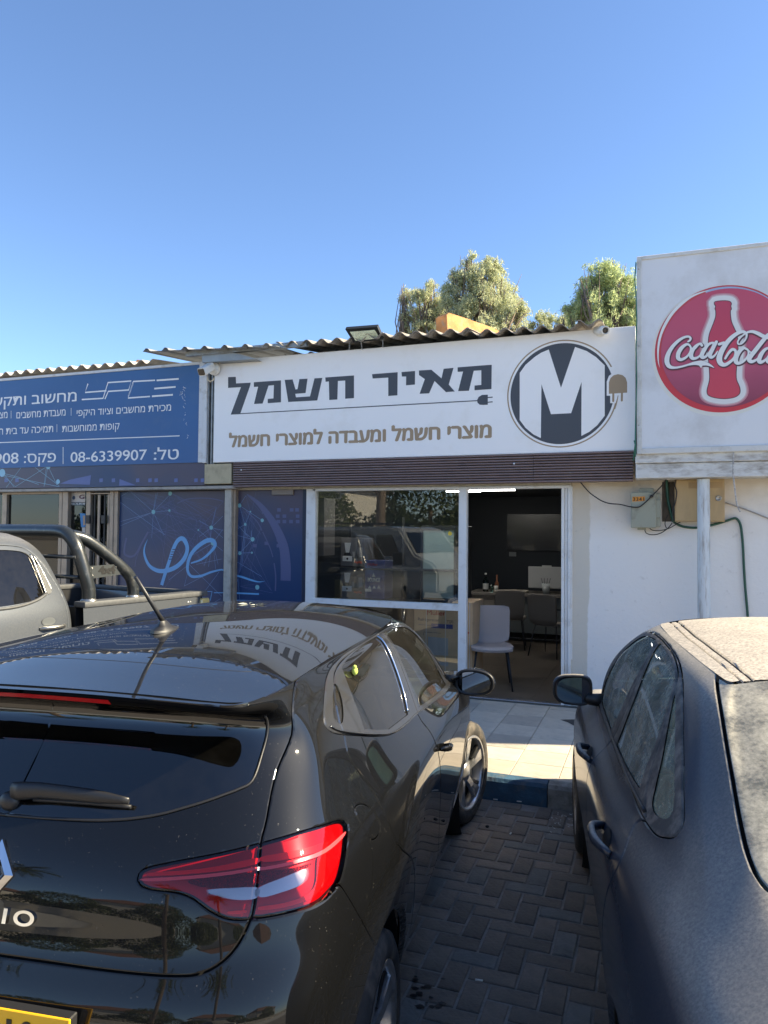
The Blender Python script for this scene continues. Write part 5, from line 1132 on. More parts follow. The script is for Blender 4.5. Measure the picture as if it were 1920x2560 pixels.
# display platform with boxed blenders
PFm = mat('dark_shelf', (.03, .032, .036), .5)
SHF = empty('display_shelf', (-3.1, 8.0, .15), 'dark display shelf behind the upper shop window carrying boxed appliances', 'shelf')
for zz in (px(*Z8(200, 815), 7.85)[2]-.02, px(*Z8(200, 418), 7.85)[2]-.012):
    mb = MB(); mb.bx(-3.50, 7.78, zz-.02, -2.05, 8.35, zz); mb.build('shelf_board', PFm, SHF)
for xx in (-3.49, -2.8, -2.07):
    mb = MB(); mb.bx(xx-.012, 8.3, .15, xx+.012, 8.33, 2.0); mb.build('shelf_post', PFm, SHF)
for (x0_, y0_, x1_, y1_, lb) in ((60, 70, 342, 418, 'upper grey box with a blender picture in the shop window'), (55, 436, 350, 816, 'lower grey box with a blender picture in the shop window')):
    Yb = 7.85; a, b = px(*Z8(x0_, y0_), Yb), px(*Z8(x1_, y1_), Yb); B_ = empty('blender_box', (a[0], Yb, b[2]), lb, 'box', 'appliance goods behind the shop window')
    mb = MB(); mb.bx(a[0], Yb, b[2]-.004, b[0], Yb+.30, a[2], 0, .003); mb.build('box_body', mat('box_charcoal', (.14, .13, .135), .45), B_)
    q_ = lambda pts: conv(Z8, [(x0_+px_, y0_+py_) for px_, py_ in pts]); yy = Yb-.0012
    mb = MB(); poly(mb, q_([(22, 220), (137, 225), (137, 288), (20, 284)]), yy); poly(mb, q_([(45, 60), (122, 62), (112, 130), (100, 180), (60, 180), (50, 120)]), yy); mb.build('blender_picture', mat('print_silver', (.85, .85, .85), .5), B_, fixn=False)
    mb = MB(); poly(mb, q_([(45, 182), (108, 182), (125, 218), (32, 216)]), yy-.0004); c_ = px(*Z8(x0_+78, y0_+256), yy); disc(mb, (c_[0], c_[2]), .013, yy-.001, 14); poly(mb, q_([(180, 190), (190, 140), (196, 190), (215, 250), (165, 250)]), yy); mb.build('blender_picture', mat('print_black', (.012, .012, .014), .5), B_, fixn=False)
    mb = MB(); [disc(mb, (px(*Z8(x0_+175+k*24, y0_+295), yy)[0], px(*Z8(x0_+175, y0_+295+6*(k % 2)), yy)[2]), .014, yy-.0005, 12) for k in range(4)]; mb.build('fruit_picture', mat('print_tomato', (.65, .10, .05), .5), B_, fixn=False)
    mb = MB(); poly(mb, q_([(140, 170), (168, 170), (165, 235), (145, 235)]), yy); poly(mb, q_([(215, 120), (262, 120), (268, 240), (222, 240)]), yy); mb.build('jug_picture', mat('print_dusty', (.38, .36, .36), .5), B_, fixn=False)
Yb = 7.80; a, b = px(*Z8(355, 345), Yb), px(*Z8(530, 742), Yb); B_ = empty('ice_maker_box', (a[0], Yb, b[2]), 'navy box with red print and white lettering, right of the blender boxes', 'box', 'appliance goods behind the shop window')
mb = MB(); mb.bx(a[0], Yb, b[2]-.07, b[0]+.06, Yb+.28, a[2], 0, .003); mb.build('box_body', mat('box_navy', (.05, .065, .21), .4), B_)
text('box_print', 'Müller', red_i, B_, Z8(385, 410)[0], Z8(512, 410)[0], Z8(512, 412)[1], 6.5, Yb-.0015, bold=.03); text('box_print', 'BOUNCE', mat('print_cream', (.85, .82, .74), .5), B_, Z8(388, 640)[0], Z8(535, 620)[0], Z8(535, 612)[1], 11, Yb-.0015, bold=.06)
mb = MB(); yy = Yb-.0015
for k in range(7): stroke(mb, conv(Z8, [(375, 440+12*k), (520, 436+12*k)]), .7, yy, n=1, caps=False)
mb.build('box_lines', mat('print_blue_line', (.12, .18, .38), .5), B_, fixn=False)
mb = MB(); poly(mb, conv(Z8, [(440, 545), (460, 495), (470, 530), (482, 545)]), yy); [poly(mb, conv(Z8, [(390+55*k, 690), (410+55*k, 650), (432+55*k, 688)]), yy) for k in range(3)]; poly(mb, conv(Z8, [(355, 690), (430, 695), (430, 728), (355, 724)]), yy-.0003); mb.build('box_figures', mat('print_cream'), B_, fixn=False)
# glass door display fridge
CO = empty('display_fridge', (-2.1, 8.1, .15), 'black framed glass door display fridge behind the right end of the window', 'fridge', 'appliance goods behind the shop window')
Yf = 8.0; a, b = px(1052, 1318, Yf), px(1144, 1505, Yf)
mb = MB(); mb.bx(a[0], Yf+.03, .155, b[0]+.03, Yf+.55, a[2]+.02, 0, .006); mb.build('fridge_body', mat('fridge_black', (.02, .022, .025), .4), CO)
mb = MB(); rect(mb, 1056, 1326, 1135, 1497, Yf+.015, .012); mb.build('fridge_door_glass', mat('pale_green_glass', (.34, .44, .41), .12, coat=.8), CO)
for r__ in ((1052, 1318, 1056, 1505), (1135, 1318, 1139, 1505), (1056, 1318, 1135, 1326), (1056, 1497, 1135, 1505)):
    mb = MB(); rect(mb, *r__, Yf, .03); mb.build('door_frame', mat('fridge_black'), CO)
mb = MB(); stroke(mb, conv(Z8, [(1385, -5), (1395, 10), (1400, 25)]), 3, YG-.003, n=2); c_ = px(1125, 1334, YG-.003); disc(mb, (c_[0], c_[2]), .021, YG-.004, 16); tag(mb.build('duck_sticker', mat('sticker_yellow', (.70, .50, .05), .5), fixn=False), 'small yellow sticker high on the shop window near its right edge', 'sticker')
mb = MB(); mb.bx(-3.52, 7.45, 1.55, -3.45, 7.75, 2.2); tag(mb.build('wall_speaker', mat('box_charcoal')), 'dark box mounted high at the left end inside the shop window', 'box')

for k, lx in enumerate((-3.1, -2.3)):
    mb = MB(); mb.bx(lx, 7.62, 2.435, lx+.45, 7.72, 2.459); mb.build('ceiling_light_or_fill', mat('window_fill_light', (.9, .9, .9), .5, emit=(1., .97, .92), estr=9.), SHOP)  # added, unseen: brightens the goods behind the window
# ---------------------------------------------------------------- pepper trees behind the shops
leaf_ms = {}
def leafm(name, c):
    if name in MATS: return MATS[name]
    m = bpy.data.materials.new(name); m.use_nodes = True; n = m.node_tree.nodes; l = m.node_tree.links; b = n['Principled BSDF']; b.inputs['Roughness'].default_value = .55
    g = n.new('ShaderNodeNewGeometry'); r = n.new('ShaderNodeValToRGB'); r.color_ramp.elements[0].color = (c[0]*.7, c[1]*.7, c[2]*.7, 1); r.color_ramp.elements[1].color = (c[0]*1.7, c[1]*1.5, c[2]*1.25, 1)
    l.new(g.outputs['Random Per Island'], r.inputs[0]); l.new(r.outputs[0], b.inputs[0])
    tr = n.new('ShaderNodeBsdfTranslucent'); l.new(r.outputs[0], tr.inputs[0]); mx = n.new('ShaderNodeMixShader'); mx.inputs[0].default_value = .5; l.new(b.outputs[0], mx.inputs[1]); l.new(tr.outputs[0], mx.inputs[2]); l.new(mx.outputs[0], n['Material Output'].inputs[0]); MATS[name] = m; return m
bark = mat('pepper_bark', (.16, .12, .09), .9, bump=.8, bscale=12)
def quads(name, C, D, L_, W_, Nn, m, parent):
    """leaf blades: centre C, direction D, half length, half width, side vector Nn"""
    n = len(C); V = np.empty((n, 4, 3)); V[:, 0] = C-D*L_[:, None]; V[:, 1] = C+Nn*W_[:, None]; V[:, 2] = C+D*L_[:, None]; V[:, 3] = C-Nn*W_[:, None]
    me = bpy.data.meshes.new(name); me.vertices.add(4*n); me.vertices.foreach_set('co', V.reshape(-1)); me.loops.add(4*n); me.loops.foreach_set('vertex_index', np.arange(4*n)); me.polygons.add(n); me.polygons.foreach_set('loop_start', np.arange(0, 4*n, 4)); me.polygons.foreach_set('loop_total', np.full(n, 4)); me.update(); me.materials.append(m); return obj(name, me, parent)
def pepper_tree(loc, blobs, label, col, seed, ground=0, dens=1., group='pepper trees behind the shops'):
    """blobs: (centre, radii) lumps of the crown"""
    r = np.random.default_rng(seed); T = empty('pepper_tree', loc, label, 'tree', group)
    C = []; D = []; top = np.array(loc, float)
    mbt = MB(); mid = np.mean([b[0] for b in blobs], axis=0)
    base = np.array([loc[0], loc[1], ground]); fork = base*.45+mid*.55; fork[2] = max(1.5, mid[2]*.5)
    mbt.tube([base, base*.6+fork*.4+[.1, 0, 0], fork], [.34, .27, .22], 10)
    limbs = MB()
    for (c, rad) in blobs:
        c = np.array(c, float); rad = np.array(rad, float)
        for q in range(4):
            e = c+r.normal(0, .45, 3)*rad; m_ = fork*.4+e*.6+r.normal(0, .25, 3); limbs.tube([fork, m_, e], [.10, .06, .015], 6)
            for w in range(3):
                e2 = e+r.normal(0, .35, 3)*rad; limbs.tube([m_, (m_+e2)/2+r.normal(0, .1, 3), e2], [.035, .02, .006], 5)
        ns = int(330*dens*rad[0]*rad[2])
        th = r.uniform(0, 2*math.pi, ns); cz = r.uniform(-.75, 1, ns); rr = r.uniform(.05, 1.15, ns)**.62
        sub = r.normal(0, .16, (ns, 3))
        P = c+np.stack([np.cos(th)*np.sqrt(1-np.minimum(cz**2, 1))*rr, np.sin(th)*np.sqrt(1-np.minimum(cz**2, 1))*rr, cz*rr], 1)*rad*(1+sub)
        # lumps: pull strands together so gaps stay between them
        K = P[r.integers(0, ns, max(6, ns//16))]; idx = ((P[:, None]-K[None])**2).sum(-1).argmin(1); P = P*.68+K[idx]*.32
        ln = r.uniform(.25, .85, ns)*min(1.2, rad[2]*.55); out = (P-c); out[:, 2] = 0; out /= np.maximum(np.linalg.norm(out, axis=1, keepdims=True), .1)
        nl = 26
        for k in range(nl):
            t = (k+.5)/nl; p = P+out*(ln*.35*t)[:, None]; p[:, 2] += ln*(.18*t-.95*t*t); p += r.normal(0, .045, p.shape)
            d = out*(.35-.2*t)+r.normal(0, .55, p.shape); d[:, 2] -= .6; C.append(p); D.append(d/np.linalg.norm(d, axis=1, keepdims=True))
    C = np.concatenate(C); D = np.concatenate(D); n = len(C); N_ = np.cross(D, r.normal(0, 1, (n, 3))); N_ /= np.linalg.norm(N_, axis=1, keepdims=True)
    mbt.build('trunk', bark, T); o = limbs.build('limbs', bark, T); quads('crown', C, D, r.uniform(.045, .085, n), r.uniform(.007, .015, n), N_, leafm('pepper_leaf_%s' % col[0], col[1]), T)
    return T
def PT_(x, y, Y): return px(x, y, Y)
D0 = 24.
def blob(x, y, wpx, hpx, Y): s = Y/CAM_F/.94; c = px(x, y, Y); return (c, (wpx*s, wpx*s*1.0, hpx*s))
g1c = ('olive', (.42, .48, .33)); g2c = ('fresh', (.40, .50, .29))
pepper_tree((px(1200, 800, D0)[0], D0, 0), [blob(1165, 700, 48, 48, D0), blob(1215, 690, 50, 50, D0), blob(1200, 760, 75, 60, D0), blob(1265, 745, 40, 42, D0+1), blob(1275, 790, 45, 40, D0), blob(1150, 790, 50, 50, D0), blob(1225, 830, 90, 50, D0), blob(1120, 745, 22, 45, D0), blob(1230, 660, 20, 22, D0), blob(1180, 655, 18, 20, D0), blob(1300, 770, 20, 26, D0), blob(1140, 690, 16, 20, D0)], 'tallest drooping pepper tree behind the roof, in the middle of the group', g1c, 5)
pepper_tree((px(1040, 800, 25)[0], 25, 0), [blob(1050, 745, 42, 38, 25), blob(1035, 800, 38, 45, 25), blob(1090, 790, 38, 45, 25), blob(1060, 840, 60, 40, 25), blob(1105, 760, 26, 40, 25), blob(1015, 745, 16, 22, 25), blob(1075, 715, 18, 18, 25)], 'smaller drooping pepper tree standing left of the tallest one', g1c, 6)
pepper_tree((px(1520, 800, 22)[0], 22, 0), [blob(1490, 705, 45, 40, 22), blob(1545, 700, 42, 38, 22), blob(1510, 760, 75, 50, 22), blob(1450, 790, 40, 40, 22), blob(1590, 760, 50, 60, 22), blob(1530, 820, 90, 40, 22), blob(1455, 745, 18, 24, 22), blob(1515, 672, 22, 18, 22), blob(1425, 775, 16, 18, 22)], 'fresh green pepper tree rising beside the soft drink sign', g2c, 7, dens=1.2)
pepper_tree((px(1365, 800, 26)[0], 26, 0), [blob(1345, 805, 25, 28, 26), blob(1380, 812, 30, 26, 26), blob(1415, 808, 22, 25, 26), blob(1370, 850, 60, 30, 26)], 'low pepper tree top showing in the gap between the taller crowns', g1c, 8)
# ---------------------------------------------------------------- black hatchback: shape tables
HB_SIDE = [-.12, .20, .55, .95, 1.35, 1.75, 2.15, 2.55, 2.90]
hb_zc = pl([-.55, -.34, -.1, .2, .6, 1.0, 1.35, 1.7], [1.352, 1.373, 1.402, 1.432, 1.452, 1.460, 1.452, 1.415])
hb_dr = pl([-.55, -.34, -.1, .2, .6, 1.0, 1.35, 1.7], [.024, .032, .043, .060, .078, .082, .08, .06])
def hb_top(a, l):
    return hb_zc(a)-hb_dr(a)*(np.abs(l)/.60)**2.5
_w10 = np.array([.628, .632, .63, .63, .625, .615, .60, .58, .55])
_a10 = np.array([-.17, .12, .42, .74, 1.02, 1.25, 1.42, 1.53, 1.60])
_z10 = hb_top(_a10, _w10)
HB_ROWS = [
 dict(ar=-.48, zr=.24, z=.19, w=[.74, .74, .76, .79, .80, .79, .77, .76, .72], af=3.20, zf=.20),
 dict(ar=-.60, zr=.34, z=.27, w=[.83, .845, .85, .86, .865, .86, .85, .84, .80], af=3.32, zf=.30),
 dict(ar=-.655, zr=.47, z=.42, w=[.865, .885, .875, .865, .865, .87, .885, .885, .83], af=3.38, zf=.42),
 dict(ar=-.665, zr=.60, z=.57, w=[.885, .900, .885, .870, .870, .880, .895, .895, .84], af=3.39, zf=.54),
 dict(ar=-.645, zr=.71, z=.71, w=[.885, .905, .895, .880, .882, .89, .900, .895, .83], af=3.37, zf=.66),
 dict(ar=-.59, zr=.80, z=.82, w=[.875, .895, .895, .888, .888, .89, .895, .885, .81], af=3.30, zf=.76),
 dict(ar=-.575, zr=.90, z=.92, w=[.850, .870, .878, .880, .878, .872, .865, .84, .76], af=3.10, zf=.84, fc=.5),
 dict(ar=-.535, zr=.995, z=[1.00, .995, .99, .98, .97, .96, .95, .94, .90], w=[.805, .825, .835, .838, .835, .83, .82, .79, .70], af=2.62, zf=.95, fc=.22, a=[-.14, .18, .52, .9, 1.28, 1.66, 2.0, 2.25, 2.45]),
 dict(ar=-.47, zr=1.08, z=[1.09, 1.085, 1.08, 1.07, 1.06, 1.05, 1.04, 1.02, 1.0], w=[.755, .785, .795, .80, .795, .79, .78, .77, .73], af=2.42, zf=1.02, fc=.2, a=[-.15, .16, .50, .88, 1.24, 1.58, 1.88, 2.1, 2.26]),
 dict(ar=-.36, zr=1.20, z=[1.215, 1.22, 1.22, 1.22, 1.215, 1.21, 1.21, 1.20, 1.19], w=[.700, .730, .742, .745, .745, .74, .73, .715, .68], af=2.16, zf=1.18, fc=.2, a=[-.16, .15, .47, .82, 1.14, 1.42, 1.66, 1.85, 1.98]),
 dict(ar=-.29, zr=1.310, z=[1.30, 1.325, 1.345, 1.355, 1.355, 1.35, 1.345, 1.34, 1.32], w=[.650, .665, .675, .68, .675, .67, .655, .635, .60], af=1.84, zf=1.35, fc=.2, a=[-.16, .13, .44, .77, 1.06, 1.31, 1.5, 1.64, 1.73], rc=.08),
 dict(ar=-.452, zr=float(hb_top(-.45, 0.))-.027, z=_z10-.012, w=_w10+.008, af=1.72, zf=float(hb_top(1.66, 0.))-.01, fc=.12, a=_a10, rc=.082, zrc=1.304),
 dict(ar=-.455, zr=float(hb_top(-.45, 0.)), z=_z10, w=_w10, af=1.70, zf=float(hb_top(1.66, 0.)), fc=.12, a=_a10, rc=.08, zrc=float(hb_top(-.40, .55))),
]
HB = Patch(ctrl_rows(HB_ROWS, HB_SIDE))
# ---------------------------------------------------------------- grey saloon: shape tables
SD_SIDE = [-.55, -.20, .18, .58, 1.0, 1.4, 1.85, 2.3, 2.66, 3.0]
sd_zc = pl([.3, .55, .8, 1.2, 1.6, 2.0], [1.365, 1.412, 1.440, 1.462, 1.462, 1.42])
sd_dr = pl([.3, .55, .8, 1.2, 1.6, 2.0], [.035, .038, .045, .052, .050, .045])
def sd_top(a, l): return sd_zc(a)-sd_dr(a)*(np.abs(l)/.56)**2.6
_sa = np.array([.50, .62, .76, .94, 1.14, 1.34, 1.52, 1.66, 1.76, 1.82])
_sw = np.array([.555, .572, .582, .588, .59, .588, .58, .568, .55, .53])
_sz = sd_top(_sa, _sw)
SD_ROWS = [
 dict(ar=-.86, zr=.26, z=.20, w=[.74, .77, .78, .80, .81, .81, .80, .79, .78, .74], af=3.42, zf=.22),
 dict(ar=-.98, zr=.36, z=.30, w=[.84, .86, .865, .865, .865, .865, .86, .86, .86, .82], af=3.52, zf=.32),
 dict(ar=-1.03, zr=.50, z=.46, w=[.885, .90, .908, .893, .888, .888, .89, .895, .90, .86], af=3.58, zf=.44),
 dict(ar=-1.04, zr=.64, z=.62, w=[.895, .912, .918, .903, .897, .897, .90, .90, .905, .86], af=3.58, zf=.56),
 dict(ar=-1.03, zr=.78, z=.77, w=[.885, .90, .912, .906, .902, .902, .90, .90, .90, .85], af=3.55, zf=.68),
 dict(ar=-1.01, zr=.90, z=.875, w=[.850, .872, .889, .899, .900, .898, .892, .880, .86, .80], af=3.45, zf=.78),
 dict(ar=-.97, zr=1.01, z=[.94, .945, .945, .94, .935, .93, .92, .91, .89, .85], w=[.80, .828, .845, .852, .852, .85, .845, .82, .76, .66], af=3.1, zf=.88, fc=.5),
 dict(ar=-.62, zr=1.055, z=[1.0, 1.0, .995, .985, .975, .97, .965, .96, .95, .93], w=[.70, .76, .795, .812, .815, .812, .805, .79, .75, .66], af=2.62, zf=.96, fc=.3, a=[-.42, -.08, .26, .62, 1.0, 1.38, 1.78, 2.14, 2.38, 2.52], rc=.14),
 dict(ar=-.14, zr=1.09, z=[1.075, 1.08, 1.08, 1.07, 1.065, 1.06, 1.055, 1.05, 1.04, 1.03], w=[.655, .72, .762, .782, .790, .792, .788, .782, .77, .72], af=2.58, zf=1.04, fc=.24, a=[-.05, .15, .38, .68, 1.0, 1.34, 1.72, 2.06, 2.30, 2.46], rc=.08),
 dict(ar=.12, zr=1.22, z=[1.20, 1.21, 1.215, 1.22, 1.22, 1.22, 1.22, 1.215, 1.21, 1.20], w=[.625, .675, .710, .728, .738, .742, .742, .735, .72, .68], af=2.38, zf=1.2, fc=.24, a=[.18, .32, .50, .76, 1.02, 1.32, 1.64, 1.92, 2.14, 2.28], rc=.08),
 dict(ar=.37, zr=1.345, z=[1.315, 1.34, 1.355, 1.368, 1.376, 1.38, 1.38, 1.37, 1.355, 1.34], w=[.595, .628, .648, .662, .670, .672, .668, .652, .63, .60], af=1.98, zf=1.37, fc=.22, a=[.36, .47, .62, .84, 1.06, 1.28, 1.51, 1.69, 1.82, 1.92], rc=.06),
 dict(ar=.50, zr=float(sd_top(.50, 0)), z=_sz, w=_sw, af=1.90, zf=float(sd_top(1.88, 0.)), fc=.12, a=_sa, rc=.03),
]
SD = Patch(ctrl_rows(SD_ROWS, SD_SIDE))
# ---------------------------------------------------------------- vehicle building tools
def root_matrix(ox, oy, th, ph, z0):
    t, p = math.radians(th), math.radians(ph)
    f = np.array([-math.sin(t), math.cos(t), 0]); r = np.array([math.cos(t), math.sin(t), 0]); k = np.array([0, 0, 1.])
    A = np.stack([r, f*math.cos(p)-k*math.sin(p), k*math.cos(p)+f*math.sin(p)], 1)
    return Matrix([[*A[0], ox], [*A[1], oy], [*A[2], z0], [0, 0, 0, 1]])
def loc3(X, side=1):
    """car frame (forward, right, up) to the root's own axes (x right, y forward, z up)"""
    X = np.asarray(X, float); return np.stack([X[..., 1]*side, X[..., 0], X[..., 2]], -1)
def shell(name, M, mask, m, parent, sides=(1,), off=0.):
    """link the masked faces as one object; sides (1,), (-1,) or (1,-1) for a piece that crosses the middle"""
    if not mask.any(): return None
    s = submesh(M, mask); X = s['X']+s['N']*off; XX = []; NN = []; TT = []; n = 0
    for sd in sides:
        x = loc3(X, sd); nn = loc3(s['N'], sd)
        XX.append(x); NN.append(nn); TT.append((s['T'] if sd == 1 else s['T'][:, ::-1])+n); n += len(x)
    X = np.concatenate(XX); N = np.concatenate(NN); T = np.concatenate(TT)
    # orient faces with the normals
    fn = np.cross(X[T[:, 1]]-X[T[:, 0]], X[T[:, 2]]-X[T[:, 0]])
    flip = (fn*N[T].mean(1)).sum(1) < 0
    T[flip] = T[flip][:, ::-1]
    ar = np.linalg.norm(fn, axis=1); T = T[ar > 1e-10]
    if len(sides) == 2:
        pass
    return arr_mesh(name, X, T, N, m, parent)
def centroid_q(M): return M['Q'][M['T']].mean(1)
def fix_normals(M):
    """make the stored normals point outwards (away from the car's axis)"""
    c = M['X'].copy(); c[:, 0] = np.clip(c[:, 0], .4, 2.2); c[:, 1] = 0; c[:, 2] = .7
    s = ((M['X']-c)*M['N']).sum(1)
    if (s < 0).mean() > .5: M['N'] = -M['N']
    return M
def uvloop(pts, n=5, closed=True): return smooth_loop(pts, n, closed)
def strip_on(patch, pts, w, off, closed=False, side=1, n=5, prof=6):
    """a rounded bead of half-width w laid along a curve on the surface; returns a MB tube"""
    L = smooth_loop(pts, n, closed) if n > 1 else np.array([p[:2] for p in pts], float)
    X = patch.pos(L[:, 0], L[:, 1]); N = patch.nrm(L[:, 0], L[:, 1])
    c = np.array([1.2, 0, .7]); sg = np.sign(((X-c)*N).sum(1)); N = N*sg[:, None]
    mb = MB(); mb.tube(loc3(X+N*off, side), w, prof, closed); return mb
def wheel(parent, pos, side, R=.31, rimr=.222, width=.195, steer=0., spokes=5, mats=None, kind=0, name='wheel'):
    """pos in the root's own axes (x right); thing > wheel (tyre) > rim"""
    tm, rm, dm = mats
    def P(mb, prof, n=48, mi=0):
        return mb.lathe((0, 0, 0), (1, 0, 0), prof, n, mi)
    mat4 = Matrix.Translation(Vector(pos)) @ Matrix.Rotation(math.radians(steer), 4, 'Z') @ (Matrix.Identity(4) if side > 0 else Matrix.Rotation(math.pi, 4, 'Z'))
    w = width/2
    mb = MB()
    prof = [(-w*.8, rimr), (-w*.98, rimr+.012), (-w*1.04, rimr+.04), (-w*1.0, R-.03), (-w*.88, R-.008), (-w*.6, R)]
    for q in (-.34, .0, .34):
        prof += [((q-.05)*w*1.2, R), ((q-.05)*w*1.2, R-.008), ((q+.05)*w*1.2, R-.008), ((q+.05)*w*1.2, R)]
    prof += [(w*.6, R), (w*.88, R-.008), (w*1.0, R-.03), (w*1.04, rimr+.04), (w*1.02, rimr+.014), (w*.9, rimr), (w*.3, rimr-.012)]
    P(mb, prof, 64)
    # tread blocks
    o = mb.build(name, tm, parent); o.matrix_basis = mat4
    mb = MB()
    P(mb, [(w*.86, rimr+.004), (w*.96, rimr+.006), (w*1.0, rimr), (w*.96, rimr-.012), (w*.80, rimr-.018), (w*.2, rimr-.026), (-w*.7, rimr-.03), (-w*.7, .02)], 56, 0)
    P(mb, [(w*.30, rimr-.028), (w*.28, .03)], 40, 1)           # dark barrel behind the spokes
    P(mb, [(w*.05, .135), (w*.22, .135), (w*.22, .03)], 32, 2)     # brake disc
    for k in range(spokes):
        a = 2*math.pi*k/spokes+.3
        for sgn in ((-1, 1) if kind == 0 else (0,)):
            if kind == 0:
                pts = []
                r0, r1 = .045, rimr-.006
                a0 = a+sgn*.14; a1 = a+sgn*.30; hw0, hw1 = .016, .013
                c0 = np.array([0, math.cos(a0), math.sin(a0)]); c1 = np.array([0, math.cos(a1), math.sin(a1)])
                t = c1*r1-c0*r0; t /= np.linalg.norm(t); nrm = np.cross([1, 0, 0], t)
                q = [c0*r0+nrm*hw0, c0*r0-nrm*hw0, c1*r1-nrm*hw1, c1*r1+nrm*hw1]
                mb.prism([p+np.array([w*.55 if i < 2 else w*.86, 0, 0]) for i, p in enumerate(q)], (-w*.35, 0, 0), 0)
            else:
                r0, r1 = .05, rimr-.004
                def pt(r, ang, x): return np.array([x, math.cos(ang)*r, math.sin(ang)*r])
                tw = .10
                q = [pt(r0, a-.42, w*.62), pt(r1*.55, a-.19+tw*.5, w*.78), pt(r1, a-.20+tw, w*.90), pt(r1, a+.17+tw, w*.90), pt(r1*.55, a+.13+tw*.5, w*.78), pt(r0, a+.42, w*.62)]
                # two faces: polished face split from dark pocket
                mb.prism(q, (-w*.30, 0, 0), 0)
                q2 = [pt(r1*.50, a+.22, w*.66), pt(r1*.97, a+.24+tw, w*.82), pt(r1*.97, a+.34+tw, w*.80), pt(r1*.5, a+.36, w*.62)]
                mb.prism(q2, (-w*.2, 0, 0), 1)
    P(mb, [(w*.45, .062), (w*.66, .058), (w*.72, .035), (w*.74, 0)], 24, 0)
    o2 = mb.build('rim', [rm, dm, MATS.get('brake_steel') or mat('brake_steel', (.25, .24, .23), .45, 1.)], o)
    return o
def seat(parent, x, y, z, m, name='seat', s=1., back=1.):
    mb = MB()
    mb.bx(x-.26*s, y-.28, z, x+.26*s, y+.25, z+.14, 0, .05, 3)
    o = mb.build(name, m, parent, auto=40)
    mb = MB(); mb.bx(x-.25*s, -.06, 0, x+.25*s, .06, .60*back, 0, .05, 3)
    bm = mb.bm
    for v in bm.verts: v.co = Vector((v.co.x, y-.22+v.co.y-v.co.z*.28, z+.10+v.co.z*.95))
    mb.build('seat_back', m, o, auto=40)
    mb = MB(); mb.bx(x-.13, y-.47, z+.70*back, x+.13, y-.38, z+.88*back, 0, .035, 3)
    mb.tube([(x-.06, y-.40, z+.6*back), (x-.06, y-.42, z+.74*back)], .008); mb.tube([(x+.06, y-.40, z+.6*back), (x+.06, y-.42, z+.74*back)], .008)
    mb.build('headrest', m, o, auto=40)
    return o
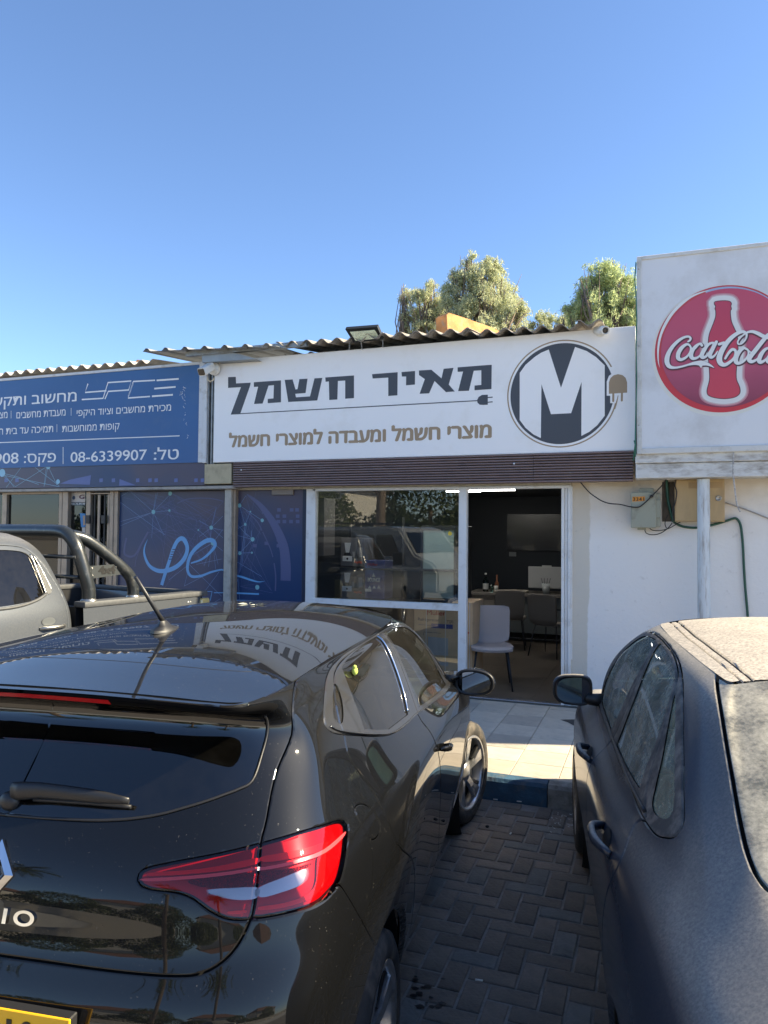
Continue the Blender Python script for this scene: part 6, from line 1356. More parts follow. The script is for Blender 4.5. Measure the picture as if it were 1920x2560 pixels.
# ---------------------------------------------------------------- black hatchback
HB_P = (-1.60, 1.90, 7.9, .6, .022)
def build_hatch():
    blk = paint_mat('black_lacquer', (.0035, .0038, .0045), rough=.018, speck=.16, speckcol=(.5, .47, .42), topfilm=.0)
    roofp = paint_mat('black_roof_lacquer', (.0035, .0038, .0045), rough=.018, speck=.30, film=0., topfilm=.012, filmcol=(.5, .47, .43))
    trimm = mat('satin_window_trim', (.022, .022, .023), .30, .0, coat=.8)
    chrome = mat('chrome', (.75, .75, .75), .08, 1.)
    plast = mat('black_plastic', (.018, .018, .019), .42, bump=.05, bscale=200)
    rubber = mat('tyre_rubber', (.030, .028, .026), .8, bump=.2, bscale=120, dirt=(.16, .13, .10), dscale=9, damt=.6)
    dark = mat('dark_cavity', (.006, .006, .006), .8)
    gl = glass_mat('smoked_glass', (.008, .009, .010), .008, 1., dust=.005, dscale=24)
    gl_r = glass_mat('privacy_glass', (.035, .04, .04), .012, 1., dust=.022, dscale=20)
    gl_f = glass_mat('green_tint_glass', (.50, .60, .54), .01, 1., dust=.018)
    rimm = mat('machined_alloy', (.55, .55, .56), .28, .9, bump=.04, bscale=60, dirt=(.22, .18, .14), dscale=14, damt=.4)
    rimd = mat('rim_black', (.012, .012, .012), .35)
    inter = mat('cabin_fabric', (.022, .022, .024), .85, bump=.2, bscale=120)
    root = empty('hatchback_car', (0, 0, 0), 'glossy black hatchback with red tail lamps, nearest the camera', 'car', 'cars parked along the kerb', mw=root_matrix(*HB_P))
    LOCAL.add(root.name)
    # loops on the surface (u round the car from the rear middle, v upwards)
    HL = [(4.80, 10.18), (4.05, 9.35), (3.255, 8.584), (2.928, 7.631), (2.827, 7.313), (2.74, 6.8), (2.621, 6.113), (2.539, 5.729), (2.381, 5.282), (2.218, 4.972), (2.009, 4.76), (1.751, 4.70), (1.192, 4.713), (.739, 4.743), (.283, 4.751), (-1., 4.76, 1), (-1., 13., 1), (5.4, 13., 1), (5.15, 11.2)]
    HATCH = uvloop(HL)
    GLASS = uvloop([(-1, 10.35, 1), (.777, 10.36), (2.2, 10.38), (3.05, 10.32), (3.38, 9.98), (3.222, 9.474), (2.947, 8.915), (2.733, 8.440), (2.5, 8.31), (2.286, 8.23), (1.846, 8.04), (1.466, 7.86), (1.019, 7.73), (.482, 7.68), (-1., 7.66, 1)])
    LAMP = uvloop([(1.384, 6.652), (1.418, 6.768), (1.520, 6.868), (1.962, 7.069), (2.808, 7.286), (3.680, 7.321), (4.45, 7.15), (4.76, 6.98), (4.80, 6.75), (4.663, 6.481), (4.395, 6.029), (4.138, 5.76), (3.707, 5.686), (3.152, 5.72), (2.662, 5.726), (2.322, 5.756), (2.116, 5.916), (1.903, 6.230), (1.733, 6.34), (1.506, 6.380), (1.40, 6.48)])
    UND = uvloop([(-1, 10.36, 1), (-1, 11.9, 1), (2.5, 11.9), (3.6, 11.7), (4.3, 11.3), (4.4, 10.5), (3.9, 10.2), (3.4, 10.05), (3.05, 10.34), (2.2, 10.39), (.777, 10.37)])
    WO = uvloop([(5.34, 9.2), (5.66, 9.75), (5.98, 10.3), (6.427, 10.85), (7.2, 11.35), (8.2, 11.45), (9.2, 11.35), (10.2, 11.05), (11.0, 10.65), (11.7, 10.1), (12.2, 9.4), (12.45, 8.6), (12.45, 7.75), (12.2, 7.15), (11.5, 6.97), (10.37, 6.94), (9.2, 7.3), (8.165, 7.58), (7.39, 7.66), (6.88, 7.81), (6.41, 8.1), (5.87, 8.48), (5.47, 8.77), (5.33, 8.97)])
    WI = uvloop([(5.46, 9.1), (5.7, 9.48), (5.98, 9.9), (6.40, 10.28), (6.95, 10.62), (7.7, 10.82), (8.5, 10.86), (9.3, 10.75), (10.2, 10.42), (11.0, 10.02), (11.6, 9.5), (11.95, 8.95), (12.1, 8.3), (12.1, 7.75), (11.9, 7.4), (11.3, 7.15), (10.4, 7.1), (9.226, 7.48), (8.2, 7.72), (7.46, 7.80), (6.94, 7.93), (6.55, 8.14), (6.1, 8.45), (5.67, 8.79)])
    PQ = uvloop([(6.03, 9.85), (6.0, 9.53), (5.88, 9.16), (5.70, 8.88), (5.56, 9.06), (5.70, 9.4), (5.85, 9.65)])
    PR = uvloop([(6.444, 10.25, 1), (6.967, 10.55), (7.7, 10.78), (8.45, 10.82, 1), (8.25, 9.8), (7.95, 8.6), (7.725, 7.87, 1), (6.95, 7.98), (6.781, 8.03), (6.15, 8.449, 1), (6.25, 9.3)])
    PF = uvloop([(8.95, 10.78, 1), (9.9, 10.52), (10.9, 10.0), (11.35, 9.5, 1), (11.0, 8.2), (10.7, 7.25, 1), (9.5, 7.45), (8.317, 7.75, 1), (8.5, 8.8)])
    PA = uvloop([(11.55, 9.3), (11.85, 8.7), (11.95, 8.0), (11.8, 7.5), (11.2, 7.35), (11.15, 8.0), (11.35, 8.8)])
    RD = uvloop([(5.631, 8.644), (5.551, 8.316), (5.557, 7.870), (5.675, 7.113), (5.668, 6.482), (5.683, 5.908), (5.762, 5.238), (6.0, 4.6), (6.4, 3.9), (6.75, 3.0), (6.85, 2.0), (6.9, 1.25, 1), (8.74, 1.25, 1), (8.732, 3.052), (8.512, 4.249), (8.325, 5.058), (8.178, 5.849), (8.182, 6.739), (8.149, 7.560), (8.35, 8.8), (8.62, 10.0), (8.72, 10.95, 1), (7.6, 10.98), (6.75, 10.7), (6.2, 10.2), (5.85, 9.5), (5.66, 8.9)])
    FD = uvloop([(8.72, 10.95, 1), (8.62, 10.0), (8.35, 8.8), (8.149, 7.560), (8.182, 6.739), (8.178, 5.849), (8.325, 5.058), (8.512, 4.249), (8.732, 3.052), (8.74, 1.25, 1), (11.3, 1.25, 1), (11.5, 3.), (11.45, 5.), (11.6, 6.6), (12.2, 7.4), (12.28, 8.4), (12.0, 9.2), (11.3, 10.0), (10.3, 10.65), (9.4, 10.93)])
    BUMP = uvloop([(-1, -1, 1), (-1, 4.76, 1), (.283, 4.751), (1.192, 4.713), (1.751, 4.70), (2.009, 4.76), (2.218, 4.972), (2.381, 5.282), (2.539, 5.729), (2.662, 5.736), (3.152, 5.73), (3.707, 5.696), (4.138, 5.77), (4.219, 5.7), (4.354, 5.294), (4.557, 4.701), (4.805, 4.030), (4.979, 3.566), (5.05, 3.), (5.05, -1, 1)])
    FUEL = uvloop([(5.08, 6.80), (5.13, 6.98), (5.26, 6.98), (5.40, 6.80), (5.47, 6.45), (5.48, 6.10), (5.44, 5.88), (5.30, 5.80), (5.16, 5.95), (5.09, 6.35)])
    FB = uvloop([(18, -1, 1), (18, 4.6, 1), (15.8, 4.8), (14.2, 4.9), (13.4, 4.4), (13.1, 3.4), (13.1, -1, 1)])
    HEAD = uvloop([(14.9, 5.2), (15.6, 5.3), (15.5, 5.9), (14.6, 6.4), (13.6, 6.5), (13.5, 6.0), (14.2, 5.5)])
    HOOD = uvloop([(18, 4.9, 1), (18, 7.25, 1), (15.5, 7.3), (14.2, 7.3), (13.3, 6.9), (13.6, 6.6), (14.6, 6.45), (15.6, 5.95), (15.9, 5.2), (16.5, 4.9)])
    WS = uvloop([(18, 7.7, 1), (18, 10.9, 1), (15.4, 10.9), (13.9, 10.6), (13.3, 9.6), (12.95, 8.4), (13.1, 7.8), (14.5, 7.6)])
    CLRL = [uvloop([(2.06, 6.40), (2.66, 6.39), (2.64, 6.153), (2.319, 6.184)], 3), uvloop([(2.71, 6.379), (3.185, 6.509), (3.578, 6.520), (3.492, 6.258), (3.025, 6.186), (2.70, 6.162)], 3)]
    M = fix_normals(HB.grid(14, 10)); M0 = {k: v.copy() for k, v in M.items()}
    # wheel arches
    wc = [(-.0, .31-.022), (2.55, .31)]
    def arch(M, r):
        d = np.full(len(M['X']), .2)
        for (a, z) in wc:
            d = np.minimum(d, np.hypot(M['X'][:, 0]-a, (M['X'][:, 2]-z)*.97)-r)
        return np.where(M['X'][:, 1] > .5, d, .2)
    for r in (.352, .372):
        M, _ = cut(M, arch(M, r))
    f = arch(M, .352); M = submesh(M, fmean(M, f) > 0)
    f = arch(M, .352); w = np.clip((.02-f)/.02, 0, 1); M['X'][:, 1] -= w*w*.018
    for lp, g in ((HATCH, .0025), (BUMP, .0018), (GLASS, .002), (UND, 0), (CLRL[0], 0), (CLRL[1], 0), (LAMP, .0016), (RD, .0022), (FD, .0022), (WO, .0012), (WI, 0), (PQ, 0), (PR, 0), (PF, 0), (PA, 0), (FUEL, .0016), (FB, .002), (HEAD, .002), (HOOD, .0025), (WS, .002)):
        M, _ = panel_cut(M, HB, [lp], gap=g, rnd=g+.0038, depth=.0045)
    q = centroid_q(M); used = np.zeros(len(q), bool)
    def take(lp, extra=None):
        nonlocal used
        k = inside(q, lp) & ~used
        if extra is not None: k &= extra
        used |= k; return k
    hatch_side = inside(q, HATCH)
    pq, pr, pf, pa = take(PQ), take(PR), take(PF), take(PA)
    trim = take(WO); und = take(UND)
    glassm = take(GLASS)
    clrm = [take(c_) for c_ in CLRL]
    lampin = take(LAMP, hatch_side); lampout = take(LAMP)
    rd, fd = take(RD), take(FD)
    hat = take(HATCH)
    bmp = take(BUMP)
    fuel = take(FUEL); fb = take(FB); head = take(HEAD); hood = take(HOOD); ws = take(WS)
    body = ~used
    B = shell('body', M, body, blk, root, (1, -1))
    HT = shell('tailgate', M, hat, blk, root, (1, -1))
    BP = shell('rear_bumper', M, bmp, blk, root, (1, -1))
    shell('front_bumper', M, fb, blk, root, (1, -1)); shell('bonnet', M, hood, blk, root, (1, -1)); shell('windscreen', M, ws, gl_f, root, (1, -1), -.002)
    shell('spoiler_underside', M, und, mat('underside_shade_black', (.003, .003, .0035), .8, spec=.08), HT, (1, -1)); shell('rear_window', M, glassm, gl, HT, (1, -1), -.002)  # spoiler underside blackened and dulled to stand for dark reflections
    shell('fuel_flap', M, fuel, blk, B, (1,)); shell('fuel_cover', M, fuel, blk, B, (-1,))
    lens = glass_mat('red_lens', (1.0, .30, .32), .012, .55); clens = glass_mat('clear_lens', (.96, .94, .94), .01, 1.)
    redh = mat('lamp_red_housing', (.36, .004, .012), .3, .2, coat=1.)
    redb = mat('lamp_red_guide', (1.0, .030, .035), .35, 0., coat=1.)
    clr = mat('lamp_clear_reflector', (.42, .36, .36), .15, .9)
    lsil = mat('lamp_bright_strip', (1., .95, .95), .3, .2)
    hexm = mat('lamp_honeycomb', (.22, .004, .012), .2, .5, bump=.9, bscale=160)
    lamp_loops = [
      ('light_guide', redb, [(1.501, 6.733), (2.0, 6.84), (2.70, 7.0), (2.70, 6.87), (2.0, 6.75), (1.503, 6.662)]),
      ('light_guide', redb, [(2.843, 7.019), (3.5, 6.98), (4.196, 6.849), (4.160, 6.720), (3.5, 6.83), (2.842, 6.892)]),
      ('bright_strip', lsil, [(1.446, 6.60), (2.0, 6.71), (2.69, 6.80), (2.69, 6.745), (2.0, 6.64), (1.504, 6.55)]),
      ('bright_strip', lsil, [(2.759, 6.78), (3.549, 6.77), (4.084, 6.714), (4.68, 6.70), (4.60, 6.62), (4.103, 6.62), (3.528, 6.70), (2.751, 6.72)]),
      ('jewel', hexm, [(1.888, 6.604), (2.66, 6.70), (2.65, 6.436), (2.089, 6.438)]),
      ('jewel', hexm, [(2.747, 6.68), (3.221, 6.65), (3.70, 6.6), (3.66, 6.54), (3.193, 6.54), (2.724, 6.430)]),
      ('reverse_lamp', clr, [(2.05, 6.40), (2.66, 6.39), (2.64, 6.153), (2.319, 6.184)]),
      ('reverse_lamp', clr, [(2.688, 6.379), (3.185, 6.509), (3.578, 6.520), (3.492, 6.258), (3.025, 6.186), (2.668, 6.162)]),
      ('light_guide', redb, [(4.12, 6.66), (4.02, 6.3), (3.88, 6.0), (3.60, 5.87), (3.093, 5.855), (2.69, 5.89), (2.69, 5.97), (3.072, 5.955), (3.55, 5.99), (3.75, 6.16), (3.90, 6.6)]),
      ('light_guide', redb, [(2.28, 5.93), (2.49, 5.93), (2.478, 5.865), (2.303, 5.87)])]
    FINE = fix_normals(HB.grid(60, 46, (1.2, 4.9, 5.5, 7.5))); FINE['N'] *= np.sign(((FINE['X']-np.array([1., 0, .7]))*FINE['N']).sum(1).mean())
    for sd in (1, -1):
        for nm, mk in (('tail_lamp', lampout), ('tailgate_lamp', lampin)):
            L = shell(nm, M, mk, lens, root if nm == 'tail_lamp' else HT, (sd,), 0.0)
            shell('lamp_housing', M, mk, redh, L if nm == 'tail_lamp' else HT, (sd,), -.016)
            shell('clear_lens', M, clrm[0 if nm != 'tail_lamp' else 1], clens, L, (sd,), .0); ishatch = nm != 'tail_lamp'
            for pn, pm, lp in lamp_loops:
                lp2 = np.array(lp, float)
                if (lp2[:, 0].mean() < 2.72) != ishatch: continue
                lpp = uvloop(lp, 4)
                G = {k: v.copy() for k, v in FINE.items()}
                G, _ = cut(G, sdf(G, HB, lpp)); k = inside(centroid_q(G), lpp)
                shell(pn, G, k, pm, L if nm == 'tail_lamp' else HT, (sd,), -.004 if pn == 'bright_strip' else -.009)
        nm = root
        D = shell('rear_door', M, rd, blk, root, (sd,)); F = shell('front_door', M, fd, blk, root, (sd,))
        shell('window_trim', M, trim, trimm, root, (sd,), .0015)
        shell('window_pane', M, pq, gl_r, root, (sd,), -.002); shell('window_pane', M, pr, gl_r, D, (sd,), -.002)
        shell('window_pane', M, pf, gl_f, F, (sd,), -.002); shell('window_pane', M, pa, gl_f, F, (sd,), -.002)
        shell('headlight', M, head, mat('headlamp_glass', (.5, .5, .5), .05, .3, coat=1.), root, (sd,), 0)
        strip_on(HB, [(7.74, 7.95), (7.96, 8.6), (8.26, 9.8), (8.46, 10.75)], .0045, .003, side=sd).build('trim_bead', chrome, D)
        strip_on(HB, [(5.38, 8.98), (5.52, 8.80), (5.87, 8.52), (6.41, 8.14), (6.88, 7.85), (7.39, 7.71), (8.165, 7.62), (9.2, 7.34), (10.37, 6.98), (11.4, 7.0)], .003, .0035, side=sd).build('trim_bead', mat('satin_metal', (.35, .35, .35), .25, 1.), D)
        # door handles
        for (uu, vv, par) in ((8.42, 5.25, F),):
            us = np.linspace(uu-.02, uu+.40, 9); P = HB.pos(us, np.linspace(vv, vv-.25, 9)); N = HB.nrm(us, np.full(9, vv)); N *= np.sign(N[:, 1:2])
            h = np.array([.002, .022, .034, .038, .038, .038, .034, .022, .002])
            mb = MB(); mb.tube(loc3(P+N*h[:, None], sd), [.008, .012, .014, .015, .015, .015, .014, .012, .008], 8, flat=.7); mb.build('door_handle', blk, par)
        # mirror
        c = HB.pos(11.35, 7.35); n = np.array([0, 1., 0])
        mb = MB(); base = loc3(c, sd); head_c = base+np.array([sd*.150, .05, -.022])
        mb.tube([base+np.array([-.01*sd, 0, -.01]), base+np.array([.05*sd, .02, -.005]), head_c+np.array([-.06*sd, .0, -.045])], [.035, .028, .024], 10)
        mb.ball(head_c+np.array([0, .025, 0]), .1, 3, (1.18, .55, .78))
        for v in mb.bm.verts:
            if v.co.y < head_c[1]+.002 and abs(v.co.x-head_c[0]) < .12: v.co.y = head_c[1]+.002
        MR = mb.build('door_mirror', blk, F)
        mb = MB(); rim = []; gr = []
        for k in range(28):
            t = 2*math.pi*k/28; e = 2.6
            cx = math.copysign(abs(math.cos(t))**(2/e), math.cos(t)); cz = math.copysign(abs(math.sin(t))**(2/e), math.sin(t))
            rim.append(head_c+np.array([sd*cx*.104, -.004, cz*(.068 if cx*1 > 0 else .066)*(1-.12*cx)]))
            gr.append(head_c+np.array([sd*cx*.094, -.009, cz*.059*(1-.12*cx)]))
        mb.tube(rim, .009, 8, True); mb.build('mirror_surround', plast, MR)
        mb = MB(); tl = Vector((0, 0, 0)); vs = [Vector(tuple(g)) for g in gr]
        ctr = sum(vs, Vector())/len(vs)
        rotm = Matrix.Rotation(math.radians(-9*sd), 3, 'Z')
        mb.quad([ctr+rotm @ (v-ctr) for v in vs]); mb.build('mirror_glass', mat('mirror_silver', (.8, .82, .82), .01, 1.), MR, fixn=False)
    # top: spoiler and roof
    xs = np.arange(-.62, 1.72, .013); ys = np.arange(0, .68, .013)
    A, Lh = np.meshgrid(xs, ys); n_, m_ = A.shape; A = A.ravel(); Lh = Lh.ravel()
    Z = hb_top(A, Lh); e = .002
    N = np.stack([-(hb_top(A+e, Lh)-hb_top(A-e, Lh))/(2*e), -(hb_top(A, Lh+e)-hb_top(A, np.maximum(Lh-e, 0)))/(e+np.minimum(Lh, e)+1e-9), np.ones_like(A)], 1)
    N[Lh == 0, 1] = 0; N /= np.linalg.norm(N, axis=1, keepdims=True)
    i = np.arange(n_*m_).reshape(n_, m_); a, b, c, d = i[:-1, :-1].ravel(), i[:-1, 1:].ravel(), i[1:, 1:].ravel(), i[1:, :-1].ravel()
    T = dict(X=np.stack([A, Lh, Z], 1), N=N, Q=np.stack([A, Lh], 1), T=np.concatenate([np.stack([a, b, c], 1), np.stack([a, c, d], 1)]))
    class HT_: pos = staticmethod(lambda u, v: np.stack([u, v, hb_top(u, v)], -1))
    us = np.linspace(0, 17, 137); Bd = HB.pos(us, np.full(137, 12.))
    bl = np.concatenate([Bd[:, :2], [[Bd[-1, 0], -.3], [Bd[0, 0], -.3]]])
    # roof to spoiler gap, in (forward, right)
    gp = smooth_loop([(-.060, -.05), (-.060, .08), (-.062, .25), (-.070, .42), (-.085, .52), (-.115, .585), (-.16, .628), (-.20, .68)], 6, False)
    sp = np.concatenate([gp, [[-.8, .68], [-.8, -.05]]])
    T, _ = cut(T, sdf(T, HT_, bl)); T = submesh(T, inside(centroid_q(T), bl))
    T, _ = panel_cut(T, HT_, [sp], .0025, .0065, .005)
    k = inside(centroid_q(T), sp)
    shell('spoiler', T, k, roofp, HT, (1, -1), .0); RF = shell('roof', T, ~k, roofp, root, (1, -1), .0)
    shell('spoiler_shade_layer', T, k, mat('underside_shade_black'), HT, (1, -1), -.012)  # added dark layer, keeps the band mirrored in the rear glass black
    # crease line across the spoiler and inner liner
    cr = [(-.165, l) for l in np.linspace(-.50, .50, 30)]
    mb = MB(); mb.tube([(l, a-.0+.05*abs(l/.5)**6, float(hb_top(a+.05*abs(l/.5)**6, l))-.0005) for a, l in cr], .0014, 5); mb.build('panel_line', dark, HT)
    shell_mask = ~(inside(centroid_q(M0), WI) | inside(centroid_q(M0), GLASS) | inside(centroid_q(M0), WS))
    G = {k_: v.copy() for k_, v in M0.items()}; fa = arch(G, .38); G, _ = cut(G, fa); fa = arch(G, .38)
    qq = centroid_q(G); keep = ~(inside(qq, WI) | inside(qq, GLASS) | inside(qq, WS)) & (fmean(G, fa) > 0)
    lin = shell('inner_liner', G, keep, dark, root, (1, -1), -.030)
    Tq = np.ones(len(T['T']), bool); shell('headlining', T, ~k, inter, root, (1, -1), -.03)
    mb = MB(); mb.bx(-.72, -.35, .24, .72, 2.9, .28); mb.bx(-.72, 2.32, .28, .72, 2.42, .95); mb.build('floor_pan', dark, root)
    for sd in (1, -1):
        for a, z in wc:
            mb = MB(); mb.lathe((sd*.90-sd*.045, a, z), (-sd, 0, 0), [(0, .372), (.06, .39), (.36, .39), (.36, .05)], 32); mb.build('wheel_arch', dark, root)
    # third brake light under the lip
    us = np.linspace(0, 1.15, 14)
    mb = MB()
    for sgn in (1, -1):
        A0 = HB.pos(us, np.full(14, 11.25)); A1 = HB.pos(us, np.full(14, 11.72))
        Nn = HB.nrm(us, np.full(14, 11.5)); Nn *= -np.sign(Nn[:, :1])
        A0 = loc3(A0+Nn*.0025, sgn); A1 = loc3(A1+Nn*.0025, sgn)
        for j in range(13): mb.quad([A0[j], A0[j+1], A1[j+1], A1[j]])
    mb.build('brake_light', mat('brake_red', (.45, .008, .012), .2, coat=1.), HT)
    # rear wiper
    uu = np.linspace(.02, 1.235, 14); P = HB.pos(uu, np.full(14, 8.06)+.03*np.sin(uu*2.2)); N = HB.nrm(uu, np.full(14, 8.06)); N *= -np.sign(N[:, :1])
    mb = MB(); r = np.interp(uu, [0, .12, .3, .9, 1.235], [.022, .023, .020, .017, .008])
    up_ = np.zeros((14, 3)); up_[:, 2] = np.interp(uu, [0, .3, 1.235], [0, .006, -.004])
    mb.tube(loc3(P+N*.024+up_, 1), r, 10, flat=.55); P0 = loc3(HB.pos(.02, 8.06)-np.array([0, .012, .012]), 1); mb.ball(P0+np.array([0, -.014, 0]), .026, 2, (1.1, .7, 1.))
    WPR = mb.build('rear_wiper', plast, HT)
    mb = MB(); mb.tube(loc3(P[2:]+N[2:]*.008-np.array([0, 0, .012]), 1), .005, 6); mb.build('wiper_blade', plast, WPR)
    # bead along the bottom edge of the rear glass
    for sgn in (1, -1):
        mb = strip_on(HB, [(.0, 7.66), (.482, 7.68), (1.019, 7.73), (1.466, 7.86), (1.846, 8.04), (2.286, 8.23), (2.5, 8.31), (2.733, 8.440), (2.947, 8.915), (3.222, 9.474), (3.42, 9.95)], .0035, .0, side=sgn); mb.build('window_bead', plast, HT)
    # antenna
    ab = np.array([.03, .235, float(hb_top(.235, .03))])
    mb = MB(); vs = []
    prof = [(-.052, .026, 0), (-.05, .024, .012), (-.02, .014, .026), (.005, .008, .036)]
    base = [(-.075, 0, 0), (-.05, .030, 0), (.02, .034, 0), (.075, .020, 0), (.095, 0, 0)]
    bot = [(x, y) for x, y, _ in base]+[(x, -y) for x, y, _ in base[-2:0:-1]]
    ringz = [(1., 0.), (.93, .010), (.55, .022), (.28, .040)]; rings = []
    for sc, hz in ringz: rings.append([mb.bm.verts.new((ab[0]+y*sc, ab[1]+x*sc*(1 if hz < .02 else .8)-hz*.4, ab[2]-.004+hz)) for x, y in bot])
    for A_, B_ in zip(rings[:-1], rings[1:]):
        for j in range(len(bot)): mb.bm.faces.new((A_[j], A_[(j+1) % len(bot)], B_[(j+1) % len(bot)], B_[j]))
    mb.bm.faces.new(rings[-1]); an = mb.build('antenna', mat('matt_black_antenna', (.012, .012, .013), .5), RF, auto=50)
    mb = MB(); t0 = ab+np.array([0, -.012, .030]); t1 = np.array([-.01, .10, 1.628]); mb.tube([t0, t0+(t1-t0)*.25, t1], [.009, .0075, .0068], 8); mb.build('mast', plast, an)
    # badge: upright diamond ring of bright metal
    c0 = HB.pos(.0, 6.42)+np.array([0, .025, 0]); N = HB.nrm(.0, 6.42); N *= -np.sign(N[0]); upv = np.cross(np.array([0, 1., 0]), N); upv /= np.linalg.norm(upv); upv *= np.sign(upv[2])
    mb = MB(); ow, oh, iw, ih = .056, .076, .025, .036
    O = [(0, oh), (ow, 0), (0, -oh), (-ow, 0)]; I = [(0, ih), (iw, 0), (0, -ih), (-iw, 0)]; Mi = [((a_[0]+b_[0])/2, (a_[1]+b_[1])/2) for a_, b_ in zip(O, I)]
    def P3(p, h): return loc3(c0+np.array([0, 1., 0])*p[0]+upv*p[1]+N*h, 1)
    for j in range(4):
        k2 = (j+1) % 4
        mb.quad([P3(O[j], .004), P3(O[k2], .004), P3(Mi[k2], .014), P3(Mi[j], .014)]); mb.quad([P3(Mi[j], .014), P3(Mi[k2], .014), P3(I[k2], .004), P3(I[j], .004)])
        mb.quad([P3(O[j], -.004), P3(O[k2], -.004), P3(O[k2], .004), P3(O[j], .004)])
    mb.build('badge', chrome, HT)
    # raised letters
    for ch, l in (('C', -.035), ('L', .032), ('I', .082), ('O', .133)):
        l = l*1.0
        u_ = float(np.interp(abs(l), HB.pos(np.linspace(0, 3, 60), np.full(60, 5.5))[:, 1], np.linspace(0, 3, 60)))
        c = HB.pos(u_, 5.42); N = HB.nrm(u_, 5.42); N *= -np.sign(N[0]); c = c*np.array([1, np.sign(l) if l else 1, 1]); N = N*np.array([1, np.sign(l) if l else 1, 1])
        cu = bpy.data.curves.new('t', 'FONT'); cu.body = ch; cu.size = .052; cu.extrude = .003; cu.offset = .0012; cu.align_x = 'CENTER'
        to = bpy.data.objects.new('t', cu); me = bpy.data.meshes.new_from_object(to); bpy.data.objects.remove(to)
        o = obj('badge_letter', me, HT); me.materials.append(chrome)
        z = loc3(N, 1); x = np.array([1., 0, 0]); x = x-z*(x@z); x /= np.linalg.norm(x); y = np.cross(z, x); p = loc3(c, 1)+z*.003
        Mx = Matrix([[x[0]*1.35, y[0]*.86, z[0], p[0]], [x[1]*1.35, y[1]*.86, z[1], p[1]], [x[2]*1.35, y[2]*.86, z[2], p[2]], [0, 0, 0, 1]])
        me.transform(Mx)
    # number plate
    pc = HB.pos(.0, 3.45); pN = np.array([-1., 0, .10]); pN /= np.linalg.norm(pN); pu = np.array([.10, 0, 1.]); pu /= np.linalg.norm(pu)
    a0 = -.672; top_z = .716
    o0 = np.array([0, a0, top_z-.056])
    px0 = .068; mb = MB(); mb.bx(px0-.255, a0-.004, top_z-.108, px0+.255, a0+.03, top_z-.006, 0, .003); PL = mb.build('number_plate', plast, BP)
    mb = MB(); mb.bx(px0-.262, a0-.010, top_z-.112, px0+.262, a0-.004, top_z, 0, .002); PY = mb.build('plate_face', mat('plate_yellow', (.85, .46, .01), .35, coat=.3), PL)
    cu = bpy.data.curves.new('t', 'FONT'); cu.body = '7\u00b7100'; cu.size = .112; cu.offset = .0025; cu.extrude = .0006; cu.align_x = 'RIGHT'
    to = bpy.data.objects.new('t', cu); me = bpy.data.meshes.new_from_object(to); bpy.data.objects.remove(to); me.materials.append(mat('plate_black', (.01, .01, .01), .4))
    me.transform(Matrix([[.80, 0, 0, px0+.225], [0, 0, -1, a0-.011], [0, .95, 0, top_z-.094], [0, 0, 0, 1]])); obj('plate_number', me, PL)
    # cabin
    seat(root, .38, 1.15, .34, inter); seat(root, -.38, 1.15, .34, inter)
    mb = MB(); mb.bx(-.62, .15, .34, .62, .62, .52, 0, .05, 2); o = mb.build('rear_bench', inter, root, auto=40)
    mb = MB(); mb.bx(-.60, .02, .50, .60, .14, .98, 0, .04, 2); mb.build('seat_back', inter, o, auto=40)
    for x in (-.36, .36):
        mb = MB(); mb.bx(x-.12, -.02, .99, x+.12, .07, 1.12, 0, .03, 2); mb.build('headrest', inter, o, auto=40)
    mb = MB(); mb.bx(-.68, 1.85, .62, .68, 2.35, .93, 0, .06, 2); mb.build('dashboard', inter, root, auto=40)
    mb = MB(); sc = np.array([-.36, 1.62, .90]); ring = [sc+np.array([.185*math.cos(t), .07*math.sin(t)*1., .17*math.sin(t)]) for t in np.linspace(0, 2*math.pi, 36, False)]
    mb.tube(ring, .015, 8, True)
    for t in (0, math.pi, -math.pi/2): mb.tube([sc, sc+np.array([.18*math.cos(t), .07*math.sin(t), .165*math.sin(t)])], .014, 6)
    mb.ball(sc, .055, 2, (1, .5, 1)); mb.build('steering_wheel', plast, root)
    # toy stuck on the rear side window
    mb = MB(); c = HB.pos(6.62, 9.86)+np.array([0, .012, 0]); p = loc3(c, 1); mb.ball(p, .015, 2, (.7, 1, 1)); mb.ball(p+np.array([0, -.004, .014]), .008, 2)
    tag(mb.build('plush_toy', mat('lime_plush', (.42, .52, .10), .8), root), None)
    mats = (rubber, rimm, rimd)
    for (sd, a, st) in ((1, 0, 0), (-1, 0, 0), (1, 2.55, -17), (-1, 2.55, -17)):
        wz = .31-.022+a*math.sin(math.radians(.6))
        wheel(root, (sd*(.775 if a == 0 else .80), a, wz), sd, .31, .222, .20, st, 5, mats, 1)
    # fallen leaf pieces on the roof and seam flowers
    mb = MB()
    for k in range(9):
        a_, l_ = 1.02+.035*math.cos(k*2.1), .03+.04*math.sin(k*1.7)
        z_ = float(hb_top(a_, l_))+.002; t = k*1.3
        mb.quad([(l_, a_, z_), (l_+.02*math.cos(t), a_+.02*math.sin(t), z_+.004), (l_+.045*math.cos(t+.15), a_+.045*math.sin(t+.15), z_+.003), (l_+.02*math.cos(t+.4), a_+.02*math.sin(t+.4), z_+.001)])
    lf = mb.build('fallen_leaf', mat('dry_leaf', (.55, .55, .42), .7), None, fixn=False)
    lf.matrix_basis = wm(root); tag(lf, 'small pale dry leaf lying on the black roof near its front edge', 'leaf')
    return root
HATCHBACK = build_hatch()
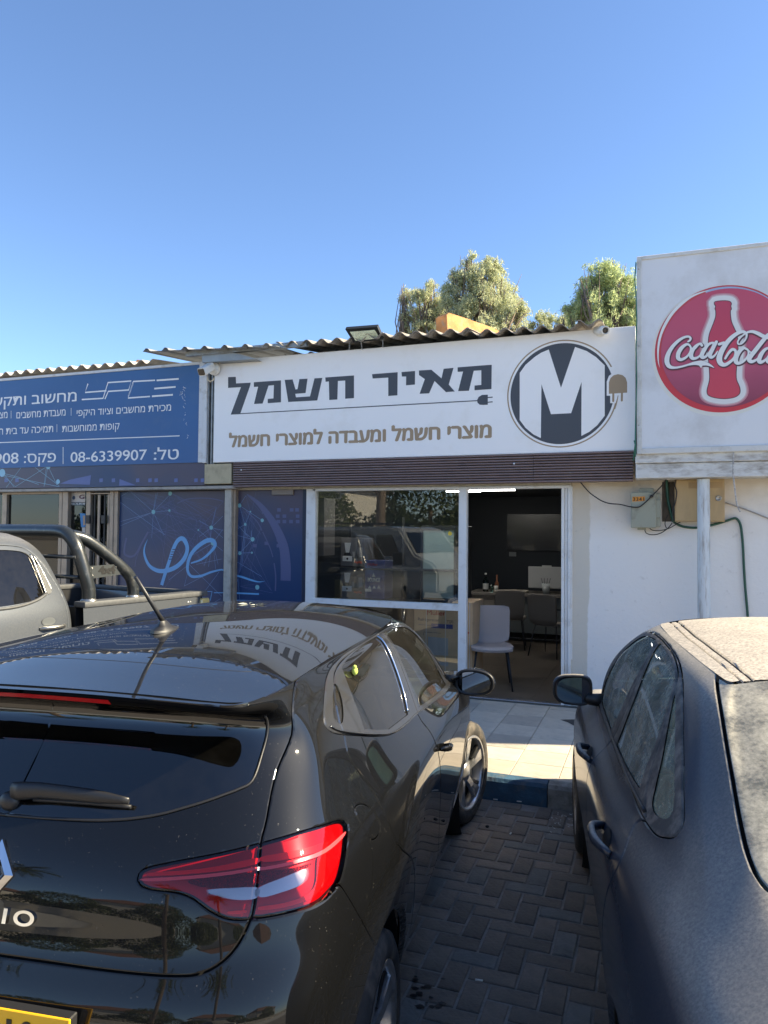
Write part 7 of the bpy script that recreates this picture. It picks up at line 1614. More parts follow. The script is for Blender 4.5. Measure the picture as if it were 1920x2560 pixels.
# ---------------------------------------------------------------- dusty grey saloon
def build_sedan():
    P = SD
    pnt = paint_mat('dusty_grey_lacquer', (.020, .030, .048), rough=.16, metal=.2, speck=.12, film=.03, filmcol=(.50, .45, .37), topfilm=.80, spscale=240, coat=.8, streaks=.5, mscale=130)
    rfp = paint_mat('dusty_roof_lacquer', (.030, .040, .058), rough=.22, metal=.35, speck=.2, film=.45, filmcol=(.54, .48, .40), topfilm=.85, spscale=200, coat=.7, streaks=.35)
    seal = mat('dusty_black_seal', (.035, .036, .037), .6, dirt=(.20, .18, .16), dscale=20, damt=.7)
    dark = mat('dark_cavity', (.006, .006, .006), .8); plast = mat('black_plastic', (.018, .018, .019), .42)
    gl = glass_mat('dusty_lit_side_glass', (.62, .78, .68), .03, .9, dust=.36, dustcol=(.44, .46, .40), dscale=60)  # real dust, thickened to carry the brightness seen through the pane
    gq = glass_mat('dusty_lit_quarter_glass', (.80, .96, .74), .03, .9, dust=.30, dustcol=(.50, .54, .42), dscale=60)  # dust tinted green to stand for the sunlit view through the glass
    glr = glass_mat('dusty_rear_glass', (.55, .70, .58), .05, .9, dust=.46, dustcol=(.60, .56, .46), dscale=80)
    inter = mat('cabin_fabric', (.022, .022, .024), .85); inter2 = mat('cabin_grey', (.42, .42, .39), .9)
    rubber = MATS['tyre_rubber']; rimm = mat('dull_alloy', (.35, .35, .36), .4, .8, dirt=(.12, .10, .08), dscale=12, damt=.6)
    root = empty('saloon_car', (0, 0, 0), 'dusty dark grey saloon car filling the right of the photo', 'car', 'cars parked along the kerb', mw=root_matrix(.83, 1.87, 8, .6, .02))
    LOCAL.add(root.name)
    WO = uvloop([(6.33, 7.88), (6.40, 8.3), (6.53, 8.80), (6.88, 9.5), (7.30, 10.02), (7.9, 10.40), (8.67, 10.60), (9.7, 10.70), (10.6, 10.64), (11.5, 10.4), (12.1, 9.95), (12.45, 9.3), (12.5, 8.5), (12.35, 7.7), (12.0, 7.2), (11.5, 7.02), (10.68, 7.15), (9.88, 7.22), (9.0, 7.22), (8.12, 7.12), (7.5, 7.05), (7.05, 7.10), (6.77, 7.30), (6.50, 7.55)])
    PF = uvloop([(9.98, 7.42, 1), (10.7, 7.42), (11.4, 7.38), (11.9, 7.6), (12.0, 8.4), (11.9, 9.2), (11.6, 9.8), (11.0, 10.22), (10.01, 10.41, 1), (9.60, 9.83), (9.68, 8.86), (9.80, 8.18)])
    PR = uvloop([(9.55, 10.42, 1), (8.75, 10.36), (7.98, 10.15), (7.58, 9.92, 1), (7.48, 9.3), (7.56, 8.6), (7.70, 8.0), (7.74, 7.5, 1), (8.3, 7.44), (9.35, 7.42, 1), (9.26, 8.19), (9.19, 8.96), (9.28, 9.7)])
    PQ = uvloop([(7.35, 9.62), (7.05, 9.27), (6.72, 8.52), (6.60, 8.03), (6.65, 7.78), (6.84, 7.58), (7.10, 7.47), (7.24, 7.58), (7.23, 7.95), (7.20, 8.52), (7.28, 9.2)])
    RW = uvloop([(-1, 11.2, 1), (-1, 7.85, 1), (2, 7.85), (3.6, 7.87), (4.35, 7.95), (4.68, 8.15), (4.80, 8.5), (4.93, 9.1), (5.24, 9.88), (5.72, 10.7), (5.86, 11.2, 1)])
    TL = uvloop([(-1, 4.6, 1), (-1, 7.72, 1), (2, 7.70), (3.8, 7.68), (4.3, 7.6), (4.42, 7.2), (4.35, 6.7), (4.1, 6.3), (3.4, 6.2), (3.0, 5.8), (2.9, 5.0), (2.5, 4.62)])
    LAMP = uvloop([(3.05, 5.75), (3.5, 6.1), (4.2, 6.2), (4.75, 6.1), (4.9, 5.7), (4.5, 5.2), (3.8, 5.0), (3.1, 5.05)])
    RD = uvloop([(7.33, 7.11), (7.48, 6.9), (7.56, 6.57), (7.52, 6.15), (7.42, 5.63), (7.40, 5.0), (7.55, 4.0), (7.8, 3.0), (7.95, 2.0), (8.0, 1.3, 1), (9.95, 1.3, 1), (9.9, 3.), (9.78, 4.6), (9.74, 5.2), (9.76, 5.81), (9.76, 6.91), (9.64, 7.41), (9.50, 8.2), (9.42, 9.0), (9.5, 9.8), (9.72, 10.6, 1), (8.6, 10.50), (7.95, 10.28), (7.5, 9.95), (7.37, 9.4), (7.42, 8.6), (7.52, 7.9), (7.45, 7.4)])
    FD = uvloop([(9.64, 7.41), (9.76, 6.91), (9.76, 5.81), (9.74, 5.2), (9.78, 4.6), (9.9, 3.), (9.95, 1.3, 1), (12.4, 1.3, 1), (12.5, 3), (12.4, 5), (12.4, 6.6), (12.45, 7.4), (12.42, 8.5), (12.3, 9.4), (11.8, 10.15), (11.0, 10.5), (9.72, 10.6, 1), (9.5, 9.8), (9.42, 9.0), (9.50, 8.2)])
    BUMP = uvloop([(-1, -1, 1), (-1, 4.6, 1), (2.5, 4.6), (3.1, 4.95), (3.8, 4.98), (4.6, 5.1), (4.95, 4.9), (5.2, 4.2), (5.3, 3.2), (5.3, -1, 1)])
    FB = uvloop([(19, -1, 1), (19, 4.6, 1), (16.8, 4.8), (15.2, 4.9), (14.4, 4.4), (14.1, 3.4), (14.1, -1, 1)])
    WS = uvloop([(19, 7.9, 1), (19, 10.8, 1), (16.4, 10.8), (14.9, 10.5), (14.2, 9.6), (13.9, 8.5), (14.0, 7.9), (15.5, 7.8)])
    HOOD = uvloop([(19, 4.9, 1), (19, 7.4, 1), (16.5, 7.45), (15.2, 7.4), (14.3, 7.0), (14.6, 6.7), (15.6, 6.45), (16.6, 5.95), (16.9, 5.2), (17.5, 4.9)])
    HEAD = uvloop([(15.9, 5.2), (16.6, 5.3), (16.5, 5.9), (15.6, 6.35), (14.6, 6.5), (14.5, 6.0), (15.2, 5.5)])
    M = fix_normals(P.grid(13, 10)); M0 = {k: v.copy() for k, v in M.items()}
    wc = [(0., .305), (2.65, .32)]
    def arch(M, r):
        d = np.full(len(M['X']), .2)
        for (a, z) in wc: d = np.minimum(d, np.hypot(M['X'][:, 0]-a, M['X'][:, 2]-z)-r)
        return np.where(M['X'][:, 1] > .5, d, .2)
    for r in (.365, .39): M, _ = cut(M, arch(M, r))
    f = arch(M, .365); M = submesh(M, fmean(M, f) > 0)
    f = arch(M, .365); w = np.clip((.025-f)/.025, 0, 1); M['X'][:, 1] -= w*w*.015
    for lp, g in ((TL, .0025), (BUMP, .0018), (RW, .004), (LAMP, .002), (RD, .0024), (FD, .0024), (WO, .0022), (PF, 0), (PR, 0), (PQ, 0), (FB, .002), (WS, .002), (HOOD, .0025), (HEAD, .002)):
        M, _ = panel_cut(M, P, [lp], gap=g, rnd=g+.004, depth=.005)
    q = centroid_q(M); used = np.zeros(len(q), bool)
    def take(lp):
        nonlocal used
        k = inside(q, lp) & ~used; used |= k; return k
    pf, pr, pq = take(PF), take(PR), take(PQ); trim = take(WO); rw = take(RW); lamp = take(LAMP); tl = take(TL); rd = take(RD); fd = take(FD); bm_ = take(BUMP); fb = take(FB); ws = take(WS); head = take(HEAD); hood = take(HOOD)
    B = shell('body', M, ~used, pnt, root, (1, -1)); T_ = shell('boot_lid', M, tl, pnt, root, (1, -1)); shell('rear_bumper', M, bm_, pnt, root, (1, -1)); shell('front_bumper', M, fb, pnt, root, (1, -1)); shell('bonnet', M, hood, pnt, root, (1, -1))
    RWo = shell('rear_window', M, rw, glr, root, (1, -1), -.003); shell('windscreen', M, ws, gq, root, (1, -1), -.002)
    for sd in (-1, 1):
        D = shell('rear_door', M, rd, pnt, root, (sd,)); F = shell('front_door', M, fd, pnt, root, (sd,))
        shell('window_trim', M, trim, seal, root, (sd,), .001)
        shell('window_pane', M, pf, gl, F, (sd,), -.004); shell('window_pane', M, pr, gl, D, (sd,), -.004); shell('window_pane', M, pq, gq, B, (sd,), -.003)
        shell('tail_lamp', M, lamp, mat('red_lamp', (.3, .01, .01), .1, coat=1.), root, (sd,)); shell('headlight', M, head, mat('headlamp_glass', (.5, .5, .5), .05, .3, coat=1.), root, (sd,))
        for (u0, u1, vv, par) in ((7.66, 8.22, 5.12, D), (9.86, 10.35, 5.22, F)):
            us = np.linspace(u0, u1, 9); Q = P.pos(us, np.full(9, vv)); N = P.nrm(us, np.full(9, vv)); N *= np.sign(N[:, 1:2])
            h = np.array([0., .024, .040, .046, .046, .046, .040, .024, .0])
            mb = MB(); mb.tube(loc3(Q+N*h[:, None], sd), [.012, .014, .016, .017, .017, .017, .016, .014, .012], 10, flat=.75); DH = mb.build('door_handle', pnt, par)
            mb = MB(); c = Q[4]; n4 = N[4]
            t = Q[6]-Q[2]; t /= np.linalg.norm(t); b = np.cross(n4, t)
            ring = [loc3(c+n4*.0012+t*math.cos(k/20*2*math.pi)*.062+b*math.sin(k/20*2*math.pi)*.030, sd) for k in range(20)]
            mb.quad(ring); mb.build('handle_recess_patch', dark, par, fixn=False)  # flat black oval, the scoop's shade is put into its colour
            if par is D:
                continue
        # belt and frame beads
        mb = strip_on(P, [(7.4, 7.24), (8.1, 7.26), (9.0, 7.32), (9.9, 7.33), (10.7, 7.28), (11.5, 7.2)], .006, .002, side=sd); mb.build('window_bead', plast, D)
        c = P.pos(11.75, 7.45)
        mb = MB(); base = loc3(c, sd); hc = base+np.array([sd*.138, .03, .030])
        mb.tube([base+np.array([-.01*sd, 0, -.01]), base+np.array([.055*sd, .01, -.01]), hc+np.array([-.07*sd, .01, -.045])], [.034, .028, .026], 10)
        MR0 = mb.build('door_mirror', plast, F)
        def sup(cx, cz, w_, h_, y_, e=3.2, n=28):
            o = []
            for k in range(n):
                t = 2*math.pi*k/n
                o.append(np.array([hc[0]+sd*math.copysign(abs(math.cos(t))**(2/e), math.cos(t))*w_*.80+cx*sd, hc[1]+y_, hc[2]+cz+math.copysign(abs(math.sin(t))**(2/e), math.sin(t))*h_*.88*(1-.10*math.cos(t))]))
            return o
        mb = MB(); rings = [sup(0, 0, .118, .082, -.012), sup(0, 0, .122, .086, .01), sup(0, 0, .110, .078, .045), sup(0, 0, .080, .056, .075), sup(0, 0, .03, .02, .088)]
        vr = [[mb.bm.verts.new(tuple(p)) for p in r] for r in rings]
        for A_, B_ in zip(vr[:-1], vr[1:]):
            for k in range(28): mb.bm.faces.new((A_[k], A_[(k+1) % 28], B_[(k+1) % 28], B_[k])).smooth = True
        mb.bm.faces.new(vr[-1]); mb.bm.faces.new(vr[0]); mb.build('mirror_shell', pnt, MR0)
        mb = MB(); rotm = Matrix.Rotation(math.radians(-14*sd), 3, 'Z'); g_ = [Vector(tuple(p)) for p in sup(-.004, 0, .104, .070, -.022)]; ctr = sum(g_, Vector())/len(g_)
        mb.quad([ctr+rotm @ (v-ctr) for v in g_]); mb.build('mirror_glass', mat('dusty_mirror', (.55, .62, .60), .10, 1.), MR0, fixn=False)
        mb = MB(); mb.tube(sup(0, 0, .112, .077, -.016), .007, 6, True); mb.build('mirror_surround', plast, MR0)
    # roof with ditch mouldings
    xs = np.arange(.44, 1.95, .016); ys = np.arange(0, .62, .016)
    A, L = np.meshgrid(xs, ys); n_, m_ = A.shape; A = A.ravel(); L = L.ravel(); Z = sd_top(A, L); e = .002
    N = np.stack([-(sd_top(A+e, L)-sd_top(A-e, L))/(2*e), -(sd_top(A, L+e)-sd_top(A, np.maximum(L-e, 0)))/(e+np.minimum(L, e)+1e-9), np.ones_like(A)], 1); N[L == 0, 1] = 0; N /= np.linalg.norm(N, axis=1, keepdims=True)
    i = np.arange(n_*m_).reshape(n_, m_); a, b, c, d = i[:-1, :-1].ravel(), i[:-1, 1:].ravel(), i[1:, 1:].ravel(), i[1:, :-1].ravel()
    T = dict(X=np.stack([A, L, Z], 1), N=N, Q=np.stack([A, L], 1), T=np.concatenate([np.stack([a, b, c], 1), np.stack([a, c, d], 1)]))
    class PT: pos = staticmethod(lambda u, v: np.stack([u, v, sd_top(u, v)], -1))
    us = np.linspace(0, 18, 145); Bd = P.pos(us, np.full(145, 11.))
    bl = np.concatenate([Bd[:, :2], [[Bd[-1, 0], -.3], [Bd[0, 0], -.3]]])
    T, _ = cut(T, sdf(T, PT, bl)); T = submesh(T, inside(centroid_q(T), bl))
    dl = np.array([(.30, .505), (.62, .528), (.9, .540), (1.2, .542), (1.5, .532), (1.75, .51), (1.95, .48)])
    d2 = dl+np.array([0, -.030])
    G1 = np.concatenate([dl, [[2.2, .48], [2.2, .8], [.2, .8], [.2, .505]]])
    T, _ = panel_cut(T, PT, [G1], .002, .006, .006)
    G2 = np.concatenate([d2, [[2.2, .45], [2.2, -.5], [.2, -.5], [.2, .475]]])
    T, _ = panel_cut(T, PT, [G2], .003, .007, .008)
    k1 = inside(centroid_q(T), G1); k2 = inside(centroid_q(T), G2)
    RF = shell('roof', T, k2, rfp, root, (1, -1)); [(shell('roof_rail', T, k1, rfp, root, (sd,)), shell('ditch_moulding', T, ~k1 & ~k2, rfp, RF, (sd,), -.003)) for sd in (1, -1)]
    G = {k_: v.copy() for k_, v in M0.items()}; fa = arch(G, .40); G, _ = cut(G, fa); fa = arch(G, .40)
    qq = centroid_q(G); keep = ~(inside(qq, WO) | inside(qq, RW) | inside(qq, WS)) & (fmean(G, fa) > 0)
    shell('inner_liner', G, keep, dark, root, (1, -1), -.028); shell('headlining', T, np.ones(len(T['T']), bool), inter2, root, (1, -1), -.028)
    # window frame pillars seen inside
    mb = MB(); mb.bx(-.74, -.35, .24, .74, 3.0, .28); mb.bx(-.74, 2.42, .28, .74, 2.5, .96); mb.build('floor_pan', dark, root)
    mb = MB(); mb.bx(-.62, -.15, .98, .62, .34, 1.03, 0, .02, 2); mb.build('parcel_shelf', inter2, root)
    for sd in (1, -1):
        for a, z in wc:
            mb = MB(); mb.lathe((sd*.86, a, z), (-sd, 0, 0), [(0, .385), (.06, .40), (.36, .40), (.36, .05)], 32); mb.build('wheel_arch', dark, root)
    seat(root, .38, 1.25, .36, inter2); seat(root, -.38, 1.25, .36, inter2)
    mb = MB(); mb.bx(-.64, .38, .36, .64, .86, .54, 0, .05, 2); o = mb.build('rear_bench', inter2, root, auto=40)
    mb = MB(); mb.bx(-.62, .22, .52, .62, .36, 1.02, 0, .04, 2); mb.build('seat_back', inter2, o, auto=40)
    for x in (-.38, .38):
        mb = MB(); mb.bx(x-.13, .18, 1.03, x+.13, .27, 1.17, 0, .03, 2); mb.build('headrest', inter, o, auto=40)
    mb = MB(); mb.bx(-.70, 2.0, .64, .70, 2.46, .96, 0, .06, 2); mb.build('dashboard', inter, root, auto=40)
    mb = MB(); sc = np.array([-.38, 1.76, .92]); mb.tube([sc+np.array([.185*math.cos(t), .07*math.sin(t), .17*math.sin(t)]) for t in np.linspace(0, 2*math.pi, 32, False)], .015, 8, True)
    for t in (0, math.pi, -math.pi/2): mb.tube([sc, sc+np.array([.18*math.cos(t), .07*math.sin(t), .165*math.sin(t)])], .014, 6)
    mb.build('steering_wheel', plast, root)
    for x, y in ((-.69, 1.42), (.69, 1.42)):
        mb = MB(); mb.tube([(x*.84, y-.02, 1.33), (x*.99, y, 1.12), (x*1.05, y, .95)], .022, 6); mb.build('pillar_trim', inter, root)
    for (sd, a, z) in ((1, 0, .290), (-1, 0, .290), (1, 2.65, .316), (-1, 2.65, .316)):
        wheel(root, (sd*.785, a, z), sd, .31, .21, .205, 0, 5, (rubber, rimm, MATS['rim_black']), 0)
    return root
SALOON = build_sedan()
# ---------------------------------------------------------------- grey pickup, tail towards the shops
PU_SIDE = [.30, .55, .95, 1.4, 1.9, 2.4, 2.9, 3.3, 3.7]
PU_ROWS = [
 dict(ar=.22, z=.42, w=[.82, .85, .86, .86, .86, .86, .86, .86, .82], af=3.95, zf=.45, rc=.05),
 dict(ar=.20, z=.58, w=[.88, .91, .915, .915, .915, .92, .93, .93, .88], af=4.02, zf=.58, rc=.05),
 dict(ar=.195, z=.80, w=[.895, .925, .93, .93, .93, .935, .95, .95, .90], af=4.05, zf=.78, rc=.05),
 dict(ar=.195, z=.98, w=[.89, .918, .925, .925, .925, .93, .945, .94, .89], af=4.05, zf=.95, rc=.05),
 dict(ar=.195, z=1.085, w=[.885, .905, .91, .912, .912, .915, .93, .92, .87], af=4.0, zf=1.06, rc=.05),
 dict(ar=.20, z=[1.20, 1.20, 1.20, 1.20, 1.20, 1.19, 1.17, 1.14, 1.10], w=[.87, .885, .89, .892, .892, .885, .86, .82, .74], af=3.7, zf=1.12, rc=.05, fc=.4),
 dict(ar=.215, z=[1.295, 1.285, 1.275, 1.265, 1.255, 1.25, 1.22, 1.20, 1.18], w=[.83, .85, .855, .857, .855, .84, .76, .68, .6], af=2.85, zf=1.2, rc=.05, fc=.2, a=[.30, .52, .90, 1.32, 1.8, 2.2, 2.46, 2.6, 2.7]),
 dict(ar=.25, z=[1.45, 1.45, 1.45, 1.45, 1.45, 1.44, 1.43, 1.42, 1.40], w=[.76, .785, .79, .79, .79, .78, .75, .70, .62], af=2.45, zf=1.42, rc=.06, fc=.2, a=[.32, .52, .86, 1.22, 1.6, 1.9, 2.12, 2.24, 2.32]),
 dict(ar=.30, z=[1.61, 1.62, 1.63, 1.63, 1.63, 1.62, 1.61, 1.60, 1.59], w=[.685, .71, .715, .715, .71, .70, .68, .65, .58], af=2.12, zf=1.62, rc=.06, fc=.2, a=[.36, .54, .84, 1.14, 1.44, 1.66, 1.84, 1.94, 2.0]),
 dict(ar=.38, z=[1.70, 1.725, 1.735, 1.74, 1.74, 1.735, 1.73, 1.72, 1.70], w=[.63, .66, .665, .665, .66, .65, .63, .60, .55], af=1.92, zf=1.72, rc=.05, fc=.2, a=[.42, .56, .84, 1.1, 1.34, 1.54, 1.68, 1.76, 1.82]),
 dict(ar=.44, z=[1.745, 1.755, 1.765, 1.77, 1.77, 1.765, 1.76, 1.755, 1.74], w=[.57, .60, .61, .61, .605, .60, .58, .56, .52], af=1.84, zf=1.755, zr=1.755, rc=.05, fc=.1, a=[.48, .60, .85, 1.08, 1.30, 1.48, 1.62, 1.70, 1.76]),
]
PU = Patch(ctrl_rows(PU_ROWS, PU_SIDE))
def az2uv(patch, pts, u0=4.6, u1=13.5):
    us = np.linspace(u0, u1, 360); vs = np.linspace(.5, patch.R-1, 260); U, V = np.meshgrid(us, vs); X = patch.pos(U, V)
    out = []
    for p in pts:
        i = ((X[..., 0]-p[0])**2+(X[..., 2]-p[1])**2).argmin(); out.append((U.ravel()[i], V.ravel()[i])+tuple(p[2:]))
    return out
def build_pickup():
    pnt = paint_mat('dusty_silver_grey', (.064, .072, .084), rough=.14, metal=.35, speck=.3, film=.05, filmcol=(.45, .42, .37), topfilm=.25, coat=.9)
    plast = mat('black_plastic', (.018, .018, .019), .42); grey = mat('faded_plastic', (.075, .077, .078), .6, var=.2, vscale=30, bump=.1)
    powder = mat('powder_coated_tube', (.018, .021, .022), .33, coat=.35, coat_r=.22, dirt=(.12, .115, .10), dscale=16, damt=.35, bump=.06, bscale=90)
    dark = mat('dark_cavity', (.006, .006, .006), .8); bolt = mat('zinc', (.55, .53, .48), .35, 1.)
    gl = glass_mat('smoked_cab_glass', (.010, .011, .012), .015, .55, dust=.02, dustcol=(.35, .33, .30))
    glc = glass_mat('green_tint_glass')
    rubber = MATS['tyre_rubber']
    root = empty('pickup_truck', (0, 0, 0), 'grey double cab pickup with black roll bar, left of the hatchback', 'pickup', None, mw=root_matrix(-4.90, 4.72, 172, 0, 0))
    LOCAL.add(root.name)
    M = fix_normals(PU.grid(12, 9)); M0 = {k: v.copy() for k, v in M.items()}
    W1 = uvloop(az2uv(PU, [(.455, 1.345, 1), (.48, 1.50), (.505, 1.62), (.60, 1.655), (.85, 1.665), (1.06, 1.665, 1), (1.04, 1.45), (1.03, 1.275, 1), (.75, 1.28), (.56, 1.305)]))
    W2 = uvloop(az2uv(PU, [(1.16, 1.665, 1), (1.45, 1.66), (1.66, 1.60), (1.86, 1.42), (1.98, 1.28, 1), (1.5, 1.272), (1.13, 1.275, 1)]))
    TRI = uvloop(az2uv(PU, [(.415, 1.335), (.385, 1.37), (.425, 1.50), (.465, 1.60), (.475, 1.60), (.445, 1.46), (.43, 1.345)]))
    D1 = uvloop(az2uv(PU, [(.30, 1.30), (.30, 1.05), (.42, .80), (.60, .60), (.9, .52), (1.09, .52, 1), (1.09, 1.2), (1.11, 1.69, 1), (.62, 1.69), (.47, 1.64), (.37, 1.48)]))
    D2 = uvloop(az2uv(PU, [(1.11, 1.69, 1), (1.09, 1.2), (1.09, .52, 1), (2.15, .52, 1), (2.2, 1.0), (2.14, 1.24), (1.95, 1.42), (1.7, 1.64)]))
    RWN = uvloop([(-1, 6.4, 1), (-1, 8.5, 1), (3.0, 8.5), (3.2, 8.0), (3.25, 6.6), (3.0, 6.4)]); WS = uvloop([(18, 6.2, 1), (18, 9.2, 1), (15.2, 9.2), (13.6, 8.8), (13.2, 7.8), (13.1, 6.6), (14.5, 6.2)])
    wf = [(3.10, .385)]
    def arch(M, r, L=wf):
        d = np.full(len(M['X']), .3)
        for (a, z) in L: d = np.minimum(d, np.hypot(M['X'][:, 0]-a, M['X'][:, 2]-z)-r)
        return np.where(M['X'][:, 1] > .5, d, .3)
    M, _ = cut(M, arch(M, .45)); M = submesh(M, fmean(M, arch(M, .45)) > 0)
    for lp, g in ((D1, .003), (D2, .003), (W1, 0), (W2, 0), (TRI, .001), (RWN, .001), (WS, .002)): M, _ = panel_cut(M, PU, [lp], gap=g, rnd=g+.004, depth=.006)
    q = centroid_q(M); used = np.zeros(len(q), bool)
    def take(lp):
        nonlocal used
        k = inside(q, lp) & ~used; used |= k; return k
    w1, w2, tri, rw, ws, d1, d2 = [take(x) for x in (W1, W2, TRI, RWN, WS, D1, D2)]
    B = shell('cab', M, ~used, pnt, root, (1, -1)); shell('rear_window', M, rw, gl, B, (1, -1), -.004); shell('windscreen', M, ws, glc, B, (1, -1), -.003)
    for sd in (-1, 1):
        A1 = shell('rear_door', M, d1, pnt, root, (sd,)); A2 = shell('front_door', M, d2, pnt, root, (sd,))
        shell('window_pane', M, w1, gl, A1, (sd,), -.006); shell('window_pane', M, w2, gl, A2, (sd,), -.006); shell('corner_trim', M, tri, grey, A1, (sd,), .003)
        strip_on(PU, az2uv(PU, [(.455, 1.335), (.56, 1.295), (.75, 1.268), (1.03, 1.262)]), .011, .002, side=sd).build('window_seal', grey, A1)
        strip_on(PU, az2uv(PU, [(.447, 1.335), (.465, 1.48), (.495, 1.625)]), .006, .003, side=sd).build('window_channel', bolt, A1)
        strip_on(PU, az2uv(PU, [(.385, 1.36), (.425, 1.505), (.47, 1.615)]), .0035, .002, side=sd).build('door_edge', bolt, A1)
        for a0 in (.33, 1.18):
            uv = az2uv(PU, [(a0+.22*t, 1.10) for t in np.linspace(0, 1, 7)]); L = np.array(uv); Q = PU.pos(L[:, 0], L[:, 1]); N = PU.nrm(L[:, 0], L[:, 1]); N *= np.sign(N[:, 1:2])
            mb = MB(); mb.tube(loc3(Q+N*np.array([0, .028, .04, .042, .04, .028, 0])[:, None], sd), .013, 8); mb.build('door_handle', bolt if a0 < 1 else bolt, A1 if a0 < 1 else A2)
            mb = MB(); c = Q[4]; n4 = N[4]; mb.quad([loc3(c+n4*.002+np.array([.055*math.cos(t), 0, .045+.03*math.sin(t)]), sd) for t in np.linspace(0, 2*math.pi, 18, False)]); mb.build('handle_recess_patch', mat('handle_recess_grey', (.16, .17, .17), .3, .4), A1 if a0 < 1 else A2, fixn=False)
        mb = MB(); c = np.array([sd*1.03, 2.02, 1.28]); mb.bx(c[0]-.10, c[1]-.03, c[2]-.02, c[0]+.10, c[1]+.08, c[2]+.20, 0, .03, 3); mb.tube([(sd*.85, 2.02, 1.26), (sd*.95, 2.02, 1.30)], .03, 8); mb.build('door_mirror', plast, A2, auto=40)
    # roof skin
    top = lambda a, l: 1.762+.028*(1-(l/.62)**2)+.012*np.sin(np.clip((a-.4)/1.4, 0, 1)*math.pi)
    us = np.linspace(0, PU.C-1, 97); Bd = PU.pos(us, np.full(97, PU.R-1.)); mb = MB()
    rings = []
    for s_ in (1., .9, .6, .3):
        r = []
        for sgn in (1, -1):
            seq = Bd if sgn == 1 else Bd[::-1][1:-1]
            for p in seq:
                a_ = 1.1+(p[0]-1.1)*s_; l_ = p[1]*s_*sgn; z_ = p[2]*(s_ == 1.)+(s_ < 1)*(p[2]*.0+float(top(a_, abs(l_))))
                r.append(mb.bm.verts.new((l_, a_, z_-.0)))
        rings.append(r)
    for A_, B_ in zip(rings[:-1], rings[1:]):
        for k in range(len(A_)): mb.bm.faces.new((A_[k], A_[(k+1) % len(A_)], B_[(k+1) % len(A_)], B_[k]))
    mb.bm.faces.new(rings[-1]); mb.build('roof', pnt, root, auto=50)
    G = {k_: v.copy() for k_, v in M0.items()}; qq = centroid_q(G); shell('inner_liner', G, ~(inside(qq, W1) | inside(qq, W2) | inside(qq, RWN) | inside(qq, WS)) & (fmean(G, arch(G, .47)) > 0), dark, root, (1, -1), -.035)
    seat(root, .38, 1.5, .75, MATS['cabin_fabric'], s=.9, back=.9); seat(root, -.38, 1.5, .75, MATS['cabin_fabric'], s=.9, back=.9)
    mb = MB(); mb.bx(-.62, .42, .78, .62, .60, 1.36, 0, .05, 2); mb.build('rear_bench', MATS['cabin_fabric'], root, auto=40)
    # bed
    def side(sd):
        a = np.linspace(.170, -1.19, 70); z = np.linspace(.52, 1.215, 40); A, Z = np.meshgrid(a, z); n_, m_ = A.shape
        L = np.interp(Z, [.52, .62, .8, .96, 1.06, 1.075, 1.215], [.87, .90, .925, .92, .912, .895, .885])-.05*np.clip((-A-1.02)/.17, 0, 1)**2
        X = np.stack([A.ravel(), L.ravel(), Z.ravel()], 1); dz = np.gradient(L, axis=0)/np.gradient(Z, axis=0); da = np.gradient(L, axis=1)/np.gradient(A, axis=1)
        N = np.stack([-da.ravel(), np.ones(A.size), -dz.ravel()], 1); N /= np.linalg.norm(N, axis=1, keepdims=True)
        i = np.arange(n_*m_).reshape(n_, m_); p, q_, r, s_ = i[:-1, :-1].ravel(), i[:-1, 1:].ravel(), i[1:, 1:].ravel(), i[1:, :-1].ravel()
        S_ = dict(X=X, N=N, Q=np.stack([A.ravel(), Z.ravel()], 1), T=np.concatenate([np.stack([p, q_, r], 1), np.stack([p, r, s_], 1)]))
        fa = arch(S_, .44, [(-.02, .385)]); S_, _ = cut(S_, fa); S_ = submesh(S_, fmean(S_, arch(S_, .44, [(-.02, .385)])) > 0)
        o = shell('bed_side', S_, np.ones(len(S_['T']), bool), pnt, root, (sd,)); return o
    for sd in (-1, 1):
        bs = side(sd)
        mb = MB(); mb.bx(sd*.78, -1.19, .62, sd*.80, .17, 1.215); mb.build('bed_liner', plast, bs)
        mb = MB(); mb.bx(sd*.765, -1.20, 1.215, sd*.897, .165, 1.262, 0, .012, 2); mb.build('bed_rail', grey, root, auto=40)
        mb = MB(); mb.lathe((sd*.87, -.02, .385), (-sd, 0, 0), [(0, .45), (.3, .45), (.3, .05)], 28); mb.build('wheel_arch', dark, root)
        mb = MB(); mb.bx(sd*.80, -1.245, .93, sd*.888, -1.12, 1.195, 0, .022, 3); mb.build('tail_lamp', mat('sunlit_lamp_lens', (.55, .42, .16), .12, coat=1.), root, auto=40)  # sun glow on the lens is put into its gold colour
        mb = MB(); mb.bx(sd*.83, -1.20, .50, sd*.86, -1.12, .93); mb.build('corner_filler', pnt, root)
    mb = MB(); mb.bx(-.79, -1.19, .62, .79, .165, .66); mb.bx(-.79, .12, .66, .79, .165, 1.22); mb.build('bed_floor', plast, root)
    mb = MB(); mb.bx(-.80, -1.235, .60, .80, -1.19, 1.215, 0, .012, 2); TG = mb.build('tailgate', pnt, root, auto=40)
    mb = MB(); mb.bx(-.80, -1.24, 1.215, .80, -1.185, 1.258, 0, .01, 2); mb.build('tailgate_cap', grey, TG, auto=40)
    mb = MB(); mb.bx(-.85, -1.36, .46, .85, -1.22, .60, 0, .03, 2); mb.build('rear_bumper', bolt, root, auto=40)
    mb = MB(); mb.bx(-.30, -1.1, .38, .30, 3.9, .52); mb.build('chassis', dark, root)
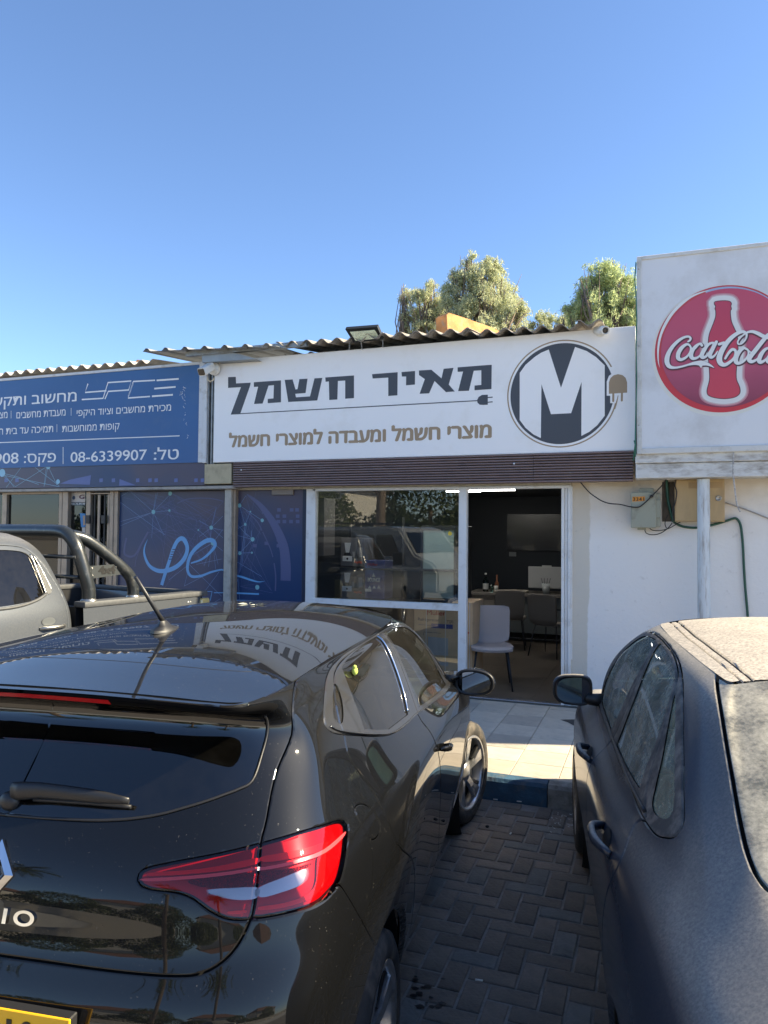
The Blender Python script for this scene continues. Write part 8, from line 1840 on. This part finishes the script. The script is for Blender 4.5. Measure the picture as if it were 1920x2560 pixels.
    # sports bar
    def curve(pts, n=8): 
        P = [np.array(p, float) for p in pts]; out = []
        for i in range(len(P)-1):
            p0, p1, p2, p3 = P[max(i-1, 0)], P[i], P[i+1], P[min(i+2, len(P)-1)]
            for k in range(n):
                t = k/n; out.append(.5*((2*p1)+(-p0+p2)*t+(2*p0-5*p1+4*p2-p3)*t*t+(-p0+3*p1-3*p2+p3)*t**3))
        return out+[P[-1]]
    hoop = [(-.83, .075, 1.262), (-.83, .078, 1.35), (-.818, .10, 1.45), (-.79, .125, 1.58), (-.755, .145, 1.69), (-.69, .155, 1.765), (-.60, .16, 1.795), (-.4, .16, 1.80), (0, .16, 1.80)]
    hoop = hoop+[(-x, y, z) for x, y, z in hoop[-2::-1]]
    mb = MB(); mb.tube(curve(hoop), .051, 16); RB = mb.build('roll_bar', powder, root)
    for sd in (-1, 1):
        dg = [(sd*.70, .145, 1.765), (sd*.735, .04, 1.735), (sd*.775, -.11, 1.63), (sd*.81, -.25, 1.515), (sd*.825, -.335, 1.43), (sd*.83, -.365, 1.34), (sd*.83, -.365, 1.262)]
        mb = MB(); mb.tube(curve(dg), .047, 16); mb.build('brace_tube', powder, root)
        for y, r in ((.075, .062), (-.365, .055)):
            mb = MB(); mb.lathe((sd*.83, y, 1.262), (0, 0, 1), [(0, r), (.008, r), (.010, r-.008), (.018, .05)], 24); mb.build('foot_flange', bolt, root)
        mb = MB(); x = sd*.815; pts = [(x, .065, 1.53), (x, -.20, 1.535), (x, -.31, 1.455), (x, .055, 1.43)]
        mb.prism(pts, (sd*.008, 0, 0)); PLT = mb.build('side_plate', mat('grey_plate', (.028, .033, .035), .5), root)
        cu = bpy.data.curves.new('t', 'FONT'); cu.body = '4x4'; cu.size = .085; cu.extrude = .001; cu.offset = .004; cu.align_x = 'CENTER'
        to = bpy.data.objects.new('t', cu); me = bpy.data.meshes.new_from_object(to); bpy.data.objects.remove(to); me.materials.append(dark)
        me.transform(Matrix([[0, 0, sd, x+sd*.0098], [sd*1.25, 0, 0, -.10], [0, 1, 0, 1.465], [0, 0, 0, 1]])); obj('cutout_lettering', me, PLT)
        for (y, z) in ((.045, 1.51), (.04, 1.455), (-.19, 1.515), (-.26, 1.475)):
            mb = MB(); mb.ball((x+sd*.010, y, z), .007, 2, (.6, 1, 1)); mb.build('bolt', bolt, PLT)
    for z, y in ((1.60, .17), (1.445, .145)):
        mb = MB(); mb.tube([(-.80, y, z), (.80, y, z)], .016, 10); mb.build('guard_bar', powder, root)
        for sd in (-1, 1):
            mb = MB(); mb.ball((sd*.79, y-.02, z), .012, 2); mb.build('bolt', bolt, root)
    mb = MB(); mb.quad([(-.888, -.93, 1.15), (-.888, -.99, 1.15), (-.888, -.985, 1.185), (-.888, -.972, 1.165), (-.888, -.955, 1.185), (-.888, -.93, 1.16)]); o = mb.build('white_decal', mat('white_vinyl', (.75, .75, .75), .5), root, fixn=False)
    for sd in (1, -1):
        wheel(root, (sd*.79, -.02, .385), sd, .385, .22, .24, 0, 6, (rubber, MATS['machined_alloy'], MATS['rim_black']), 0); wheel(root, (sd*.80, 3.10, .385), sd, .385, .22, .24, 0, 6, (rubber, MATS['machined_alloy'], MATS['rim_black']), 0)
    return root
PICKUP = build_pickup()
# ---------------------------------------------------------------- what the glass and the paint reflect: the far side of the car park
VAN = empty('parked_van', (-6.2, -3.2, 0), 'white van parked across the car park, seen in the shop window reflection', 'van', mw=Matrix.Translation((-6.9, -4.4, 0)) @ Matrix.Rotation(math.radians(-68), 4, 'Z')); LOCAL.add(VAN.name)
vm = mat('van_white', (.26, .27, .28), .25, coat=.6)
mb = MB(); prof = [(-2.4, .35), (-2.45, 1.0), (-2.40, 1.85), (-2.2, 1.98), (.9, 2.0), (1.25, 1.92), (1.75, 1.28), (2.35, 1.08), (2.5, .85), (2.5, .35)]
mb.prism([(-.92, y, z) for y, z in prof], (1.84, 0, 0)); bmesh.ops.bevel(mb.bm, geom=[e for e in mb.bm.edges], offset=.05, segments=3, affect='EDGES'); mb.build('van_body', vm, VAN, auto=50)
dg = mat('van_glass', (.01, .012, .014), .03, coat=1.)
for sx in (-1, 1):
    for (a, b) in ((-2.2, -.9), (-.8, .35), (.45, 1.30)):
        mb = MB(); x = sx*.922; mb.prism([(x, a, 1.22), (x, b, 1.22), (x, b-(.0 if b < 1 else .30), 1.78), (x, a, 1.78)], (sx*.006, 0, 0)); mb.build('side_window', dg, VAN)
    mb = MB(); mb.tube([(sx*.75, -2.0, 2.03), (sx*.75, -1.9, 2.08), (sx*.75, .7, 2.08), (sx*.75, .8, 2.03)], .02, 6); mb.build('roof_rail', mat('black_plastic'), VAN)
    for y in (-1.55, 1.6): wheel(VAN, (sx*.80, y, .33), sd if False else sx, .33, .21, .2, 0, 5, (MATS['tyre_rubber'], MATS['dull_alloy'], MATS['rim_black']), 0)
mb = MB(); mb.prism([(-.75, 1.32, 1.84), (.75, 1.32, 1.84), (.80, 1.74, 1.33), (-.80, 1.74, 1.33)], (0, .01, .008)); mb.build('windscreen', dg, VAN); mb = MB(); mb.bx(-.75, -2.452, 1.2, .75, -2.42, 1.8, 0, .01); mb.build('rear_window', dg, VAN)
# second car: a copy of the saloon further right
c = copy_tree(SALOON); c.matrix_basis = Matrix.Translation((2.0, -7.0, 0)) @ Matrix.Rotation(math.radians(172), 4, 'Z'); c['label'] = 'grey saloon parked across the car park behind the camera'; c['group'] = 'cars across the car park'
# far side: wall, hedge, houses, palms
mb = MB(); mb.bx(-60, -26.2, 0, 45, -26, 1.1); tag(mb.build('boundary_wall', mat('cream_wall', (.55, .50, .42), .9)), 'long low cream wall across the road behind the camera', 'wall')
hedge_l = leafm('hedge_leaf', (.09, .13, .05))
def foliage(name, label, cat_, boxes, n, m, seed, group=None, trunk=None, parent_loc=(0, 0, 0)):
    r = np.random.default_rng(seed); T = empty(name, parent_loc, label, cat_, group); C = []
    for (c, rad, w) in boxes:
        k = int(n*w); d = r.normal(0, 1, (k, 3)); d /= np.linalg.norm(d, axis=1, keepdims=True); C.append(np.array(c)+d*(r.uniform(.55, 1.05, k)**.6)[:, None]*np.array(rad))
    C = np.concatenate(C); k = len(C); D = r.normal(0, 1, (k, 3)); D /= np.linalg.norm(D, axis=1, keepdims=True); N_ = np.cross(D, r.normal(0, 1, (k, 3))); N_ /= np.linalg.norm(N_, axis=1, keepdims=True)
    quads('crown', C, D, r.uniform(.12, .25, k), r.uniform(.05, .10, k), N_, m, T)
    if trunk: mb = MB(); mb.tube(trunk, [.25, .18, .12][:len(trunk)], 8); mb.build('trunk', bark, T)
    return T
ORD = ('first', 'second', 'third', 'fourth', 'fifth', 'sixth', 'seventh', 'eighth', 'ninth')
rr_ = np.random.default_rng(21)
for k in range(9):
    x = -42+9.2*k+rr_.uniform(-2, 2); y = -30-rr_.uniform(0, 7); h = rr_.uniform(2.6, 8)
    foliage('broad_tree', 'dark green broad tree across the road, %s from the left' % ORD[k], 'tree', [((x, y, h*.58), (3.4, 2.4, h*.42), 1.), ((x+2.8, y, h*.30), (2.8, 1.8, h*.30), .6), ((x-2.6, y, h*.28), (2.6, 1.8, h*.28), .5)], 3600, hedge_l, 40+k, 'trees across the road', [(x, y, 0), (x+.1, y, h*.3), (x, y, h*.6)], (x, y, 0))
palm_l = leafm('palm_leaf', (.06, .09, .03))
for k, (x, y, h) in enumerate(((-13, -20, 9.), (-2.5, -23, 10.), (4.5, -19, 8.5), (-24, -24, 9.5))):
    T = empty('palm_tree', (x, y, 0), 'tall date palm across the road, %s one built' % ('slanting second', 'middle', 'right hand', 'leftmost')[k] if False else ('date palm across the road between the two left palms', 'tallest date palm across the road', 'shortest date palm across the road, on the right', 'date palm farthest left across the road')[k], 'tree', 'palms across the road'); mb = MB(); mb.tube([(x, y, 0), (x+.15, y, h*.5), (x, y, h)], [.28, .22, .24], 10); mb.build('trunk', bark, T)
    r = np.random.default_rng(60+k); C, D = [], []
    for f in range(34):
        a = r.uniform(0, 6.28); e = r.uniform(-.5, 1.1); L = r.uniform(2.1, 2.8); d = np.array([math.cos(a)*math.cos(e), math.sin(a)*math.cos(e), math.sin(e)])
        for s_ in np.linspace(.15, 1, 30):
            p = np.array([x, y, h])+d*L*s_+np.array([0, 0, -1.1*s_*s_])
            for sg in (-1, 1): dd = np.cross(d, [0, 0, 1.])*sg+d*.5+np.array([0, 0, -.25]); dd /= np.linalg.norm(dd); C.append(p+dd*.25*(1.1-s_)); D.append(dd)
    C, D = np.array(C), np.array(D); N_ = np.cross(D, r.normal(0, 1, D.shape)); N_ /= np.linalg.norm(N_, axis=1, keepdims=True); quads('fronds', C, D, np.full(len(C), .26), np.full(len(C), .022), N_, palm_l, T)
for k, (x, y, w, h) in enumerate(((-30, -44, 14, 5.5), (-8, -46, 13, 6.5), (12, -45, 15, 5.5), (34, -42, 14, 6))):
    H = empty('house', (x, y, 0), 'white house with red tiled roof across the road, %s from the left' % ORD[k], 'house', 'houses across the road'); mb = MB(); mb.bx(x-w/2, y-5, 0, x+w/2, y+5, h); mb.build('wall', mat('house_white', (.62, .59, .53), .9), H)
    mb = MB(); bm_ = mb.bm; V = [bm_.verts.new(p) for p in ((x-w/2-.6, y-5.6, h), (x+w/2+.6, y-5.6, h), (x+w/2+.6, y+5.6, h), (x-w/2-.6, y+5.6, h), (x-w/4, y, h+2.6), (x+w/4, y, h+2.6))]
    for f in ((0, 1, 5, 4), (1, 2, 5), (2, 3, 4, 5), (3, 0, 4)): bm_.faces.new([V[i] for i in f])
    mb.build('roof', mat('red_tiles', (.19, .10, .075), .85, bump=.5, bscale=4), H)
    for j in range(3):
        mb = MB(); xx = x-w/3+w/3*j; mb.bx(xx-.6, y+5.0, h*.45, xx+.6, y+5.04, h*.45+1.3); mb.build('window', dg, H)
